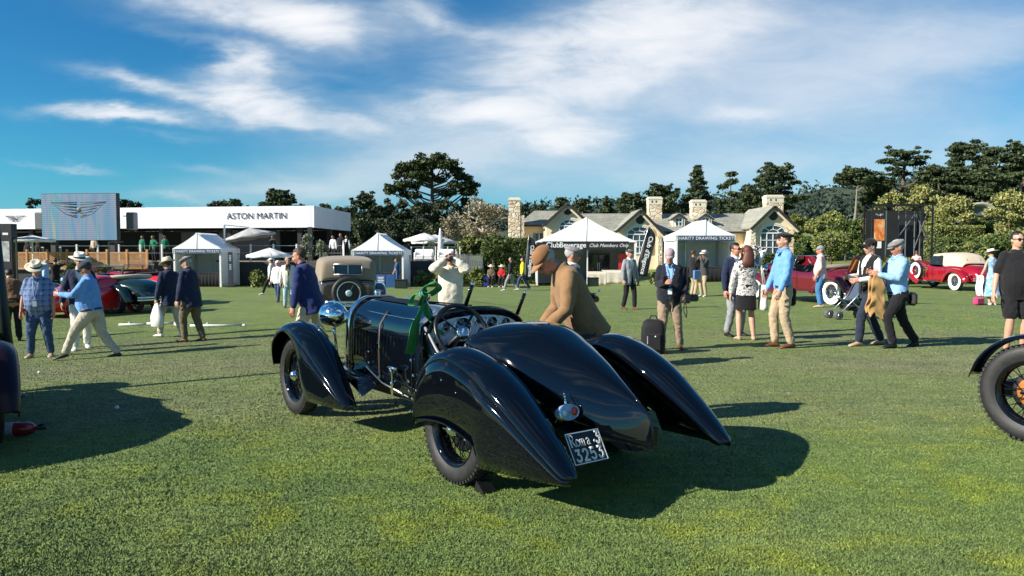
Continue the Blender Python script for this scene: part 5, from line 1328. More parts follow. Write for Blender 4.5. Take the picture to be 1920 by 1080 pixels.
        if rear == 'upright':
            wz = MB(); Mw = frame((-.475, 0, 1.24), (0, -1, 0), (.09, 0, 1))
            wz.box((0, 0, 0), (.60, .20, .02), Mw, bev=.008); w_ = wz.build('rear_window', DARKGLASS, tp)
            for (a, b2) in (((-.32, .12), (.32, .12)), ((.32, .12), (.32, -.12)), ((.32, -.12), (-.32, -.12)), ((-.32, -.12), (-.32, .12))): MB().tube([Mw @ Vector((a[0], a[1], .01)), Mw @ Vector((b2[0], b2[1], .01))], .012, 6).build('window_rim', STEEL, w_)
            MB().box((0, 0, .012), (.02, .2, .006), Mw).build('window_bar', STEEL, w_)
        else:
            Mw = frame((-.09, 0, 1.235), (0, -1, 0), (.75, 0, 1)); MB().box((0, 0, 0), (.62, .13, .02), Mw, bev=.008).build('rear_window', DARKGLASS, tp)
        for s in (-1, 1):
            gl = MB(); vs = [(1.60 * k, s * .60, 1.42), (.84, s * .655, 1.42), (.84, s * .69, 1.02), (1.72 * k, s * .68, 1.05)]
            gl.add([Vector(v) for v in vs] + [Vector(v) - Vector((0, s * .008, 0)) for v in vs], [(0, 1, 2, 3), (7, 6, 5, 4), (0, 4, 5, 1), (1, 5, 6, 2), (2, 6, 7, 3), (3, 7, 4, 0)], False)
            gl.build('side_window', DARKGLASS, root)
    elif top == 'down':
        MB().tube([(.62, -.66, 1.10), (.30, -.62, 1.13), (.12, 0, 1.15), (.30, .62, 1.13), (.62, .66, 1.10)], [(.10, .07)] * 5, 10, up=(0, 0, 1), round_end=True).build('folded_top', topm, root)
    if rear == 'rumble':
        Mr = frame((-.42, 0, 1.20), (0, -1, 0), (-.50, 0, .86)); rd = MB().box((0, 0, 0), (.92, .56, .05), Mr, bev=.02).build('rumble_lid', P, root)
        MB().box((0, -.02, .04), (.80, .46, .06), Mr, bev=.025).build('rumble_backrest', mat('orange_leather', (.36, .13, .035), .5, 0, .15), rd)
        MB().box((0, 0, 0), (.32, .15, .008), frame((-1.0, .42, .72), (0, -1, 0), (.1, 0, 1))).build('number_plate', mat('plate_brown', (.10, .035, .02), .5), root)
        for q in range(5): MB().box((-.10 + .05 * q, 0, .006), (.014, .075, .004), frame((-1.0, .42, .72), (0, -1, 0), (.1, 0, 1))).build('plate_mark', mat('plate_gold', (.45, .28, .10), .5), root)
        for q in (-1, 1): MB().box((0, q * .068, .006), (.31, .008, .004), frame((-1.0, .42, .72), (0, -1, 0), (.1, 0, 1))).build('plate_rim', STEEL, root)
    if rear == 'upright':
        put_wheel(root, 'spare_wheel', Vector((0, 0, 0)), wr, .16, 1, wall=None, rim=CHROME, solid=BLACK, simple=True, rimk=.68)
        sw = [o for o in root.children if o.name.startswith('spare_wheel')][0]; sw.matrix_local = Matrix.Translation((-.60, 0, .70)) @ Matrix.Rotation(R(90), 4, 'Z')
        MB().ball((-.685, 0, .70), (.02, .075, .075), 18, 10).build('spare_hub_badge', mat('badge_pale_blue', (.45, .62, .70), .25, .3, .3, 30), root)
        MB().bar((-.70, -.02, .72), (-.70, -.10, .90), .03, .012).build('spare_clamp', CHROME, root)
    return root

VC = vintage_car('maroon open vintage roadster with rumble seat lid raised and whitewall tyres', 10.15, 23.0, 112, MAROON, top='down', rear='rumble', topm=CANVAS, spare=None)
VH = vintage_car('bright red vintage convertible with beige soft top and whitewall tyres', 18.7, 31.2, 96, REDP, top='up', spare='side')
VF = vintage_car('grey-beige vintage tourer with tan soft top and rear-mounted spare wheel', -3.92, 18.2, 106, BEIGE, L=3.0, wr=.39, top='up', topm=TOPG, wall=None, rear='upright', rimm=BLACK, spk=BLACK)
VD = vintage_car('dark green vintage car with folded beige top', -12.0, 24.6, 150, GREENP, top='down', wall=None, spare='side', rimm=CHROME)
VE = vintage_car('red and black vintage car parked behind the dark green one', -13.0, 28.6, 146, SCARLET, fend=PAINT, top='down', topm=BLK, wall=None)
VB = vintage_car('dark plum vintage roadster with only its rear fender in view', -5.10, 6.21, 128, PLUM, L=3.0, wr=.38, top=None, wall=None, rimm=BLACK, spk=BLACK, wscreen=False)
VI = vintage_car('black vintage car with wire wheels over orange brake drums', 6.76, 4.26, 127, PAINT, L=3.1, wr=.41, top=None, wall=None, rimm=PAINT, spk=PAINT, cycle=True, boards=False, simple=False, nose=False, drum=mat('orange_drum', (.50, .19, .05), .4, .3, .15, 30))

def sports_car(label, x, y, head, P):
    root = empty('sports_car', (x, y, gz(x, y)), R(head), label, 'car')
    # rounded full-width body, engine in front; x forward, rear axle at 0, front axle at 2.4
    keys = [(3.22, [(0, .46), (.3, .46), (.55, .44), (.66, .40), (.66, .33), (.6, .28)]), (3.10, [(0, .62), (.35, .63), (.62, .62), (.75, .52), (.76, .36), (.70, .22)]), (2.7, [(0, .76), (.36, .76), (.60, .80), (.78, .70), (.82, .45), (.76, .20)]), (2.2, [(0, .82), (.36, .81), (.60, .81), (.77, .72), (.82, .45), (.78, .20)]), (1.7, [(0, .88), (.40, .87), (.62, .83), (.76, .74), (.80, .45), (.76, .20)]), (.9, [(0, .88), (.40, .87), (.63, .84), (.77, .75), (.80, .45), (.76, .20)]), (.2, [(0, .88), (.38, .87), (.62, .86), (.79, .77), (.83, .45), (.78, .20)]), (-.4, [(0, .80), (.34, .79), (.58, .77), (.72, .68), (.76, .45), (.70, .24)]), (-.78, [(0, .60), (.3, .60), (.5, .58), (.60, .52), (.62, .42), (.58, .32)])]
    body, _ = hull(keys, 5, 5, root, 'body', P, endcap=(True, True))
    cab = [(1.75, [(0, .88), (.35, .87), (.55, .84), (.6, .83), (.61, .82), (.62, .80)]), (1.25, [(0, 1.17), (.3, 1.16), (.48, 1.10), (.56, .98), (.60, .88), (.62, .80)]), (.6, [(0, 1.20), (.3, 1.19), (.48, 1.13), (.57, 1.0), (.61, .88), (.63, .80)]), (.0, [(0, 1.08), (.3, 1.07), (.46, 1.02), (.55, .94), (.60, .86), (.62, .8)]), (-.45, [(0, .82), (.26, .81), (.4, .79), (.48, .78), (.52, .77), (.54, .76)])]
    hull(cab, 5, 5, root, 'cabin', P)
    for s in (-1, 1):
        for (wx, nm) in ((0, 'rear_wheel'), (2.4, 'front_wheel')):
            put_wheel(root, nm, Vector((wx, s * .755, .31)), .31, .165, s, rim=CHROME, spoke=CHROME, nsp=28, simple=True)
            MB().lathe([(.36, .0), (.36, .012), (.335, .012), (.335, -.1)], 28, Matrix.Translation((wx, s * .80, .33)) @ Matrix.Rotation(R(-90) * s, 4, 'X')).build('wheel_arch_lip', P, body)
        MB().ball((3.02, s * .55, .60), (.10, .105, .105), 16, 10).build('headlamp', mat('frosted_lens', (.6, .65, .68), .2), root)
        MB().add([Vector((1.50, s * .575, .90)), Vector((.35, s * .60, .90)), Vector((.50, s * .515, 1.10)), Vector((1.22, s * .515, 1.10))], [(0, 1, 2, 3)], False).build('side_window', DARKGLASS, root, solid=.006)
    MB().add([Vector((1.62, -.46, .93)), Vector((1.62, .46, .93)), Vector((1.24, .40, 1.15)), Vector((1.24, -.40, 1.15))], [(0, 1, 2, 3)], False).build('windscreen', DARKGLASS, root, solid=.006)
    MB().ball((3.2, 0, .42), (.06, .42, .085), 20, 8).build('grille', UNDER, root)
    MB().tube([(3.12, -.68, .34), (3.30, 0, .36), (3.12, .68, .34)], [(.012, .03)] * 3, 8, up=(0, 0, 1)).build('bumper', CHROME, root)
    MB().ball((3.17, 0, .585), (.03, .045, .03), 12, 8).build('nose_badge', CHROME, root)
    return root
xs, ys = ground(165, 595)
VS = sports_car('low scarlet sports coupe with rounded nose behind the blue-shirted walker', xs - .55, ys + 2.6, 254, SCARLET)
# ---------------------------------------------------------------- tents, pavilion, house and other structures
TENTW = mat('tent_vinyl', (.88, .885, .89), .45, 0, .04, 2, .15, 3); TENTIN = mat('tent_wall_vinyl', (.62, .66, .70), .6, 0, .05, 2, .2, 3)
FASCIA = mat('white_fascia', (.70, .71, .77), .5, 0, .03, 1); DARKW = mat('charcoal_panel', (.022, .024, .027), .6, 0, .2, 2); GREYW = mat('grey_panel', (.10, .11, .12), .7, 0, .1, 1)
NAVYB = mat('navy_banner', (.022, .05, .12), .6, 0, .08); BLKB = mat('black_banner', (.010, .012, .016), .55, 0, .1); LETTER = mat('white_lettering', (.78, .79, .78), .6, 0, .02); INK = mat('dark_lettering', (.02, .03, .035), .5, 0, .05)
TIMBER = mat('cedar_lattice', (.52, .27, .11), .7, 0, .25, 4, .3, 30); DECKW = mat('deck_boards', (.22, .17, .12), .8, 0, .2); POLE = mat('dark_green_post', (.012, .022, .018), .45, 0, .2)
SKIRT = fabric('black_skirt', (.012, .012, .014)); LINEN = fabric('linen', (.60, .54, .44))

def gable_tent(label, x0, x1, y, depth, eave, peak, banner=None, textsize=.2, counter=True, inner_back=True, name='canopy_tent', zadj=0, open_h=None):
    w = x1 - x0; cx = (x0 + x1) / 2; zb = gz(cx, y) + zadj
    root = empty(name, (cx, y, zb), 0, label, 'tent', 'white canopy tents along the lawn')
    h = w / 2
    for sx in (-1, 1):
        for yy in (0.06, depth - .06):
            MB().box((sx * (h - .06), yy, eave / 2), (.10, .10, eave)).build('tent_leg', WHITE, root)
    # roof: two slopes sagging between ridge and eave, closed gables
    n = 8; rr = []
    for j in range(7):
        yy = depth * j / 6 ; row = []
        for i in range(-n, n + 1):
            t = abs(i) / n
            zz = lerp(peak, eave, t ** .93) - .035 * math.sin(math.pi * t) * (1 + .3 * math.cos(j * math.pi / 3))
            row.append((h * 1.02 * i / n, yy, zz))
        rr.append(row)
    rf = MB().rings(rr, False, False).build('tent_roof', TENTW, root, solid=.02)
    for yy in (-.012, depth + .012):
        vs = [(h * 1.02 * i / n, yy, lerp(peak, eave, (abs(i) / n) ** .93) - .035 * math.sin(math.pi * abs(i) / n) * 1.3 - .004) for i in range(-n, n + 1)]
        gb = MB(); m = len(vs)
        lo = [(v[0], yy, eave - .02) for v in vs]
        gb.rings([vs, lo], False, False, False).build('gable_panel', TENTW, root, solid=.02)
    for s in (-1, 1):
        MB().box((s * (h + .005), depth / 2, eave - .14), (.03, depth + .02, .26)).build('valance', TENTW, root)
    MB().tube([(0, -.02, eave), (0, -.03, peak)], .03, 6).build('gable_seam', TENTW, root)
    # walls
    for s in (-1, 1):
        rows = []
        for k in range(15):
            yy = .12 + (depth - .24) * k / 14
            rows.append([(s * (h - .09) + .02 * math.sin(k * 2.1) * math.sin(q * .9), yy, q / 8 * (eave - .05)) for q in range(9)])
        MB().rings(rows, False, False).build('side_wall', TENTW, root, solid=.008)
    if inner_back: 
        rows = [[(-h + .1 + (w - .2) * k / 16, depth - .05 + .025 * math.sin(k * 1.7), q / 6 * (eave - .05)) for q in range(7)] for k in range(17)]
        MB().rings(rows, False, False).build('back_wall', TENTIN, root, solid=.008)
        MB().bar((-h * .25, depth - .16, 0), (-h * .25, depth - .16, eave), .05).build('wall_pole', STEEL, root)
    if banner:
        bo = MB().box((.02, -.05, eave - .16), (w * .93, .02, .28)).build('banner', NAVYB, root)
        text('banner_lettering', banner, frame((0, -.064, eave - .16), (1, 0, 0), (0, 0, 1)), textsize, LETTER, bo, .002, space=1.06)
    if counter:
        rows = [[(-h + .16 + (w - .32) * k / 40, .35 + .02 * math.sin(k * 1.9), q * .38) for q in range(3)] for k in range(41)]
        cn = MB().rings(rows, False, False).build('counter_skirt', SKIRT, root, solid=.01)
        MB().box((0, .62, .775), (w - .28, .6, .03)).build('counter_top', SKIRT, cn)
    return root

# three ticket tents and the beverage tent
def xr(px, d): return (px - 960) / FPX * d
T1 = gable_tent('white ticket tent with navy banner nearest the white pavilion', xr(325, 44), xr(415, 44), 44, 3.0, 2.2, 3.1, 'CHARITY DRAWING TICKETS', .185)
fl = empty('vertical_sign', (xr(437, 44), 43.6, gz(xr(437, 44), 43.6)), 0, 'tall narrow navy sign leaning on the side of the ticket tent by the pavilion', 'sign')
MB().box((0, 0, 1.05), (.26, .05, 1.9)).build('sign_board', mat('sign_navy', (.008, .016, .035), .6), fl); [MB().box((0, -.028, 1.78 - .085 * k_), (.13 - .03 * (k_ % 2), .006, .04)).build('printed_mark', mat('sign_blue_print', (.40, .47, .56), .6), fl) for k_ in (0, 1, 2, 3, 6, 7, 8, 9)]
MB().box((0, 0, .05), (.5, .4, .08)).build('sign_foot', BLACK, fl)
T2 = gable_tent('white ticket tent with navy banner between the beige tourer and the dark trees', xr(660, 44), xr(757, 44), 44, 3.0, 2.1, 3.1, 'CHARITY DRAWING TICKETS', .20)
T3 = gable_tent('white ticket tent with navy banner in front of the stone house', xr(1266, 40), xr(1378, 40), 40, 3.0, 2.45, 3.25, 'CHARITY DRAWING TICKETS', .225)
T4 = gable_tent('large white beverage tent with black banner in front of the stone house', xr(1005, 46.5), xr(1193, 46.5), 46.5, 6.0, 2.62, 4.1, None, counter=False, name='beverage_tent')
bo = MB().box((-.05, -.06, 2.40), (5.2, .02, .50)).build('banner', BLKB, T4)
text('banner_lettering', 'Club', frame((-2.02, -.075, 2.42), (1, 0, 0), (0, 0, 1)), .44, LETTER, bo, .002, offset=.006)
text('banner_lettering', 'Beverage', frame((-.82, -.075, 2.42), (1, 0, 0), (0, 0, 1)), .44, LETTER, bo, .002, offset=.006)
text('script_lettering', 'Club Members Only', frame((1.35, -.075, 2.40), (1, 0, 0), (0, 0, 1)), .29, LETTER, bo, .002, shear=.35)
MB().box((-2.72, -.05, 2.2), (.62, .02, .7)).build('banner_end', BLKB, T4)
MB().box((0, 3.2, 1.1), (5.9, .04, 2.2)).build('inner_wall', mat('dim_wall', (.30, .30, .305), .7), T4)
MB().bar((.1, .3, 0), (.1, .3, 2.6), .07).build('tent_pole', WHITE, T4)
def props_in_bev():
    x0 = T4.location.x; y0 = T4.location.y; zb = T4.location.z
    fr = empty('drinks_fridge', (xr(1122, 48.3), 48.3, zb), 0, 'double-door glass drinks fridge inside the beverage tent', 'fridge')
    MB().box((0, .35, 1.08), (1.45, .7, 1.75)).build('cabinet', BLACK, fr)
    for s in (-1, 1):
        dr = MB().box((s * .35, -.02, 1.08), (.62, .03, 1.5)).build('glass_door', DARKGLASS, fr); MB().box((s * .06, -.05, 1.1), (.03, .03, .5)).build('door_handle', STEEL, dr)
    for (px, w, lab, drape) in ((1118, 1.1, 'cream-draped table at the corner of the beverage tent', 0), (1153, 1.5, 'cream-draped table with swagged cloth beside the red panel', 1)):
        t = empty('draped_table', (xr(px, 45.6), 45.6, gz(xr(px, 45.6), 45.6)), 0, lab, 'table')
        rows = [[(-w / 2 + w * k / 30, -.38 + .02 * math.sin(k * .55 + drape) * (1 - q / 5), q / 5 * .78) for q in range(6)] for k in range(31)]
        MB().rings(rows, False, False).build('table_skirt', LINEN, t, solid=.01); MB().box((0, 0, .79), (w, .78, .03)).build('table_top', LINEN, t)
    c = empty('cool_box', (xr(1112, 43.5), 43.5, gz(xr(1112, 43.5), 43.5)), 0, 'dark green cool box on the grass before the beverage tent', 'box')
    MB().box((0, 0, .22), (.62, .42, .44), bev=.03).build('box_body', POLE, c); MB().box((0, 0, .48), (.66, .46, .07), bev=.02).build('box_lid', POLE, c)
    r = empty('red_panel', (xr(1167, 47), 47, zb), 0, 'tall red panel at the side of the beverage tent', 'panel'); MB().box((0, 0, .95), (.5, .06, 1.9)).build('panel_board', mat('red_board', (.42, .02, .02), .5), r); MB().box((0, 0, .02), (.5, .3, .04)).build('panel_foot', BLACK, r)
props_in_bev()
def feather_flag(px, d, h, lean, label, words, w=.62):
    x = xr(px, d); root = empty('feather_flag', (x, d, gz(x, d)), 0, label, 'flag', 'black feather flags beside the beverage tent')
    pts = [Vector((lean * (t ** 1.5), 0, h * t)) for t in np.linspace(0, 1, 12)]; pts.append(pts[-1] + Vector((.28, 0, .06))); 
    MB().tube(pts, .018, 6).build('flag_pole', STEEL, root); MB().box((0, 0, .03), (.5, .5, .05)).build('flag_base', BLACK, root)
    rows = []
    for k in range(16):
        t = .17 + .83 * k / 15; p = Vector((lean * t ** 1.5, 0, h * t)); ww = w * (1 - max(0, (t - .72) / .28) ** 2.2 * .9)
        rows.append([p + Vector((ww * q, .05 * math.sin(q * 3 + k * .5), -.05 * q * (1 - t))) for q in (0, .25, .5, .75, 1)])
    fl = MB().rings(rows, False, False).build('flag_cloth', BLKB, root, solid=.004)
    tl = math.atan2(lean, h)
    text('flag_lettering', words, frame((lean * .42 + w * .5, -.055, h * .52), (math.sin(tl) * 1, 0, -1) if lean < .2 else (-math.sin(tl), 0, -math.cos(tl)), (1, 0, -math.sin(tl))), w * .52, LETTER, root, .002, offset=.004)
feather_flag(983, 42, 2.85, .25, 'black feather flag at the hedge side of the beverage tent', "Club d'Elegance", .52)
feather_flag(1190, 40.5, 3.1, .72, 'black feather flag leaning at the ticket side of the beverage tent', "Club d'Elegance", .62)

# white display pavilion with deck
def pavilion():
    C = Vector((-13.36, 52, 0)); Ld = Vector((-24.64, 4.2, 0)).normalized(); Sd = Vector((.46, 9.5, 0)).normalized()
    E = C + Ld * 52; S = C + Sd * 9.6; D = S + Ld * 52
    root = empty('pavilion', (C.x, C.y, gz(C.x, C.y)), 0, 'long low display pavilion with white fascia and dark open front', 'building')
    zb = gz(C.x, C.y)
    def q(p, z): return (p.x - C.x, p.y - C.y, z - zb)
    def slab(a, b, z0, z1, th, nm, m, inward):
        n = Vector((-(b - a).y, (b - a).x, 0)).normalized() * th * inward
        v = [q(a, z0), q(b, z0), q(b, z1), q(a, z1), q(a + n, z0), q(b + n, z0), q(b + n, z1), q(a + n, z1)]
        return MB().add(v, [(0, 1, 2, 3), (7, 6, 5, 4), (0, 4, 5, 1), (1, 5, 6, 2), (2, 6, 7, 3), (3, 7, 4, 0)], False).build(nm, m, root)
    ff = slab(C, E, 3.22, 4.68, .3, 'front_fascia', FASCIA, -1)
    slab(C + Sd * .02 + Vector((.004, 0, 0)), S, 3.223, 4.677, .3, 'side_fascia', mat('white_fascia', (0, 0, 0)), 1)
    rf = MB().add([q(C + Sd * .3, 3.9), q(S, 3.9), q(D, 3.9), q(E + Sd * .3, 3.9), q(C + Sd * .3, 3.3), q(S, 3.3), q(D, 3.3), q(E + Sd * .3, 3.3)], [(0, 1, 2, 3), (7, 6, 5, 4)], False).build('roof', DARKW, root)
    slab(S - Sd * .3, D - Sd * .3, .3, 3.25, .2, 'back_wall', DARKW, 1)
    for t in np.arange(1.2, 50, 5.2): 
        p = C + Ld * t + Sd * .5; MB().box((p.x - C.x, p.y - C.y, 1.9 - zb), (.28, .28, 2.7)).build('column', DARKW, root)
    for t in (0.1, 4.6, 9.0):
        p = C + Sd * t + Vector((-.3, 0, 0)); MB().box((p.x - C.x, p.y - C.y, 1.9 - zb), (.3, .3, 2.7)).build('column', DARKW, root)
    # grey display walls inside
    for (t0, t1) in ((3.5, 8.2), (8.9, 11.2)):
        slab(C + Ld * t0 + Sd * 2.6, C + Ld * t1 + Sd * 2.6, .6, 3.0, .15, 'display_wall', GREYW, -1)
    # deck
    OX = Vector((3.7, 0, 0)); F = C - Sd * 6.0 + OX; G = E - Sd * 6.0; S2 = S + OX
    MB().add([q(F, .95), q(G, .95), q(D, .95), q(S2, .95)], [(0, 1, 2, 3)], False).build('deck_floor', DECKW, root)
    slab(F, G, zb - .3, .95, .1, 'deck_front_wall', mat('deck_wall', (.030, .034, .036), .7), -1); slab(F, S2, zb - .3, .95, .1, 'deck_side_wall', mat('deck_wall', (0, 0, 0)), 1)
    for t in np.arange(0.2, 20, 1.5):
        p = F + Ld * t + Sd * .2; MB().box((p.x - C.x, p.y - C.y, 1.5 - zb), (.09, .09, 1.1)).build('rail_post', WHITE, root)
    for z in (1.95, 1.5):
        a, b = F + Ld * .2 + Sd * .2, F + Ld * 20 + Sd * .2; MB().bar(q(a, z), q(b, z), .02).build('rail_cable', STEEL, root)
    # lettering and emblem
    def onface(px, z): 
        u = (px - 960) / FPX; s = (u * C.y - C.x) / (Ld.x - u * Ld.y); p = C + Ld * s - Vector((-(E - C).y, (E - C).x, 0)).normalized() * -.012
        return p
    p = onface(483, 0); M = frame((p.x - C.x - .02 * Ld.y, p.y - C.y - .03, 1.58 + (472 - 406.5) / 27.0 * 1.0 - zb), tuple(-Ld), (0, 0, 1))
    text('fascia_lettering', 'ASTON MARTIN', M, .60, INK, ff, .004, space=1.02)
    p = onface(32, 0); M = frame((p.x - C.x, p.y - C.y - .03, 3.95 - zb), tuple(-Ld), (0, 0, 1))
    wings(ff, M, .85, INK, 'wing_emblem')
def wings(parent, M, s, m, nm):
    b = MB()
    for k in (-1, 1):
        for (y0, y1, x1) in ((.20, .26, 1.0), (.10, .18, .86), (.0, .08, .70), (-.10, -.04, .5), (-.2, -.16, .3)):
            b.tube([M @ Vector((k * .06 * s, y0 * s, .006)), M @ Vector((k * x1 * .6 * s, (y0 + .03) * s, .006)), M @ Vector((k * x1 * s, y1 * s, .006))], [(.022 * s, .004), (.018 * s, .004), (.010 * s, .004)], 6, up=M.to_3x3() @ Vector((0, 0, 1)))
        b.tube([M @ Vector((k * .06 * s, -.26 * s, .006)), M @ Vector((k * .5 * s, -.12 * s, .006)), M @ Vector((k * 1.02 * s, .28 * s, .006)), M @ Vector((k * .06 * s, .27 * s, .006))], [(.014 * s, .004)] * 4, 6, up=M.to_3x3() @ Vector((0, 0, 1)))
    b.box((0, 0, .004), (.2 * s, .16 * s, .008), M)
    return b.build(nm, m, parent)
pavilion()

def led_screen():
    d = 45.5; x0, x1 = xr(80, d), xr(222, d - .6); w = x1 - x0; z0, z1 = 2.24, 5.0
    cx = (x0 + x1) / 2; rz = math.atan2(-.6, w); zb = gz(cx, d)
    root = empty('video_screen', (cx, d - .3, zb), rz, 'large outdoor video screen showing a winged emblem on shimmering blue', 'screen')
    m = bpy.data.materials.new('screen_image'); m.use_nodes = True; N = NT(m.node_tree); b = m.node_tree.nodes['Principled BSDF']
    tc = N.n('ShaderNodeTexCoord').outputs['Object']
    ns = N.noise(N.mapping(tc, rot=(0, R(-14), 0), scale=(1.5, 1, .16)), 1.0, 2, .5, .6)
    c = N.ramp(ns.outputs[0], [(.32, (.28, .26, .48)), (.40, (.05, .38, .66)), (.48, (.34, .40, .58)), (.56, (.03, .44, .64)), (.64, (.60, .56, .34)), (.72, (.22, .42, .62))])
    sp = N.n('ShaderNodeSeparateXYZ'); N.l(tc, sp.inputs[0])
    st = N.math('ADD', N.math('MULTIPLY', N.math('GREATER_THAN', N.math('FRACT', N.math('MULTIPLY', sp.outputs[2], 8.5)), .35), .5), .5)
    c2 = N.mix(1.0, c, (1, 1, 1), 'MULTIPLY'); hs = N.n('ShaderNodeHueSaturation'); N.l(c2, hs.inputs['Color']); N.l(st, hs.inputs['Value'])
    b.inputs['Base Color'].default_value = (.03, .03, .035, 1); N.l(hs.outputs[0], b.inputs['Emission Color']); b.inputs['Emission Strength'].default_value = .36
    h = z1 - z0; zc = (z0 + z1) / 2 - zb
    cb = MB().box((0, .16, zc), (w, .3, h)).build('screen_cabinet', DARKW, root)
    MB().box((0, 0, zc), (w - .06, .02, h - .06)).build('screen_face', m, root)
    wings(cb, frame((0, -.014, zc + h * .14), (1, 0, 0), (0, 0, 1)), 1.72, mat('emblem_bronze', (.035, .045, .05), .5), 'winged_emblem')
    MB().lathe([(0, .02), (.13, .02), (.16, .0)], 20, frame((0, -.012, zc + h * .14), (1, 0, 0), (0, 0, 1))).build('emblem_roundel', mat('emblem_bronze', (0, 0, 0)), cb)
    for s in (-1, 1):
        MB().box((s * (w / 2 - .5), .4, (z0 - zb) / 2), (.3, .3, z0 - zb)).build('screen_leg', DARKW, root)
        sp_ = empty('line_speaker', (cx + s * (w / 2 + .32), d + .5 , 0), 0, 'grey loudspeaker hung beside the ' + ('wing' if s < 0 else 'lettering') + ' side of the video screen', 'speaker')
        sp_.location.z = 2.9
        MB().box((0, 0, .5), (.5, .5, 1.05), bev=.05).build('speaker_cabinet', mat('speaker_grey', (.20, .21, .22), .6), sp_); MB().box((0, -.26, .5), (.4, .02, .9)).build('speaker_grille', mat('speaker_mesh', (.13, .135, .14), .6), sp_)
        MB().bar((-s * .2, 0, .8), (-s * .45, -.2, .8), .05).build('speaker_bracket', DARKW, sp_)
led_screen()

def lattice_fence():
    d = 44.2; z0, z1 = .62, 1.52
    root = empty('lattice_fence', (xr(150, d), d, gz(xr(150, d), d)), 0, 'cedar lattice fence in front of the video screen deck', 'fence')
    ox, zb = root.location.x, root.location.z; xs = np.linspace(xr(14, d), xr(276, d), 8) - ox
    MB().box((0, .3, .45), (xs[-1] - xs[0] + .5, .3, z0 - zb)).build('plinth', DARKW, root)
    for i, x in enumerate(xs):
        MB().box((x, 0, z0 - zb + .55), (.10, .10, 1.10)).build('fence_post', TIMBER, root)
        if i == len(xs) - 1: break
        w = xs[i + 1] - x
        for z in (z0, z1): MB().box((x + w / 2, 0, z - zb), (w - .1, .06, .08)).build('fence_rail', TIMBER, root)
        b = MB(); hh = z1 - z0 - .08; n = 11
        for k in range(n + 4):
            for s in (-1, 1):
                a = -hh + (w + hh) * k / (n + 3)
                pa = [(a, 0), (a + hh, hh)]
                if s < 0: pa = [(w - p[0], p[1]) for p in pa]
                (ax, az), (bx, bz) = pa
                def clip(px, pz, qx, qz):
                    if px < .05: t = (.05 - px) / (qx - px); px, pz = .05, pz + (qz - pz) * t
                    elif px > w - .05: t = (w - .05 - px) / (qx - px); px, pz = w - .05, pz + (qz - pz) * t
                    return px, pz
                p_ = clip(ax, az, bx, bz); q_ = clip(bx, bz, ax, az)
                if abs(p_[0] - q_[0]) > .05: b.bar((x + p_[0], .012 * s, z0 - zb + .04 + p_[1]), (x + q_[0], .012 * s, z0 - zb + .04 + q_[1]), .012, .045, up=(0, 1, 0) if False else (1, 0, 0))
        o = b.build('lattice_strips', TIMBER, root); o['kind'] = 'stuff'
lattice_fence()

# the stone house behind the tents
def stone_mat():
    m = bpy.data.materials.new('carmel_stone'); m.use_nodes = True; N = NT(m.node_tree); b = m.node_tree.nodes['Principled BSDF']; b.inputs['Roughness'].default_value = .9
    tc = N.n('ShaderNodeTexCoord').outputs['Object']; mp = N.mapping(tc, scale=(2.4, 2.4, 3.6))
    vo = N.n('ShaderNodeTexVoronoi', feature='F1'); N.l(mp, vo.inputs['Vector']); vo.inputs['Scale'].default_value = 1.0
    ve = N.n('ShaderNodeTexVoronoi', feature='DISTANCE_TO_EDGE'); N.l(mp, ve.inputs['Vector']); ve.inputs['Scale'].default_value = 1.0
    hs = N.n('ShaderNodeSeparateColor'); N.l(vo.outputs['Color'], hs.inputs[0])
    c = N.ramp(hs.outputs[0], [(.1, (.60, .47, .32)), (.4, (.74, .63, .46)), (.7, (.82, .73, .56)), (.95, (.62, .45, .28))])
    c = N.mix(N.ramp(ve.outputs['Distance'], [(.02, .8), (.06, 0.0)]), c, (.42, .35, .26)); N.l(c, b.inputs['Base Color'])
    bn = N.n('ShaderNodeBump'); bn.inputs['Strength'].default_value = .8; bn.inputs['Distance'].default_value = .05; N.l(N.ramp(ve.outputs['Distance'], [(0, 0.0), (.12, 1.0)]), bn.inputs['Height']); N.l(bn.outputs[0], b.inputs['Normal'])
    return m
def slate_mat():
    m = bpy.data.materials.new('slate_roof'); m.use_nodes = True; N = NT(m.node_tree); b = m.node_tree.nodes['Principled BSDF']; b.inputs['Roughness'].default_value = .75
    tc = N.n('ShaderNodeTexCoord').outputs['Object']
    br = N.n('ShaderNodeTexBrick'); N.l(N.mapping(tc, rot=(R(90), 0, 0)), br.inputs['Vector']); br.inputs['Scale'].default_value = 1.0; br.inputs['Brick Width'].default_value = .34; br.inputs['Row Height'].default_value = .16; br.inputs['Mortar Size'].default_value = .012
    br.inputs['Color1'].default_value = (.22, .22, .185, 1); br.inputs['Color2'].default_value = (.34, .33, .27, 1); br.inputs['Mortar'].default_value = (.06, .06, .05, 1)
    ns = N.noise(N.mapping(tc, scale=(1, 1, 2.5)), 1.3, 5, .65).outputs[0]
    N.l(N.mix(.55, br.outputs['Color'], N.ramp(ns, [(.3, (.20, .205, .175)), (.55, (.34, .34, .28)), (.75, (.48, .44, .33))])), b.inputs['Base Color'])
    bn = N.n('ShaderNodeBump'); bn.inputs['Strength'].default_value = .6; bn.inputs['Distance'].default_value = .03; N.l(br.outputs['Fac'], bn.inputs['Height']); bn.invert = True; N.l(bn.outputs[0], b.inputs['Normal'])
    return m
STN = stone_mat(); SLATE = slate_mat(); STUCCO = mat('cream_stucco', (.84, .68, .46), .85, 0, .08, 2, .2, 20); EAVE = mat('dark_eave', (.03, .025, .02), .6, 0, .1); TRIM = mat('cream_trim', (.70, .64, .50), .7, 0, .05)

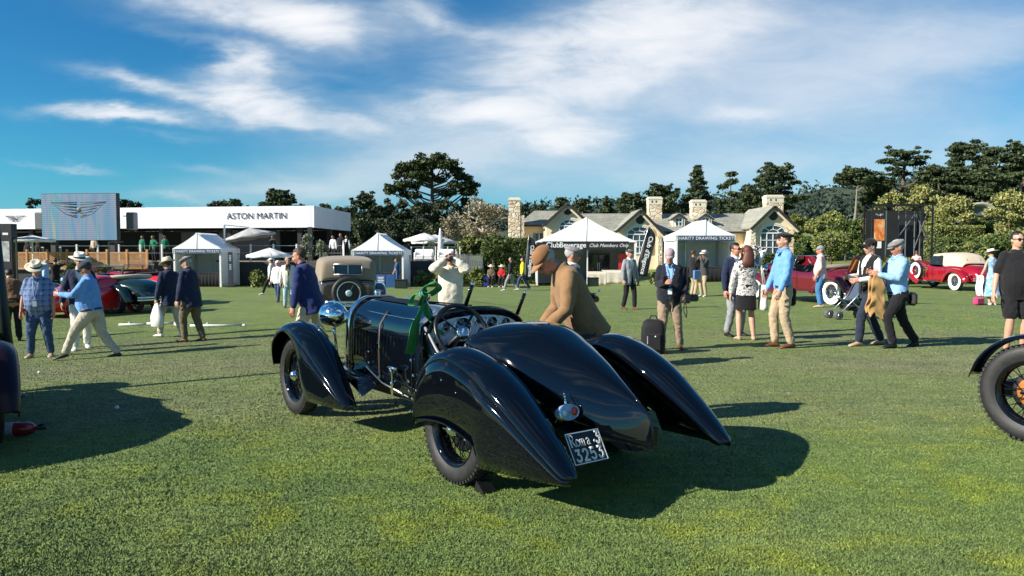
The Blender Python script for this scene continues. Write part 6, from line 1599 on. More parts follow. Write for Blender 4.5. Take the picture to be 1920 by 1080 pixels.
def house():
    d = 60.0; k = FPX / d
    X = lambda px: (px - 960) / k
    Z = lambda row: CAMZ + (HOR - row) / k
    gx = X(1215); g0 = gz(gx, d)
    root = empty('stone_house', (0, d, 0), 0, 'single-storey stone house with slate roof, gables and four chimneys', 'house')
    zb = min(gz(X(960), d), gz(X(1475), d)) - .4
    def roofplane(pts, nm='roof'): return MB().add(pts, [tuple(range(len(pts)))], False).build(nm, SLATE, root, solid=.07)
    ev = Z(433); rg = Z(396)
    MB().box(((X(1020) + X(1470)) / 2, 4.0, (zb + ev) / 2), (X(1470) - X(1020), 7.2, ev - zb)).build('wall', STUCCO, root)
    MB().box(((X(978) + X(1030)) / 2, 4.3, (zb + Z(420)) / 2), (X(1030) - X(978), 5.6, Z(420) - zb)).build('wall', STUCCO, root)
    # main roof: front and back slopes
    rf = roofplane([(X(1030), -.1, ev - .08), (X(1470), -.1, ev - .08), (X(1440), 4.0, rg), (X(1030), 4.0, rg)])
    roofplane([(X(1470), 8.1, ev - .08), (X(1030), 8.1, ev - .08), (X(1030), 4.0, rg), (X(1440), 4.0, rg)]); roofplane([(X(1472), 8.1, ev - .08), (X(1440), 4.0, rg), (X(1472), -.1, ev - .08)][::-1])
    e1 = Z(420); r1 = Z(390)
    roofplane([(X(968), 1.0, e1 - .06), (X(1034), 1.0, e1 - .06), (X(1062), 4.2, r1), (X(1005), 4.2, r1)]); roofplane([(X(968), 1.0, e1 - .06), (X(1005), 4.2, r1), (X(968), 7.5, e1 - .06)]); roofplane([(X(968), 7.5, e1 - .06), (X(1005), 4.2, r1), (X(1062), 4.2, r1), (X(1034), 7.5, e1 - .06)])
    MB().bar((X(968), .98, e1 - .1), (X(1034), .98, e1 - .1), .1, .16).build('eave', EAVE, root); MB().bar((X(1090), -.14, ev - .13), (X(1400), -.14, ev - .13), .1, .16).build('eave', EAVE, root)
    def arch_window(cx, y, z0, zs, r, parent, nx=2, nz=3, side=True):
        """arched window: z0 sill, zs springing, r half width"""
        n = 12; arc = [(cx + r * math.cos(a), zs + r * .62 * math.sin(a)) for a in np.linspace(0, math.pi, n + 1)]
        poly = [(cx - r, z0), (cx + r, z0)] + arc
        g = MB(); g.add([(p[0], y - .02, p[1]) for p in poly], [tuple(range(len(poly)))], False); w = g.build('window', mat('window_glass', (.045, .065, .085), .08, 0, .3, 1, spec=.6), root)
        fr_ = MB(); pts = [(cx - r, z0)] + arc[::-1] + [(cx + r, z0)]
        for a, b_ in zip(pts[:-1], pts[1:]): fr_.bar((a[0], y - .05, a[1]), (b_[0], y - .05, b_[1]), .06, .10, up=(0, 1, 0))
        fr_.bar((cx - r, y - .05, z0), (cx + r, y - .05, z0), .08, .10); fr_.bar((cx - r, y - .05, zs), (cx + r, y - .05, zs), .07, .09)
        fr_.build('window_frame', WHITE, w)
        for i in range(1, nx * 2): 
            xx = cx - r + 2 * r * i / (nx * 2); MB().bar((xx, y - .045, z0), (xx, y - .045, zs), .05, .05).build('muntin', WHITE, w)
        for j in range(1, nz): zz = lerp(z0, zs, j / nz); MB().bar((cx - r, y - .045, zz), (cx + r, y - .045, zz), .05, .05).build('muntin', WHITE, w)
        for a in (R(45), R(90), R(135)): MB().bar((cx + r * .45 * math.cos(a), y - .045, zs + r * .28 * math.sin(a)), (cx + r * math.cos(a), y - .045, zs + r * .62 * math.sin(a)), .05, .05).build('muntin', WHITE, w)
        aa = MB()
        for a, b_ in zip(np.linspace(0, math.pi, 9)[:-1], np.linspace(0, math.pi, 9)[1:]): aa.bar((cx + r * .45 * math.cos(a), y - .045, zs + r * .28 * math.sin(a)), (cx + r * .45 * math.cos(b_), y - .045, zs + r * .28 * math.sin(b_)), .05, .05)
        aa.build('fan_arc', WHITE, w)
        tr = MB()                                       # stone surround
        for a, b_ in zip(np.linspace(0, math.pi, 13)[:-1], np.linspace(0, math.pi, 13)[1:]):
            tr.bar((cx + (r + .13) * math.cos(a), y - .03, zs + (r * .62 + .13) * math.sin(a)), (cx + (r + .13) * math.cos(b_), y - .03, zs + (r * .62 + .13) * math.sin(b_)), .14, .18, up=(0, 1, 0))
        tr.build('window_surround', TRIM, root)
    def gable(pl, pr, pc, rp, re_l, re_r, y, matl, vent_row, back=4.0):
        """front gable: left, right, peak columns and rows"""
        a = (X(pl), Z(re_l)); c = (X(pc), Z(rp)); b_ = (X(pr), Z(re_r))
        ins = .22
        poly = [(a[0] + ins, zb), (b_[0] - ins, zb), (b_[0] - ins, b_[1] - .05), (c[0], c[1] - .22), (a[0] + ins, a[1] - .05)]
        mb = MB(); mb.add([(p[0], y, p[1]) for p in poly] + [(p[0], y + back, p[1]) for p in poly], [(0, 1, 2, 3, 4), (9, 8, 7, 6, 5)] + [(i, (i + 1) % 5, 5 + (i + 1) % 5, 5 + i) for i in range(5)], False); mb.build('gable_wall', matl, root)
        for p in (a, b_):
            roofplane([(p[0], y - .35, p[1] - .12), (c[0], y - .35, c[1]), (c[0], y + back, c[1]), (p[0], y + back, p[1] - .12)] if p is b_ else [(p[0], y - .35, p[1] - .12), (p[0], y + back, p[1] - .12), (c[0], y + back, c[1]), (c[0], y - .35, c[1])])
            MB().bar((p[0], y - .40, p[1] - .16), (c[0], y - .40, c[1] - .06), .08, .20, up=(0, 1, 0) if False else (0, 0, 1)).build('bargeboard', EAVE, root)
            MB().bar((p[0], y - .28, p[1] - .38), (c[0], y - .28, c[1] - .28), .06, .14).build('trim_board', TRIM, root)
        MB().lathe([(0, .02), (.24, .02), (.30, .05), (.34, .0)], 20, frame((c[0], y - .02, Z(vent_row)), (1, 0, 0), (0, 0, 1)) ).build('round_vent', EAVE, root)
    gable(1018, 1110, 1063, 383, 420, 424, -.6, STUCCO, 396); arch_window(X(1066), -.6, Z(470), Z(424), .75, root)
    gable(1152, 1240, 1196, 395, 431, 438, -.9, STUCCO, 413); arch_window(X(1195), -.9, Z(475), Z(440), .95, root)
    gable(1392, 1478, 1435, 389, 428, 427, -1.6, STUCCO, 407, 6.0); arch_window(X(1435), -1.6, Z(477), Z(438), .94, root)
    for (px0, px1, y) in ((1393, 1402, -1.7), (1459, 1471, -1.7), (1228, 1236, -1.0)): MB().box(((X(px0) + X(px1)) / 2, y, (zb + Z(432)) / 2), (X(px1) - X(px0), .3, Z(432) - zb)).build('stone_pier', STN, root)
    def chimney(px0, px1, row0, row1, y, dp=.95, caps=True):
        x0, x1 = X(px0), X(px1); z1, z0 = Z(row0), Z(row1); cx = (x0 + x1) / 2; w = x1 - x0
        c = MB().box((cx, y, (z0 + z1) / 2 - .3), (w, dp, z1 - z0 + .4)).build('chimney', STN, root)
        MB().box((cx, y, z1 - .06), (w + .1, dp + .1, .14)).build('chimney_cap', TRIM, c); MB().box((cx, y, z1 + .05), (w * .94, dp * .94, .10)).build('chimney_crown', TRIM, c)
        if caps:
            MB().box((cx, y, z1 - .32), (w + .03, dp + .03, .40)).build('chimney_top_block', TRIM, c)
            for o in (-.25, .05): MB().box((cx + o * w, y - dp / 2 - .02, z1 - .30), (.10, .02, .16)).build('flue_slot', EAVE, c)
    chimney(954, 975, 373, 500, .6, 1.0, False); MB().box((X(968), .55, (zb + Z(404)) / 2), (X(983) - X(953), .8, Z(404) - zb)).build('chimney_base', STN, root)
    chimney(1227, 1253, 367, 404, 3.2); chimney(1311, 1338, 373, 406, 3.0); chimney(1441, 1473, 367, 430, 1.2)
    for (pc, r0, r1) in ((1277, 400, 426), (1328, 400, 425)):
        hw = .48; y = 1.0; zt, ze, zl = Z(r0), Z(409), Z(r1)
        dm = MB().box((X(pc), y + .8, (ze + zl) / 2), (hw * 2, 1.6, ze - zl)).build('dormer', TRIM, root)
        for s in (-1, 1):
            v = [(X(pc) + s * (hw + .14), y - .15, ze - .08), (X(pc), y - .15, zt), (X(pc), y + 2.4, zt), (X(pc) + s * (hw + .14), y + 2.4, ze - .08)]
            MB().add(v if s > 0 else v[::-1], [(0, 1, 2, 3)], False).build('dormer_roof', SLATE, dm, solid=.08); MB().bar((X(pc) + s * (hw + .16), y - .18, ze - .12), (X(pc), y - .18, zt - .02), .06, .10).build('dormer_bargeboard', EAVE, dm)
        MB().add([(X(pc) - hw, y - .003, ze), (X(pc) + hw, y - .003, ze), (X(pc), y - .003, zt - .04)], [(0, 1, 2)], False).build('dormer_gable', TRIM, dm)
        MB().box((X(pc), y - .01, (ze + zl) / 2 + .08), (.52, .02, .62)).build('dormer_window', mat('window_glass', (0, 0, 0)), dm)
        for o in (-.26, 0, .26): MB().bar((X(pc) + o, y - .03, (ze + zl) / 2 - .24), (X(pc) + o, y - .03, (ze + zl) / 2 + .40), .05).build('muntin', WHITE, dm)
        for o in (-.24, .08, .40): MB().bar((X(pc) - .27, y - .034, (ze + zl) / 2 + o), (X(pc) + .27, y - .034, (ze + zl) / 2 + o), .05).build('muntin', WHITE, dm)
    for px in (1012, 1248, 1256):
        dd = MB().box((X(px), -.02 if px > 1100 else 1.45, Z(455)), (.55, .06, 1.5)).build('window', mat('window_glass', (0, 0, 0)), root); MB().box((X(px), -.06 if px > 1100 else 1.41, Z(455)), (.06, .04, 1.5)).build('muntin', WHITE, dd)
        MB().box((X(px) - .36, -.02 if px > 1100 else 1.45, Z(455)), (.2, .08, 1.5)).build('shutter', mat('shutter_blue', (.12, .18, .22), .6), dd)
house()

# black stage tower with poster
def stage():
    d = 38.0; x0, x1 = xr(1634, d), xr(1746, d); w = x1 - x0; cx = (x0 + x1) / 2; zb = gz(cx, d); h = CAMZ + (HOR - 384) / FPX * d - zb
    root = empty('stage_tower', (cx, d, zb), 0, 'black scrim stage tower with truss frame and orange poster', 'stage')
    SCR = mat('black_scrim', (.012, .014, .015), .8, 0, .2, 1)
    MB().box((.0, .8, h / 2 - .12), (w - .06, .04, h - .3)).build('back_scrim', SCR, root)
    MB().box((-w / 2 + .32, -.02, h / 2 - .12), (.60, .06, h - .26)).build('front_panel', SCR, root)
    MB().box((w * .22, .74, h * .52), (w * .30, .04, h * .72)).build('inner_screen', DARKW, root)
    for s in (-1, 1):
        for yy in (0, .9):
            MB().bar((s * w / 2, yy, 0), (s * w / 2, yy, h), .07).build('truss_leg', BLACK, root)
    for z in (h, h - .32):
        for yy in (0, .9): MB().bar((-w / 2, yy, z), (w / 2, yy, z), .05).build('truss_chord', BLACK, root)
    for k in range(9): MB().bar((-w / 2 + w * k / 9, 0, h - (.32 if k % 2 else 0)), (-w / 2 + w * (k + 1) / 9, 0, h - (0 if k % 2 else .32)), .035).build('truss_web', BLACK, root)
    for (a, z0, z1) in ((-.04, 0, h), (.62 - .3, 0, h - .3), (w / 2 - .72, 0, h - .3), (w / 2 - .45, 0, h - .3)): MB().bar((a + .0, .30, z0), (a, .30, z1), .035).build('scaffold_tube', mat('grey_tube', (.16, .16, .165), .6), root)
    for (p, q) in (((w / 2 - .72, .28, h - .35), (w / 2 - .1, .28, h * .55)), ((w / 2 - .1, .28, h - .35), (w / 2 - .72, .28, h * .45)), ((-.04, .28, h * .6), (w / 2 - .72, .28, h - .45)), ((w / 2 - .9, .28, h * .58), (w / 2, .28, h * .6))): MB().bar(p, q, .03).build('scaffold_brace', BLACK if p[2] < h * .6 else mat('grey_tube', (0, 0, 0)), root)
    PO = bpy.data.materials.new('orange_poster'); PO.use_nodes = True; N = NT(PO.node_tree); b = PO.node_tree.nodes['Principled BSDF']; tc = N.n('ShaderNodeTexCoord').outputs['Object']
    N.l(N.ramp(N.noise(N.mapping(tc, scale=(2, 1, 1.3)), 1.6, 3, .5, .8).outputs[0], [(.38, (.58, .13, .025)), (.52, (.70, .24, .06)), (.62, (.74, .46, .25)), (.72, (.62, .18, .04))]), b.inputs['Base Color'])
    ps = MB().box((-w / 2 + .32, -.07, h - 1.25), (.50, .03, 1.05)).build('poster', PO, root)
    wings(root, frame((-w / 2 + .32, -.055, h - .52), (1, 0, 0), (0, 0, 1)), .21, mat('pale_logo', (.55, .56, .55), .6), 'panel_emblem')
    MB().box((-w / 2 + .32, -.06, h - 1.98), (.22, .03, .34)).build('poster_figure', WHITE, root)
    MB().bar((-w / 2 + .64, -.05, 0), (-w / 2 + .64, -.05, h - .3), .05).build('truss_leg', STEEL, root)
stage()

# umbrellas
def umbrella(px, row, d, r, label, z=None, canti=0, col=None, tilt=0, closed=False, sides=8, h=None):
    x = xr(px, d); zt = CAMZ + (HOR - row) / FPX * d; zb = z if z is not None else gz(x, d)
    root = empty('parasol', (x, d, zb), 0, label, 'parasol', 'parasols on the pavilion terrace')
    m = col or mat('parasol_canvas', (.72, .72, .70), .8, 0, .05); H = zt - zb
    if closed:
        MB().lathe([(.05, H * .25), (.16, H * .32), (.20, H * .5), (.15, H * .8), (.05, H)], 10, None).build('folded_canopy', m, root); MB().bar((0, 0, 0), (0, 0, H * .3), .06).build('pole', STEEL, root); MB().box((0, 0, .04), (.6, .6, .08)).build('base', BLACK, root); return
    hh = h or r * .32
    M = Matrix.Translation((0, 0, H)) @ Matrix.Rotation(R(tilt), 4, 'Y')
    rr = []
    for (q, zz) in ((.02, 0), (.35, -hh * .36), (.7, -hh * .72), (1.0, -hh)):
        rr.append([(r * q * math.cos(2 * math.pi * k / 32) / max(.92, math.cos(((2 * math.pi * k / 32) % (2 * math.pi / sides)) - math.pi / sides)) * .96, r * q * math.sin(2 * math.pi * k / 32), zz - .05 * q * abs(math.sin(sides / 2 * 2 * math.pi * k / 32))) for k in range(32)])
    rr.append([(p[0], p[1], p[2] - .12) for p in rr[-1]])
    MB().rings(rr, True, False, M=M).build('canopy', m, root, solid=.01)
    for k in range(sides):
        a = 2 * math.pi * (k + .5) / sides; MB().bar(M @ Vector((0, 0, -.05)), M @ Vector((r * .97 * math.cos(a), r * .97 * math.sin(a), -hh - .02)), .025).build('rib', STEEL, root)
    if canti:
        MB().bar((canti, 0, 0), (canti, 0, H + .2), .09).build('mast', STEEL, root); MB().bar((canti, 0, H + .2), (0, 0, H + .05), .06).build('arm', STEEL, root); MB().box((canti, 0, .05), (.8, .8, .1)).build('base', BLACK, root)
    else: MB().bar((0, 0, 0), (0, 0, H), .05).build('pole', WHITE, root); MB().box((0, 0, .04), (.6, .6, .08)).build('base', BLACK, root)
umbrella(468, 428, 47.3, 1.5, 'large tilted grey parasol by the pavilion corner', .96, -1.5, mat('grey_canvas', (.40, .40, .39), .8), -9)
umbrella(505, 465, 45, 1.3, 'white parasol over the terrace tables below the lettering', None)
umbrella(795, 437, 52, 1.35, 'white parasol beyond the ticket tent with blue boxes'); umbrella(815, 440, 55, 1.6, 'white parasol farther back beside the folded one'); umbrella(826, 428, 50, 1, 'folded white parasol standing upright by the bare tree', closed=True)
umbrella(62, 442, 43, 1.15, 'white flat awning parasol beside the video screen', h=.2); 
# ---------------------------------------------------------------- trees, hedges and shrubs
def leaf_mat(name, dark, light, rough=.6, tr=.25):
    m = bpy.data.materials.new(name); m.use_nodes = True; t = m.node_tree; N = NT(t); b = t.nodes['Principled BSDF']
    g = N.n('ShaderNodeNewGeometry'); ns = N.noise(g.outputs['Position'], .9, 4, .6).outputs[0]
    f = N.math('ADD', N.math('MULTIPLY', g.outputs['Random Per Island'], .55), N.math('MULTIPLY', ns, .5))
    N.l(N.ramp(f, [(.15, dark), (.85, light)]), b.inputs['Base Color']); b.inputs['Roughness'].default_value = rough; b.inputs['Specular IOR Level'].default_value = .25
    return m
PINE_L = leaf_mat('pine_needles', (.014, .026, .010), (.075, .100, .030)); CYP_L = leaf_mat('cypress_leaves', (.013, .026, .013), (.085, .112, .045)); DARK_L = leaf_mat('dark_evergreen_leaves', (.013, .024, .012), (.068, .088, .036)); BUSH_L = leaf_mat('shrub_leaves', (.05, .078, .02), (.28, .30, .085)); LIGHT_L = leaf_mat('pale_shrub_leaves', (.08, .10, .026), (.40, .39, .14)); HEDGE_L = leaf_mat('hedge_leaves', (.022, .042, .012), (.11, .15, .036)); BARE_L = leaf_mat('dry_olive_leaves', (.08, .08, .045), (.32, .29, .18)); OLIVE_L = leaf_mat('silver_olive_leaves', (.08, .095, .06), (.28, .30, .20)); FAR_L = leaf_mat('far_wood_leaves', (.018, .034, .024), (.042, .066, .044))
BARK = mat('bark', (.10, .075, .055), .9, 0, .3, 3, .6, 12); PALEBARK = mat('pale_bark', (.38, .33, .26), .9, 0, .25, 3, .5, 12)

def leaves_mesh(name, clumps, size, rng, aspect=1.0, up=0.0, shell=.55):
    """clumps: (centre, (rx, ry, rz), count); small kite-shaped leaves spread through each clump"""
    C = []; 
    for c, r, n in clumps:
        v = rng.normal(size=(n, 3)); v /= np.linalg.norm(v, axis=1)[:, None] + 1e-9
        rad = shell + (1 - shell) * rng.random(n) ** .6
        rad *= 1 + .18 * rng.normal(size=n)
        C.append(np.array(c)[None] + v * rad[:, None] * np.array(r)[None])
    P = np.concatenate(C); n = len(P)
    a = rng.normal(size=(n, 3)); a[:, 2] = a[:, 2] * (1 - up) + up * 1.2; a /= np.linalg.norm(a, axis=1)[:, None]
    b = np.cross(a, rng.normal(size=(n, 3))); b /= np.linalg.norm(b, axis=1)[:, None] + 1e-9
    s = size * (.6 + .8 * rng.random(n))[:, None]
    q = np.empty((n, 4, 3), np.float32)
    q[:, 0] = P - a * s * aspect; q[:, 1] = P + b * s * .55; q[:, 2] = P + a * s * aspect; q[:, 3] = P - b * s * .55
    me = bpy.data.meshes.new(name); me.vertices.add(n * 4); me.vertices.foreach_set('co', q.reshape(-1)); me.loops.add(n * 4); me.loops.foreach_set('vertex_index', np.arange(n * 4, dtype=np.int32)); me.polygons.add(n); me.polygons.foreach_set('loop_start', np.arange(0, n * 4, 4, dtype=np.int32)); me.update(calc_edges=True)
    return me

TREES = 0
def tree(label, px, d, top, width, bottom, kind, leaf=None, base=None, dens=1.0, name=None, group=None, trunk_px=None, cat='tree', bark=BARK, explicit=None, lean=0):
    global TREES; TREES += 1
    rng = np.random.default_rng(100 + TREES); rnd = random.Random(TREES * 13)
    k = FPX / d; x = ((trunk_px or px) - 960) / k; zb = gz(x, d) if base is None else base
    root = empty(name or {'pine': 'pine_tree', 'cypress': 'cypress_tree', 'dome': 'evergreen_tree', 'conifer': 'conifer_tree', 'bare': 'oak_tree', 'bush': 'shrub', 'umbrella': 'cypress_tree'}[kind], (x, d, zb), 0, label, cat, group)
    zt = CAMZ + (HOR - top) / k - zb; z0 = CAMZ + (HOR - bottom) / k - zb; W = width / k / 2; ox = (px - 960) / k - x; H = zt - z0
    cl = []; leaf = leaf or {'pine': PINE_L, 'cypress': CYP_L, 'dome': DARK_L, 'conifer': CYP_L, 'bare': BARE_L, 'bush': BUSH_L, 'umbrella': CYP_L}[kind]
    size = .15 * d / 80 if kind != 'bush' else .11 * d / 60
    if explicit:
        for (ex, er, rx, ry) in explicit:
            for s in range(9):
                r_ = rnd.uniform(.26, .42); cl.append((((ex - 960) / k - x + rnd.uniform(-.75, .75) * rx / k, rnd.uniform(-.8, .8) * max(1.0, rx / k), CAMZ + (HOR - er) / k - zb + rnd.uniform(-.65, .65) * ry / k), (max(.55, rx / k * r_), max(.55, rx / k * r_), max(.32, ry / k * r_ * 1.2))))
    elif kind in ('dome', 'bush', 'bare'):
        n = int((26 if kind != 'bush' else 30) * max(1, W / 2.2) ** .8)
        for i in range(n):
            a = rnd.uniform(0, 2 * math.pi); q = rnd.random() ** .55; t = rnd.random()
            wz = math.sqrt(max(0, 1 - (2 * t - 1) ** 2)) if kind != 'bush' else math.sqrt(max(.05, 1 - t * t))
            r = W * rnd.uniform(.17, .33)
            cl.append(((ox + (W - r * .7) * q * wz * math.cos(a), (W - r * .7) * q * wz * math.sin(a), z0 + r * .3 + (H - r) * t), (r, r, r * rnd.uniform(.6, .85))))
    elif kind == 'conifer':
        n = 30
        for i in range(n):
            t = (i + .5) / n; a = i * 2.4; rr = W * (1 - t) ** .8 * rnd.uniform(.5, 1.05) * .8
            r = W * (.16 + .26 * (1 - t)); cl.append(((ox + rr * math.cos(a), rr * math.sin(a), z0 + H * t), (r, r, max(.25, r * .32))))
    elif kind in ('cypress', 'umbrella'):
        n = int(36 if kind == 'cypress' else 26)
        for i in range(n):
            t = ((i + .5) / n) if kind == 'cypress' else .55 + .45 * (i + .5) / n; a = i * 2.4 + rnd.uniform(-.5, .5)
            env = (math.sin(math.pi * min(1, t * .78 + .16)) ** .7) if kind == 'cypress' else math.sqrt(max(.1, 1 - ((t - .62) / .42) ** 2))
            rr = W * env * rnd.uniform(.25, .85); r = W * rnd.uniform(.15, .30)
            cl.append(((ox + rr * math.cos(a) + lean * t, rr * math.sin(a), z0 + H * t - .05 * H), (r * 1.3, r * 1.1, max(.22, r * .26))))
            if rnd.random() < .6:    # upturned tip
                cl.append(((ox + (rr + r) * math.cos(a) + lean * t, (rr + r) * math.sin(a), z0 + H * t + r * .25), (r * .5, r * .5, r * .22)))
    elif kind == 'pine':
        for i in range(16):
            a = i * 2.4; t = rnd.random(); rr = W * rnd.uniform(.2, .85) * math.sqrt(max(.15, 1 - t * t)); r = W * rnd.uniform(.22, .36)
            cl.append(((ox + rr * math.cos(a), rr * math.sin(a), z0 + H * (.15 + .8 * t)), (r, r, r * .5)))
    area = sum(4 * (c[1][0] * c[1][1] + c[1][0] * c[1][2] * 2) for c in cl)
    cov = dens * (1.5 if kind != 'bare' else .75)
    tot = int(min(11500, cov * area / (size * size * 1.1)))
    full = [(c, r, max(8, int(tot * (r[0] * r[1] + 2 * r[0] * r[2]) * 4 / area))) for c, r in cl]
    asp = 1.25 if kind in ('pine', 'conifer', 'cypress', 'umbrella') else .9
    me = leaves_mesh('crown', full, size, rng, asp, .25 if kind in ('cypress', 'umbrella', 'conifer') else 0, .35)
    o = bpy.data.objects.new('crown', me); COL.objects.link(o); me.materials.append(leaf); o.parent = root
    # trunk and limbs
    b = MB(); tr = max(.08, min(.55, W * .10)) * {'pine': .72, 'umbrella': .55}.get(kind, 1)
    if kind == 'bush': tr = .06
    topz = z0 + H * (.72 if kind not in ('conifer',) else .97)
    spine = [Vector((ox * t + .12 * W * math.sin(t * 5 + TREES) * t * (1 - t) + lean * t * .6, .1 * W * math.cos(t * 4) * t * (1 - t), -.25 + (topz + .25) * t)) for t in np.linspace(0, 1, 8)]
    b.tube(spine, [lerp(tr * 1.25, tr * .3, t ** .8) for t in np.linspace(0, 1, 8)], 8)
    if kind != 'conifer':
        for c, r in cl[::(4 if explicit else 1) if kind in ('pine', 'bare', 'umbrella') else 3]:
            c = Vector(c); hz_ = min(max(c.z - (c.xy - Vector((ox, 0))).length * .55, topz * .25), topz)
            t = (hz_ + .25) / (topz + .25); i = min(6, int(t * 7)); p0 = spine[i].lerp(spine[i + 1], t * 7 - i)
            mid = p0.lerp(c, .5) + Vector((0, 0, -.10 * (c - p0).length if kind != 'bare' else .06 * (c - p0).length))
            rb = tr * (.34 if kind != 'bare' else .5); b.tube([p0, mid, c], [rb, rb * .7, rb * .28], 6)
            if kind == 'bare':
                for s in range(5):
                    e = c + Vector((rnd.uniform(-1, 1), rnd.uniform(-1, 1), rnd.uniform(-.3, 1))) * r[0] * 1.05; b.tube([mid.lerp(c, rnd.uniform(.2, .9)), mid.lerp(e, .6) + Vector((0, 0, .1)), e], [rb * .45, rb * .3, rb * .12], 5)
    b.build('trunk', bark, root)
    return root

GB = 'dark evergreens behind the ticket tents'; GH = 'trees behind the stone house'; GR_ = 'cypresses on the rise beyond the stage'; GS = 'shrubs on the bank beyond the stage'
tree('tall broad-crowned pine rising above the dark trees', 812, 85, 287, 168, 380, 'pine', trunk_px=816, dens=.95, explicit=[(806, 302, 42, 13), (775, 318, 38, 14), (830, 316, 42, 15), (800, 330, 60, 13), (752, 326, 20, 12), (850, 322, 18, 12), (765, 350, 36, 11), (742, 356, 20, 9), (768, 366, 22, 6), (866, 345, 26, 10), (884, 352, 16, 10), (868, 334, 14, 8), (840, 362, 18, 5), (880, 360, 16, 5)])
for i, (px, top, w, bot, d, kind, lab) in enumerate((
    (612, 382, 60, 460, 92, 'dome', 'low dark evergreen just beyond the pavilion corner'), (648, 376, 62, 465, 88, 'dome', 'dark evergreen between the pavilion and the spiky-topped tree'), (684, 360, 66, 460, 84, 'cypress', 'spiky-topped dark tree beyond the pavilion corner'), (722, 372, 66, 468, 86, 'dome', 'dark rounded evergreen behind the ticket tent with blue boxes'),
    (756, 372, 60, 470, 90, 'dome', 'dark evergreen under the left limb of the tall pine'), (790, 376, 70, 470, 80, 'dome', 'dark evergreen at the foot of the tall pine'), (838, 368, 76, 468, 82, 'dome', 'dark evergreen under the right limb of the tall pine'), (874, 370, 56, 468, 86, 'dome', 'dark evergreen beside the bare-branched oak'),
    (700, 405, 120, 480, 70, 'dome', 'broad low dark tree behind the ticket tent with blue boxes'), (770, 408, 120, 482, 72, 'dome', 'broad low dark tree behind the white parasols'), (840, 405, 90, 482, 70, 'dome', 'low dark tree beside the folded parasol'), (628, 400, 90, 475, 76, 'dome', 'low dark tree against the pavilion side'))):
    tree(lab, px, d, top, w, bot, kind, group=GB, dens=1.1, leaf=DARK_L)
tree('pale bare-branched oak with sparse grey foliage beside the stone chimney', 908, 64, 364, 118, 455, 'bare', bark=PALEBARK, dens=.5)
tree('smaller bare-branched oak in front of the dark evergreens', 858, 67, 398, 76, 455, 'bare', bark=PALEBARK, dens=.5)
for (px, top, w, bot, d, kind, lab) in ((70, 369, 40, 410, 78, 'dome', 'dark treetop above the wing emblem end of the pavilion'), (238, 374, 66, 410, 78, 'dome', 'dark treetop behind the video screen'), (418, 376, 60, 400, 92, 'dome', 'low treetop above the pavilion roof'), (444, 376, 26, 400, 90, 'umbrella', 'small flat-topped tree above the pavilion roof'), (526, 358, 78, 410, 82, 'cypress', 'wide wind-swept cypress above the pavilion lettering')):
    tree(lab, px, d, top, w, bot, kind, group='treetops above the pavilion')
for (px, top, w, bot, d, kind, lab) in ((985, 381, 50, 430, 85, 'dome', 'low rounded tree beside the tall stone chimney'), (1012, 374, 46, 430, 92, 'dome', 'rounded tree over the hipped roof wing'), (1052, 369, 40, 420, 86, 'dome', 'dark rounded tree above the first gable'), (1092, 373, 56, 420, 84, 'dome', 'spreading dark tree behind the main ridge'), (1137, 371, 42, 420, 82, 'conifer', 'small conifer behind the main ridge'), (1180, 364, 66, 420, 80, 'cypress', 'spiky cypress between the gable and the chimney'), (1238, 346, 84, 420, 82, 'cypress', 'tall feathery cypress behind the second chimney'), (1306, 313, 82, 420, 84, 'conifer', 'tall pointed conifer behind the dormers'), (1368, 317, 58, 420, 88, 'pine', 'sparse tall pine between conifer and broad cypress'), (1448, 306, 116, 430, 84, 'cypress', 'broad dark cypress behind the last chimney'), (1405, 345, 80, 430, 80, 'cypress', 'dark cypress between the dormer and the last gable')):
    tree(lab, px, d, top, w, bot, kind, group=GH, dens=.95)
tree('flat-topped cypress with tall pale bare stems', 1606, 84, 318, 92, 372, 'umbrella', group=GR_, trunk_px=1599, bark=mat('grey_bark', (.22, .19, .15), .9))
for (px, top, w, bot, lab, d) in ((1640, 335, 80, 420, 'dark cypress beside the pale-stemmed one', 88), (1690, 276, 118, 410, 'tall ragged cypress above the stage tower', 86), (1755, 310, 100, 420, 'dark cypress filling the gap over the pale shrubs', 82), (1800, 264, 120, 400, 'tallest dark cypress beyond the stage', 84), (1862, 272, 110, 400, 'dense cypress between the tallest one and the frame edge', 88), (1915, 266, 110, 400, 'dark cypress at the end of the row', 83), (1840, 320, 140, 420, 'low spreading cypress under the tallest ones', 80)):
    tree(lab, px, d, top, w, bot, 'cypress', group=GR_, dens=1.0)
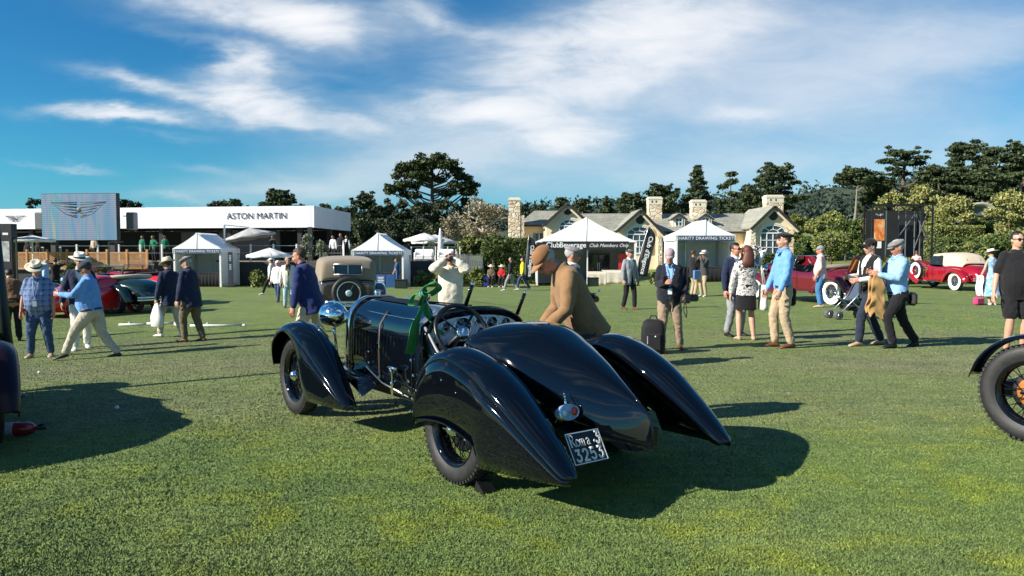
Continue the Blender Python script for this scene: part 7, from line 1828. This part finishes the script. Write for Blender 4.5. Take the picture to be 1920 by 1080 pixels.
for (px, top, w, bot, d, lf, lab) in ((1492, 400, 70, 480, 66, BUSH_L, 'olive green shrub against the house corner'), (1530, 408, 90, 485, 60, BUSH_L, 'broad olive shrub between house and stage'), (1585, 412, 90, 485, 58, HEDGE_L, 'dark green shrub behind the topiary ball'), (1615, 398, 80, 480, 66, BUSH_L, 'leafy shrub beside the stage tower'), (1508, 440, 60, 490, 52, HEDGE_L, 'dark low shrub by the arched window'), (1560, 395, 80, 470, 72, BUSH_L, 'tall olive shrub under the pale stems'),
                            (1672, 356, 80, 440, 62, LIGHT_L, 'pale green tree-like shrub above the stage frame'), (1728, 346, 96, 430, 64, LIGHT_L, 'pale rounded shrub above the stage tower'), (1785, 364, 90, 440, 58, LIGHT_L, 'pale green shrub right of the stage tower'), (1888, 357, 118, 470, 48, LIGHT_L, 'large pale rounded shrub behind the man in black'), (1832, 410, 70, 450, 60, HEDGE_L, 'dark shrub below the arched roof'), (1762, 400, 70, 450, 56, BUSH_L, 'olive shrub close to the stage tower'),
                            (880, 440, 60, 475, 54, BUSH_L, 'yellow-green shrub at the foot of the bare oak'), (925, 443, 46, 476, 50, HEDGE_L, 'rounded hedge shrub beside the clipped hedge'), (1870, 440, 120, 470, 42, HEDGE_L, 'spreading green shrub on the bank behind the red convertible'), (1812, 455, 90, 480, 40, BUSH_L, 'low ground-cover shrub behind the soft top')):
    tree(lab, px, d, top, w, bot, 'bush', leaf=lf, group=GS if px > 1400 else 'shrubs by the bare oak', cat='shrub', dens=1.2)
for (px, top, w, d, lab) in ((483, 505, 46, 43.0, 'leafy plant at the deck wall beside the walking pair'), (520, 508, 40, 43.2, 'small leafy plant at the deck wall'), (790, 505, 40, 45.4, 'small plant by the ticket tent with blue boxes'), (822, 503, 44, 45.2, 'glossy plant along the terrace wall'), (868, 498, 50, 45, 'leafy plant in the bed below the picket fence'), (895, 500, 44, 44.6, 'leafy plant beside the blue bin'), (1235, 505, 44, 41, 'leafy plant beside the leaning feather flag'), (1690, 478, 90, 37.4, 'yellow-leaved plants at the foot of the stage'), (140, 492, 60, 43.5, 'leafy plant below the lattice fence'), (190, 494, 60, 43.4, 'second leafy plant below the lattice fence')):
    tree(lab, px, d, top, w, top + 34, 'bush', leaf=BUSH_L, group='plants in the border beds', cat='plant', name='border_plant', dens=1.0)
for (px, top, w, lab) in ((577, 436, 34, 'silvery olive tree in front of the pavilion corner'), (604, 448, 32, 'smaller silvery olive tree beside the first one')):
    tree(lab, px, 46.5, top, w, 482, 'bush', leaf=OLIVE_L, cat='tree', name='olive_tree', dens=.7, base=.9 if px < 590 else gz(-11.5, 46.5))

def hedge(label, px0, px1, row0, row1, d, depth, leaf=HEDGE_L, round_=False, base=None):
    rng = np.random.default_rng(int(px0)); k = FPX / d; x0, x1 = (px0 - 960) / k, (px1 - 960) / k; zt = CAMZ + (HOR - row0) / k; cx = (x0 + x1) / 2; zb = gz(cx, d) if base is None else base
    root = empty('clipped_hedge', (cx, d, zb), 0, label, 'hedge'); w = x1 - x0; h = zt - zb
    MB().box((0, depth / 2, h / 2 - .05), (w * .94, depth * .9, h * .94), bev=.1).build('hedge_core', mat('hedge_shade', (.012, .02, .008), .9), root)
    n = int(min(7000, 900 * (w * h + w * depth + depth * h))); f = rng.random(n); P = np.empty((n, 3)); u = rng.random((n, 3))
    P[:, 0] = (u[:, 0] - .5) * w; P[:, 1] = u[:, 1] * depth; P[:, 2] = u[:, 2] * h
    a = w * h / (w * h + w * depth + depth * h); b = a + w * depth / (w * h + w * depth + depth * h)
    P[f < a, 1] = 0; P[(f >= a) & (f < b), 2] = h; s = f >= b; P[s, 0] = np.where(u[s, 0] < .5, -w / 2, w / 2)
    P += rng.normal(size=P.shape) * .045
    me = leaves_mesh('hedge_leaves', [((0, 0, 0), (0, 0, 0), n)], .07, rng); co = np.empty(n * 12, np.float32); me.vertices.foreach_get('co', co); co = co.reshape(n, 4, 3) + P[:, None]; me.vertices.foreach_set('co', co.reshape(-1)); me.update()
    o = bpy.data.objects.new('hedge_leaves', me); COL.objects.link(o); me.materials.append(leaf); o.parent = root
hedge('clipped dark green box hedge beside the feather flag', 948, 994, 449, 490, 50, 2.0); hedge('low clipped hedge under the bare oak', 905, 945, 446, 474, 53, 1.5)
hedge('low clipped hedge under the large arched window', 1428, 1462, 478, 488, 54, .8); hedge('long clipped hedge on the bank beyond the stage', 1748, 1845, 425, 470, 52, 3, leaf=BUSH_L); hedge('low green hedge behind the red convertible', 1775, 1900, 448, 478, 44, 2.0)
def topiary():
    d = 44; k = FPX / d; x = (1557 - 960) / k; zb = gz(x, d); root = empty('topiary_ball', (x, d, zb), 0, 'olive-green topiary ball on a short stem behind the maroon roadster', 'shrub')
    zc = CAMZ + (HOR - 456) / k - zb; rng = np.random.default_rng(3)
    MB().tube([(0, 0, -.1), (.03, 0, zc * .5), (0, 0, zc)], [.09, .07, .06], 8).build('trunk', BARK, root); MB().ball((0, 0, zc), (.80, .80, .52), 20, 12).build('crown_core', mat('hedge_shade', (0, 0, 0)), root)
    me = leaves_mesh('crown', [((0, 0, zc), (.88, .88, .60), 3600)], .055, rng, shell=.95); o = bpy.data.objects.new('crown', me); COL.objects.link(o); me.materials.append(BUSH_L); o.parent = root
topiary()
def far_hills():
    rng = np.random.default_rng(9); 
    def ridge(name, y0, pts, leaf, n, size, label):
        xs = np.linspace(-420, 420, 120); zs = np.interp(xs, [p[0] for p in pts], [p[1] for p in pts]); rows = []
        for j, (yy, f) in enumerate(((y0 - 110, -.05), (y0 - 60, .5), (y0 - 20, .9), (y0, 1.0), (y0 + 70, .8))): rows.append([(x, yy, max(-6, z * f) + 1.2 * math.sin(x * .13 + j) * f) for x, z in zip(xs, zs)])
        o = MB().rings(rows, False, False).build(name, mat('hill_ground', (.04, .06, .035), .9), None); o['kind'] = 'structure'
        cl = []
        for i in range(n):
            x = rng.uniform(-140, 260); f = rng.random(); yy = lerp(y0 - 70, y0 + 5, f); z = np.interp(x, xs, zs) * lerp(.42, 1.0, f); r = rng.uniform(3, 6); cl.append(((x, yy, z + r * .3), (r, r, r * .8), 60))
        me = leaves_mesh('far_wood', cl, size, rng); w = bpy.data.objects.new('far_wood', me); COL.objects.link(w); me.materials.append(leaf); tag(w, label, 'woodland', kind='stuff')
    ridge('far_hill', 330, [(-420, 10), (-150, 14), (0, 18), (60, 22), (110, 24), (150, 30), (200, 34), (420, 40)], FAR_L, 620, .8, 'far wooded hillside beyond the trees')
far_hills()
# ---------------------------------------------------------------- things carried, and small things about the field
PLAST = mat('dark_plastic', (.02, .02, .022), .4, 0, .1); CANV = fabric('tote_canvas', (.66, .63, .56)); NYL = fabric('black_nylon', (.007, .007, .009), .7); BLUEB = mat('blue_board', (.02, .075, .22), .5, 0, .1); BINBLUE = mat('bin_blue', (.02, .05, .45), .4, 0, .1); MULCH = mat('bark_mulch', (.16, .085, .05), .9, 0, .35, 12, .6, 30)
def held(name, label, cat, p, loc, rz=None): 
    """a top-level thing placed at a point of a person's own frame"""
    return empty(name, p['W'] @ Vector(loc), p['rz'] if rz is None else rz, label, cat)

def camera_body(root, s=1.0):
    MB().box((0, 0, 0), (.14 * s, .06 * s, .095 * s), bev=.012).build('camera_body', PLAST, root); M = Matrix.Rotation(R(-90), 4, 'X')
    MB().lathe([(0, .13 * s), (.03 * s, .13 * s), (.036 * s, .12 * s), (.034 * s, .03 * s), (.038 * s, .0)], 16, M).build('lens_barrel', PLAST, root); MB().box((0, 0, .06 * s), (.05 * s, .05 * s, .035 * s), bev=.01).build('viewfinder', PLAST, root)
p = PP['cream']; c = held('camera', 'black camera held to the eye by the person in cream coat', 'camera', p, (p['Mh'] @ Vector((0, .085, 0)))[:]); camera_body(c)
p = PP['photog']; c = held('phone', 'slim dark phone in the hand of the photographer', 'phone', p, p['hands'][1] + Vector((0.0, .07, .05))); MB().box((0, 0, 0), (.075, .012, .15), Matrix.Rotation(R(-40), 4, 'X'), bev=.005).build('phone_body', PLAST, c)
MB().box((0, -.0075, 0), (.066, .002, .14), Matrix.Rotation(R(-40), 4, 'X')).build('phone_screen', DARKGLASS, c)
c = held('camera', 'large camera with long lens hanging at the hip of the photographer', 'camera', p, p['T'](-.0, .10, -.14), p['rz'] + 1.9); camera_body(c, 1.7)
for s in (-1, 1): MB().tube([Vector((s * .08, 0, .06)), Vector((s * .12, 0, .25)), Vector((s * .05, .02, .5))], [(.012, .003)] * 3, 6).build('camera_strap', NYL, c)
MB().tube([Vector((.05, 0, -.08)), Vector((.10, 0, -.22)), Vector((.03, .02, -.32)), Vector((-.03, 0, -.2)), Vector((0, 0, -.08))], .008, 6).build('strap_loop', NYL, c)
MB().ball((0, 0, -.01), (.03, .022, .02), 8, 6, p['W'] and Matrix.Translation(p['T'](.322, .045))).build('bow_tie', BLK, p['root'])
# backpack standing on the lawn
x, y = ground(1226, 663); bp = empty('backpack', (x, y, gz(x, y)), R(-16), 'black backpack standing on the grass beside the photographer', 'bag')
rr = []
for (z, w, d) in ((0, .14, .08), (.02, .18, .12), (.20, .19, .135), (.40, .18, .125), (.50, .15, .10), (.535, .10, .06)):
    rr.append([(w * math.copysign(abs(math.cos(t)) ** .45, math.cos(t)), d * math.copysign(abs(math.sin(t)) ** .5, math.sin(t)), z) for t in np.linspace(0, 2 * math.pi, 24, endpoint=False)])
MB().rings(rr).build('bag_body', NYL, bp); MB().box((.02, -.135, .19), (.24, .05, .26), bev=.02).build('front_pocket', NYL, bp)
MB().tube([(-.06, 0, .53), (-.04, 0, .585), (.04, 0, .585), (.06, 0, .53)], .012, 6).build('grab_handle', NYL, bp); MB().box((-.07, -.165, .22), (.012, .006, .12)).build('zip_pull', mat('zip_grey', (.35, .36, .38), .4), bp)
for s in (-1, 1): MB().tube([(s * .08, .12, .46), (s * .13, .2, .3), (s * .11, .14, .06)], [(.028, .006)] * 3, 6).build('shoulder_strap', NYL, bp)
MB().ball((.05, -.165, .28), (.012, .004, .012), 8, 6).build('bag_logo', WHITE, bp)
# tote bag of the woman
p = PP['woman']; c = held('tote_bag', 'cream canvas tote bag on the shoulder of the woman in patterned sweater', 'bag', p, p['T'](-.02, -.02, .165))
b = MB(); rr = []
for q in (0, .15, .5, .8, 1):
    w, t = lerp(.17, .20, q), lerp(.06, .025, q); rr.append([(t * math.copysign(abs(math.cos(a)) ** .5, math.cos(a)), w * math.copysign(abs(math.sin(a)) ** .5, math.sin(a)), -.30 + .44 * q) for a in np.linspace(0, 2 * math.pi, 20, endpoint=False)])
b.rings(rr).build('bag_body', CANV, c)
for s in (-1, 1): MB().tube([(s * .02, -.10, .13), (s * .01 - .03, -.04, .42), (-.06, .0, .56), (s * .01 - .03, .06, .42), (s * .02, .10, .13)], [(.016, .004)] * 5, 6).build('bag_handle', CANV, c)
# shoulder bag of the young man in blue
p = PP['bluecap']; c = held('shoulder_bag', 'black shoulder bag behind the hip of the young man in blue shirt', 'bag', p, p['T'](-.06, -.085, .08))
MB().box((0, 0, -.05), (.10, .22, .30), bev=.03).build('bag_body', NYL, c)
b0 = p['T'](-.06, -.085, .08)
MB().tube([p['T'](.03, -.085, .10) - b0, p['T'](.15, -.088, .06) - b0, p['T'](.27, -.070, .02) - b0, p['T'](.325, -.01, -.02) - b0, p['T'](.27, .075, -.05) - b0], [(.022, .004)] * 5, 8).build('bag_strap', NYL, c)
# camel coat over the arm, waist bag
p = PP['greycapwalk']; c = held('camel_coat', 'camel coat hanging over the forearm of the man in grey flat cap', 'coat', p, p['hands'][0] + Vector((.05, .01, 0)))
rows = []
for k in range(13):
    t = k / 12
    rows.append([(-.06 + .02 * math.sin(k * 1.4), (q - .5) * (.18 + .14 * t) + .02 * math.sin(k + q * 5), -.68 * t * (1 + .10 * math.sin(q * 7))) for q in np.linspace(0, 1, 9)])
b = MB().rings(rows, False, False); b.rings([[(p_[0] + .12, p_[1], p_[2] * .92) for p_ in r] for r in rows[::-1]] + [rows[0]], False, False)
b.build('coat_body', CAMEL, c, solid=.02, sub=1); MB().tube([(.06, -.05, -.05), (.08, -.10, -.35), (.07, -.12, -.62)], [(.05, .035), (.05, .04), (.045, .03)], 10).build('coat_sleeve', CAMEL, c)
c = held('waist_bag', 'black leather bag at the back hip of the man in grey flat cap', 'bag', p, p['T'](-.05, -.095, -.05)); MB().box((0, 0, 0), (.20, .10, .22), bev=.04).build('bag_body', BLACKLEATHER, c); MB().box((0, -.07, .02), (.05, .02, .05), bev=.006).build('bag_clasp', CHROME, c)
# emblem on the cap of the young person
p = PP['vest']; MB().ball((0, .0515, .036), (.012, .004, .007), 10, 6, p['Mh']).build('cap_emblem', mat('gold_thread', (.5, .36, .12), .5), p['root'])
# paper and pink bag
p = PP['blacktee']; c = held('paper_sheet', 'folded white paper in the hand of the man in black polo', 'paper', p, p['hands'][0] + Vector((0, .02, -.16))); MB().box((0, 0, 0), (.01, .16, .20), Matrix.Rotation(R(15), 4, 'X')).build('paper', mat('paper_white', (.75, .76, .78), .5), c)
p = PP['dress']; c = held('handbag', 'pink handbag beside the woman in floral dress', 'bag', p, (-.42, .10, .0)); MB().box((0, 0, .12), (.34, .16, .22), bev=.04).build('bag_body', mat('pink_leather', (.62, .05, .16), .4), c); MB().tube([(-.1, 0, .22), (-.06, 0, .34), (.06, 0, .34), (.1, 0, .22)], .01, 6).build('bag_handle', mat('pink_leather', (0, 0, 0)), c)
c = held('white_shawl', 'white shawl hanging from the arm of the woman in floral dress', 'shawl', p, p['hands'][0] + Vector((0, 0, .04))); rows = [[(-.04 + .03 * math.sin(k), -.12 + .24 * q, -.62 * k / 8) for q in np.linspace(0, 1, 6)] for k in range(9)]; MB().rings(rows, False, False).build('cloth', WHT, c, solid=.015, sub=1)
p = PP['navy1']; c = held('carrier_bag', 'white carrier bag in the hand of the man in straw fedora', 'bag', p, p['hands'][0] + Vector((0, 0, -.05)))
rr = [[(w * math.cos(a) * .5, w * math.sin(a), z) for a in np.linspace(0, 2 * math.pi, 16, endpoint=False)] for z, w in ((-.52, .12), (-.50, .17), (-.3, .18), (-.1, .09), (0, .02))]; MB().rings(rr).build('bag_body', mat('plastic_white', (.68, .68, .66), .4, 0, .06), c)
p = PP['whiteblazer']; c = held('paper_cup', 'small cup in the hand of the man in pale blazer', 'cup', p, p['hands'][0] + Vector((0, .06, 0))); MB().lathe([(0, -.05), (.028, -.05), (.036, .06)], 12).build('cup', WHITE, c)
p = PP['greycap']; c = held('black_case', 'long black case under the arm of the man in grey knitted cap', 'case', p, p['hands'][0] + Vector((0, .03, 0))); MB().box((0, .02, 0), (.07, .24, .09), Matrix.Rotation(R(-28), 4, 'X'), bev=.03).build('case_body', NYL, c); MB().ball((0, .13, .07), (.02, .02, .02), 8, 6).build('case_buckle', CHROME, c)
p = PP['edge']; c = held('tablet', 'pale blue lit tablet held by the bending person in brown', 'tablet', p, (.16, .52, .86)); MB().box((0, 0, 0), (.25, .02, .18), bev=.008).build('tablet_body', WHITE, c); MB().box((0, -.012, 0), (.22, .004, .15)).build('tablet_screen', mat('tablet_screen', (.1, .25, .4), .2, emit=(.25, .55, .8), es=.8), c); MB().box((0, .013, 0), (.22, .004, .15)).build('tablet_back', mat('tablet_screen', (0, 0, 0)), c)
p = PP['pair1']; c = held('blue_bag', 'blue shoulder bag of the man by the ticket tent', 'bag', p, p['T'](-.05, .0, .14)); MB().box((0, 0, 0), (.10, .32, .34), bev=.03).build('bag_body', mat('blue_vinyl', (.10, .22, .42), .4), c); MB().tube([(0, -.12, .16), (-.02, -.05, .6), (0, .12, .16)], .01, 6).build('bag_strap', NYL, c)

# folding pushchair beside the maroon roadster
x, y = ground(1592, 598); st = empty('pushchair', (x, y, gz(x, y)), R(185), 'folding grey pushchair with dark blue seat beside the maroon roadster', 'pushchair')
for s in (-1, 1):
    MB().tube([(.36, s * .22, .10), (-.10, s * .22, .55), (-.32, s * .22, 1.0)], .014, 8).build('frame_tube', STEEL, st); MB().tube([(-.34, s * .22, .10), (.10, s * .22, .48), (.22, s * .22, .62)], .014, 8).build('frame_tube', STEEL, st)
    for xx in (.36, -.36):
        for o in (-.03, .03): MB().lathe([(.05, -.012), (.10, -.014), (.105, 0), (.10, .014), (.05, .012)], 18, Matrix.Translation((xx, s * .22 + o, .105)) @ Matrix.Rotation(R(90), 4, 'X')).build('wheel', mat('grey_tyre', (.10, .10, .11), .6), st); 
        MB().tube([(xx, s * .22 - .05, .105), (xx, s * .22 + .05, .105)], .02, 8).build('wheel_hub', STEEL, st)
MB().rings([[(xx, yy, zz) for yy in (-.21, -.1, 0, .1, .21)] for xx, zz in ((.28, .50), (.05, .44), (-.12, .50), (-.26, .86))], False, False).build('seat', fabric('slate_blue', (.05, .075, .12)), st, solid=.03, sub=1)
MB().tube([(-.32, -.22, 1.0), (-.40, -.2, 1.03), (-.40, .2, 1.03), (-.32, .22, 1.0)], .016, 8).build('push_handle', BLACK, st); MB().box((-.02, 0, .26), (.3, .36, .12), bev=.03).build('basket', NYL, st); MB().box((.1, 0, .58), (.22, .16, .05), Matrix.Rotation(R(25), 4, 'Y'), bev=.015).build('tray', WHITE, st)

# white tubes lying on the lawn
for i, (px, row, ln, rz, lab) in enumerate(((250, 611, .75, 8, 'short white plastic tube on the grass behind the striding man'), (300, 609, .70, 4, 'white plastic tube on the grass between the walkers'), (345, 611, .5, 12, 'white plastic elbow tube at the feet of the man in straw fedora'), (405, 613, 1.25, 2, 'long white plastic tube beside the man in flat cap'))):
    x, y = ground(px, row); o = empty('plastic_tube', (x, y, gz(x, y) + .030), R(rz), lab, 'tube'); MB().tube([(-ln / 2, 0, 0), (ln / 2, 0, 0)], .030, 12).build('tube', mat('weathered_white', (.52, .55, .50), .6, 0, .2), o); MB().tube([(-ln * .2, 0, .0), (-ln * .2 + .03, .06, .05)], .034, 10).build('tube_fitting', mat('weathered_white', (0, 0, 0)), o)
    MB().lathe([(.031, -.03), (.037, 0), (.031, .03)], 12, Matrix.Translation((ln / 2, 0, 0)) @ Matrix.Rotation(R(90), 4, 'Y')).build('tube_collar', WHITE, o)
# fire extinguisher
x, y = ground(4, 824); fe = empty('fire_extinguisher', (x, y, gz(x, y) + .075), R(14), 'red fire extinguisher lying on the grass behind the plum roadster', 'extinguisher'); Mx = Matrix.Rotation(R(90), 4, 'Y')
MB().lathe([(0, -.26), (.05, -.26), (.062, -.24), (.062, .16), (.045, .21), (.02, .23), (0, .23)], 20, Mx).build('cylinder', mat('extinguisher_red', (.28, .010, .014), .3, coat=.6), fe); MB().lathe([(.0628, -.14), (.0628, .06)], 20, Mx).build('paper_label', mat('label_silver', (.42, .43, .45), .5, 0, .35, 60), fe); MB().lathe([(0, .31), (.018, .31), (.02, .22)], 10, Mx).build('valve', BLACK, fe); MB().tube([(.25, 0, .02), (.29, 0, .035), (.30, 0, .03)], .01, 6).build('lever', BLACK, fe)
# wheel chock
M = Matrix.Translation(HERO.location) @ Matrix.Rotation(HERO.rotation_euler.z, 4, 'Z'); c0 = M @ Vector((-.31, .70, 0)); ch = empty('wheel_chock', (c0.x, c0.y, 0), HERO.rotation_euler.z, 'small black wedge chock behind the rear wheel of the black roadster', 'chock')
MB().prism([(-.05, 0), (.06, 0), (.03, .07), (-.05, .012)], .10, frame((.02, .05, 0), (1, 0, 0), (0, 0, 1))).build('wedge', UNDER, ch)
for (px, row, lab) in ((213, 770, 'white golf ball lying in the shadow of the plum roadster'), (68, 702, 'small white scrap on the grass behind the plum roadster'), (1690, 588, 'small white scrap on the grass behind the pushchair')):
    x, y = ground(px, row); o = MB().ball((0, 0, .021), .021, 12, 8).build('golf_ball' if 'golf' in lab else 'paper_scrap', WHITE); o.location = (x, y, gz(x, y)); tag(o, lab, 'ball' if 'golf' in lab else 'scrap')

# boxes and bins by the tents
for i, px in enumerate((697, 715, 733)):
    x, y = xr(px, 43.2), 43.2; o = empty('blue_crate', (x, y, gz(x, y)), 0, ('blue notice box with white print, end of the row under the counter', 'blue notice box with dense white print in the middle of the row', 'plain blue box beside the green cool box')[i], 'box'); MB().box((0, 0, .36), (.52, .4, .72), bev=.02).build('crate_body', BLUEB, o)
    if i < 2:
        for k in range(5): MB().box((0, -.205, .58 - k * .09), (.36 - .06 * (k % 2), .006, .035)).build('printed_line', LETTER, o)
x, y = xr(752, 41), 41; o = empty('green_cool_box', (x, y, gz(x, y)), 0, 'dark green cool box on the grass before the ticket tent', 'box'); MB().box((0, 0, .22), (.66, .42, .42), bev=.03).build('box_body', POLE, o); MB().box((0, 0, .46), (.70, .46, .07), bev=.02).build('box_lid', POLE, o)
x, y = ground(911, 536); o = empty('blue_bin', (x, y, gz(x, y)), 0, 'bright blue rubbish bin beside the seated pair', 'bin'); MB().box((0, 0, .34), (.38, .38, .68), taper=1.15).build('bin_body', BINBLUE, o); MB().box((0, 0, .69), (.46, .46, .04), bev=.01).build('bin_rim', BINBLUE, o)

# terrace wall, picket fence, planting bed
def terrace():
    d = 47.5; x0, x1 = xr(768, d), xr(868, d); zb = gz((x0 + x1) / 2, d); o = empty('terrace_wall', ((x0 + x1) / 2, d, zb), 0, 'dark grey terrace retaining wall beside the ticket tent', 'wall'); h = 1.0 - zb
    MB().box((0, 2, h / 2 - .1), (x1 - x0, 4, h + .2)).build('wall_block', mat('deck_wall', (0, 0, 0)), o)
    for k in range(5): MB().box((-(x1 - x0) / 2 + .1 + k * .75, .1, h + .45), (.06, .06, .9)).build('rail_post', WHITE, o)
    MB().bar((-(x1 - x0) / 2, .1, h + .88), ((x1 - x0) / 2, .1, h + .88), .03).build('rail', STEEL, o)
    for i, (px, w, lab) in enumerate(((795, 1.2, 'white outdoor sofa on the terrace under the parasol'), (836, 1.0, 'white outdoor armchair beside the folded parasol'))):
        s = empty('outdoor_sofa', (xr(px, 49), 49, 1.0), 0, lab, 'sofa'); MB().box((0, 0, .22), (w, .8, .34), bev=.06).build('seat', WHT, s); MB().box((0, .36, .5), (w, .16, .5), bev=.06).build('backrest', WHT, s)
        for q in (-1, 1): MB().box((q * (w / 2 - .08), 0, .38), (.16, .8, .34), bev=.05).build('armrest', WHT, s)
    d = 45.0; f = empty('picket_fence', (xr(878, d), d, gz(xr(878, d), d)), R(-12), 'dark grey picket fence sloping down beside the shrubs', 'fence')
    for k in range(17):
        xx = -.85 + k * .105; MB().box((xx, 0, .95 + .36 - k * .014), (.07, .03, 1.25)).build('picket', GREYW, f)
    for z in (.95, 1.65): MB().bar((-.9, .04, z), (.88, .04, z - .22), .05).build('fence_rail', GREYW, f)
    for xx in (-.85, .85): MB().box((xx, .06, .7), (.1, .1, 1.5)).build('fence_post', GREYW, f)
    rows = []
    for k in range(30):
        px = 770 + 240 * k / 29; rows.append([(xr(px, yy), yy, gz(xr(px, yy), yy) + .012 + .06 * q * (1 - q)) for q, yy in ((0, 44.6), (.5, 45.4), (1, 46.4))])
    b = MB().rings(rows[::-1], False, False).build('planting_bed', MULCH); b['kind'] = 'structure'
terrace()
# dark post and display case at the edge
o = empty('awning_post', at(4, 560, 9.0)[:2] + (gz(-6, 9),) if False else (xr(16, 9.0), 9.0, gz(xr(16, 9.0), 9.0)), 0, 'dark green post leaning beside the bending person', 'post'); MB().tube([(0, 0, 0), (-.09, 0, 1.2), (-.16, 0, 2.3)], [.075, .06, .045], 10).build('post_shaft', POLE, o); MB().lathe([(.0, .03), (.14, .03), (.16, 0)], 16).build('post_foot', POLE, o)
x, y = xr(18, 42), 42; o = empty('display_case', (x, y, gz(x, y)), 0, 'tall black display case with pale poster at the pavilion end', 'display'); MB().box((0, 0, 1.75), (.62, .5, 3.5)).build('case_body', BLACK, o); MB().box((-.02, -.26, 2.0), (.44, .02, 1.1)).build('poster', mat('pale_poster', (.35, .36, .36), .6, 0, .5, 5), o); MB().box((0, -.26, 2.95), (.3, .02, .12)).build('case_logo', WHITE, o)
x, y = xr(32, 40), 40; o = empty('banner_frame', (x, y, gz(x, y)), 0, 'thin dark banner frame standing before the lattice fence', 'frame'); MB().bar((0, 0, 0), (0, 0, 2.6), .07).build('upright', POLE, o); MB().bar((0, 0, 2.6), (1.2, 0, 2.62), .05).build('crossbar', POLE, o); MB().box((0, 0, .03), (.4, .4, .06)).build('foot', POLE, o)
x, y = xr(205, 40), 40; o = empty('rail_frame', (x, y, gz(x, y)), 0, 'thin dark gate-like frame in front of the lattice fence', 'frame'); MB().bar((0, 0, 0), (0, 0, 2.45), .05).build('upright', POLE, o); MB().bar((0, 0, 2.45), (.75, 0, 2.45), .04).build('crossbar', POLE, o); MB().bar((0, 0, 1.25), (1.75, 0, 1.25), .03).build('crossbar', STEEL, o); MB().bar((1.75, 0, 0), (1.75, 0, 1.25), .05).build('upright', POLE, o)
# arched pale roof on the rise
d = 70; x = xr(1828, d); z = CAMZ + (HOR - 405) / FPX * d; o = empty('garden_building', (x, d, z), 0, 'low pale arched roof half hidden by shrubs on the rise', 'building')
rr = [[(1.25 * math.cos(a), yy, .95 * math.sin(a)) for a in np.linspace(0, math.pi, 13)] for yy in (-.8, 3)]; MB().rings(rr, False, False).build('arched_roof', mat('pale_roof', (.42, .40, .35), .8), o, solid=.25); MB().box((0, 1.2, -.9), (2.2, 1.5, 2.2)).build('wall', GREYW, o); MB().prism([(1.1 * math.cos(a), .8 * math.sin(a)) for a in np.linspace(0, math.pi, 13)], .1, frame((0, -.4, 0), (1, 0, 0), (0, 0, 1))).build('end_panel', GREYW, o)

# people on the terrace deck
def deck_people():
    zd = .95
    for (px, d, kw, lab) in ((268, 50, dict(top=('shirt', GREEN), bottom=('pants', BLK), hair=(HBLACK, 'short')), 'staff member in green shirt at the deck rail, half behind the column'), (291, 49.5, dict(top=('shirt', GREEN), bottom=('pants', BLK), hair=(HBROWN, 'short'), lean=14, hands=((-.22, .2, .62), None)), 'staff member in green shirt reaching out on the deck'), (310, 50, dict(top=('shirt', GREEN), bottom=('pants', BLK), hair=(HBROWN, 'short')), 'staff member in green shirt standing with back turned on the deck'),
                           (627, 49, dict(top=('shirt', WHT), bottom=('pants', BLK), hair=(HBLACK, 'short'), lean=14), 'person in white shirt leaning on the terrace beside two in black'), (639, 49.6, dict(top=('blazer', BLK), bottom=('pants', BLK), hair=(HBROWN, 'short')), 'tall person in black standing on the terrace'), (650, 49.3, dict(top=('vest', BLK), inner=WHT, bottom=('pants', BLK), hair=(HBLACK, 'short')), 'person in black waistcoat and white sleeves on the terrace'), (512, 49, dict(top=('shirt', DGREY), bottom=('pants', BLK), hair=(HBLACK, 'short')), 'person in grey behind the white terrace parasol'),
                           (52, 47.5, dict(top=('shirt', BLK), bottom=('pants', BLK), hat=('cap', WHT), hair=(HBLACK, 'short'), seat=.3, feet=((-.05, .2, 0), (.05, .2, 0))), 'seated person in white cap behind the lattice fence'), (72, 47.5, dict(top=('shirt', BLK), bottom=('pants', BLK), hair=(HBLACK, 'short'), seat=.3, feet=((-.05, .2, 0), (.05, .2, 0))), 'seated dark-haired person behind the lattice fence'), (105, 47.5, dict(top=('shirt', DGREY), bottom=('pants', BLK), hat=('sunhat', OFFW, None), hair=(HBLACK, 'short'), seat=.3, feet=((-.05, .2, 0), (.05, .2, 0))), 'seated person in wide pale hat behind the lattice fence'), (178, 47.5, dict(top=('shirt', STONE), bottom=('pants', BLK), hair=(HBROWN, 'short')), 'person in beige behind the lattice fence under the screen')):
        x = xr(px, d); s = kw.pop('seat', None); kw.setdefault('feet', None)
        person(lab, x, d, 250 if 'back' not in lab else 90, 1.72 if px != 639 else 1.86, far=True, z=zd, seat=s, skin=SKIN3, **kw)
        if s is not None:
            q = empty('terrace_chair', (x, d, zd), 0, 'white terrace chair under the ' + lab.split(' behind')[0].replace('seated ', ''), 'chair'); MB().box((0, 0, .44), (.46, .46, .05)).build('seat', WHITE, q); MB().box((0, .22, .7), (.46, .04, .45)).build('backrest', WHITE, q)
            for a in ((-.2, -.2), (.2, -.2), (-.2, .2), (.2, .2)): MB().bar((a[0], a[1], 0), (a[0], a[1], .43), .035).build('leg', WHITE, q)
    x, y = ground(104, 560); person('dark-haired person in black beyond the scarlet coupe', x, y, 120, 1.7, far=True, top=('shirt', BLK), bottom=('pants', BLK), hair=(HBLACK, 'short'), hands=((-.05, .2, .85), (.06, .2, .85)))
    x, y = ground(86, 566); person('person in pale blue shirt beyond the scarlet coupe', x, y, 200, 1.66, far=True, top=('shirt', SKYB), bottom=('pants', STONE), hair=(HGREY, 'short'))
    x, y = ground(1718, 532); person('person in pink top behind the bonnet of the red convertible', x, y, 60, 1.66, far=True, top=('shirt', PINK), bottom=('pants', GREY), hair=(HAUB, 'short'))
deck_people()
settle()
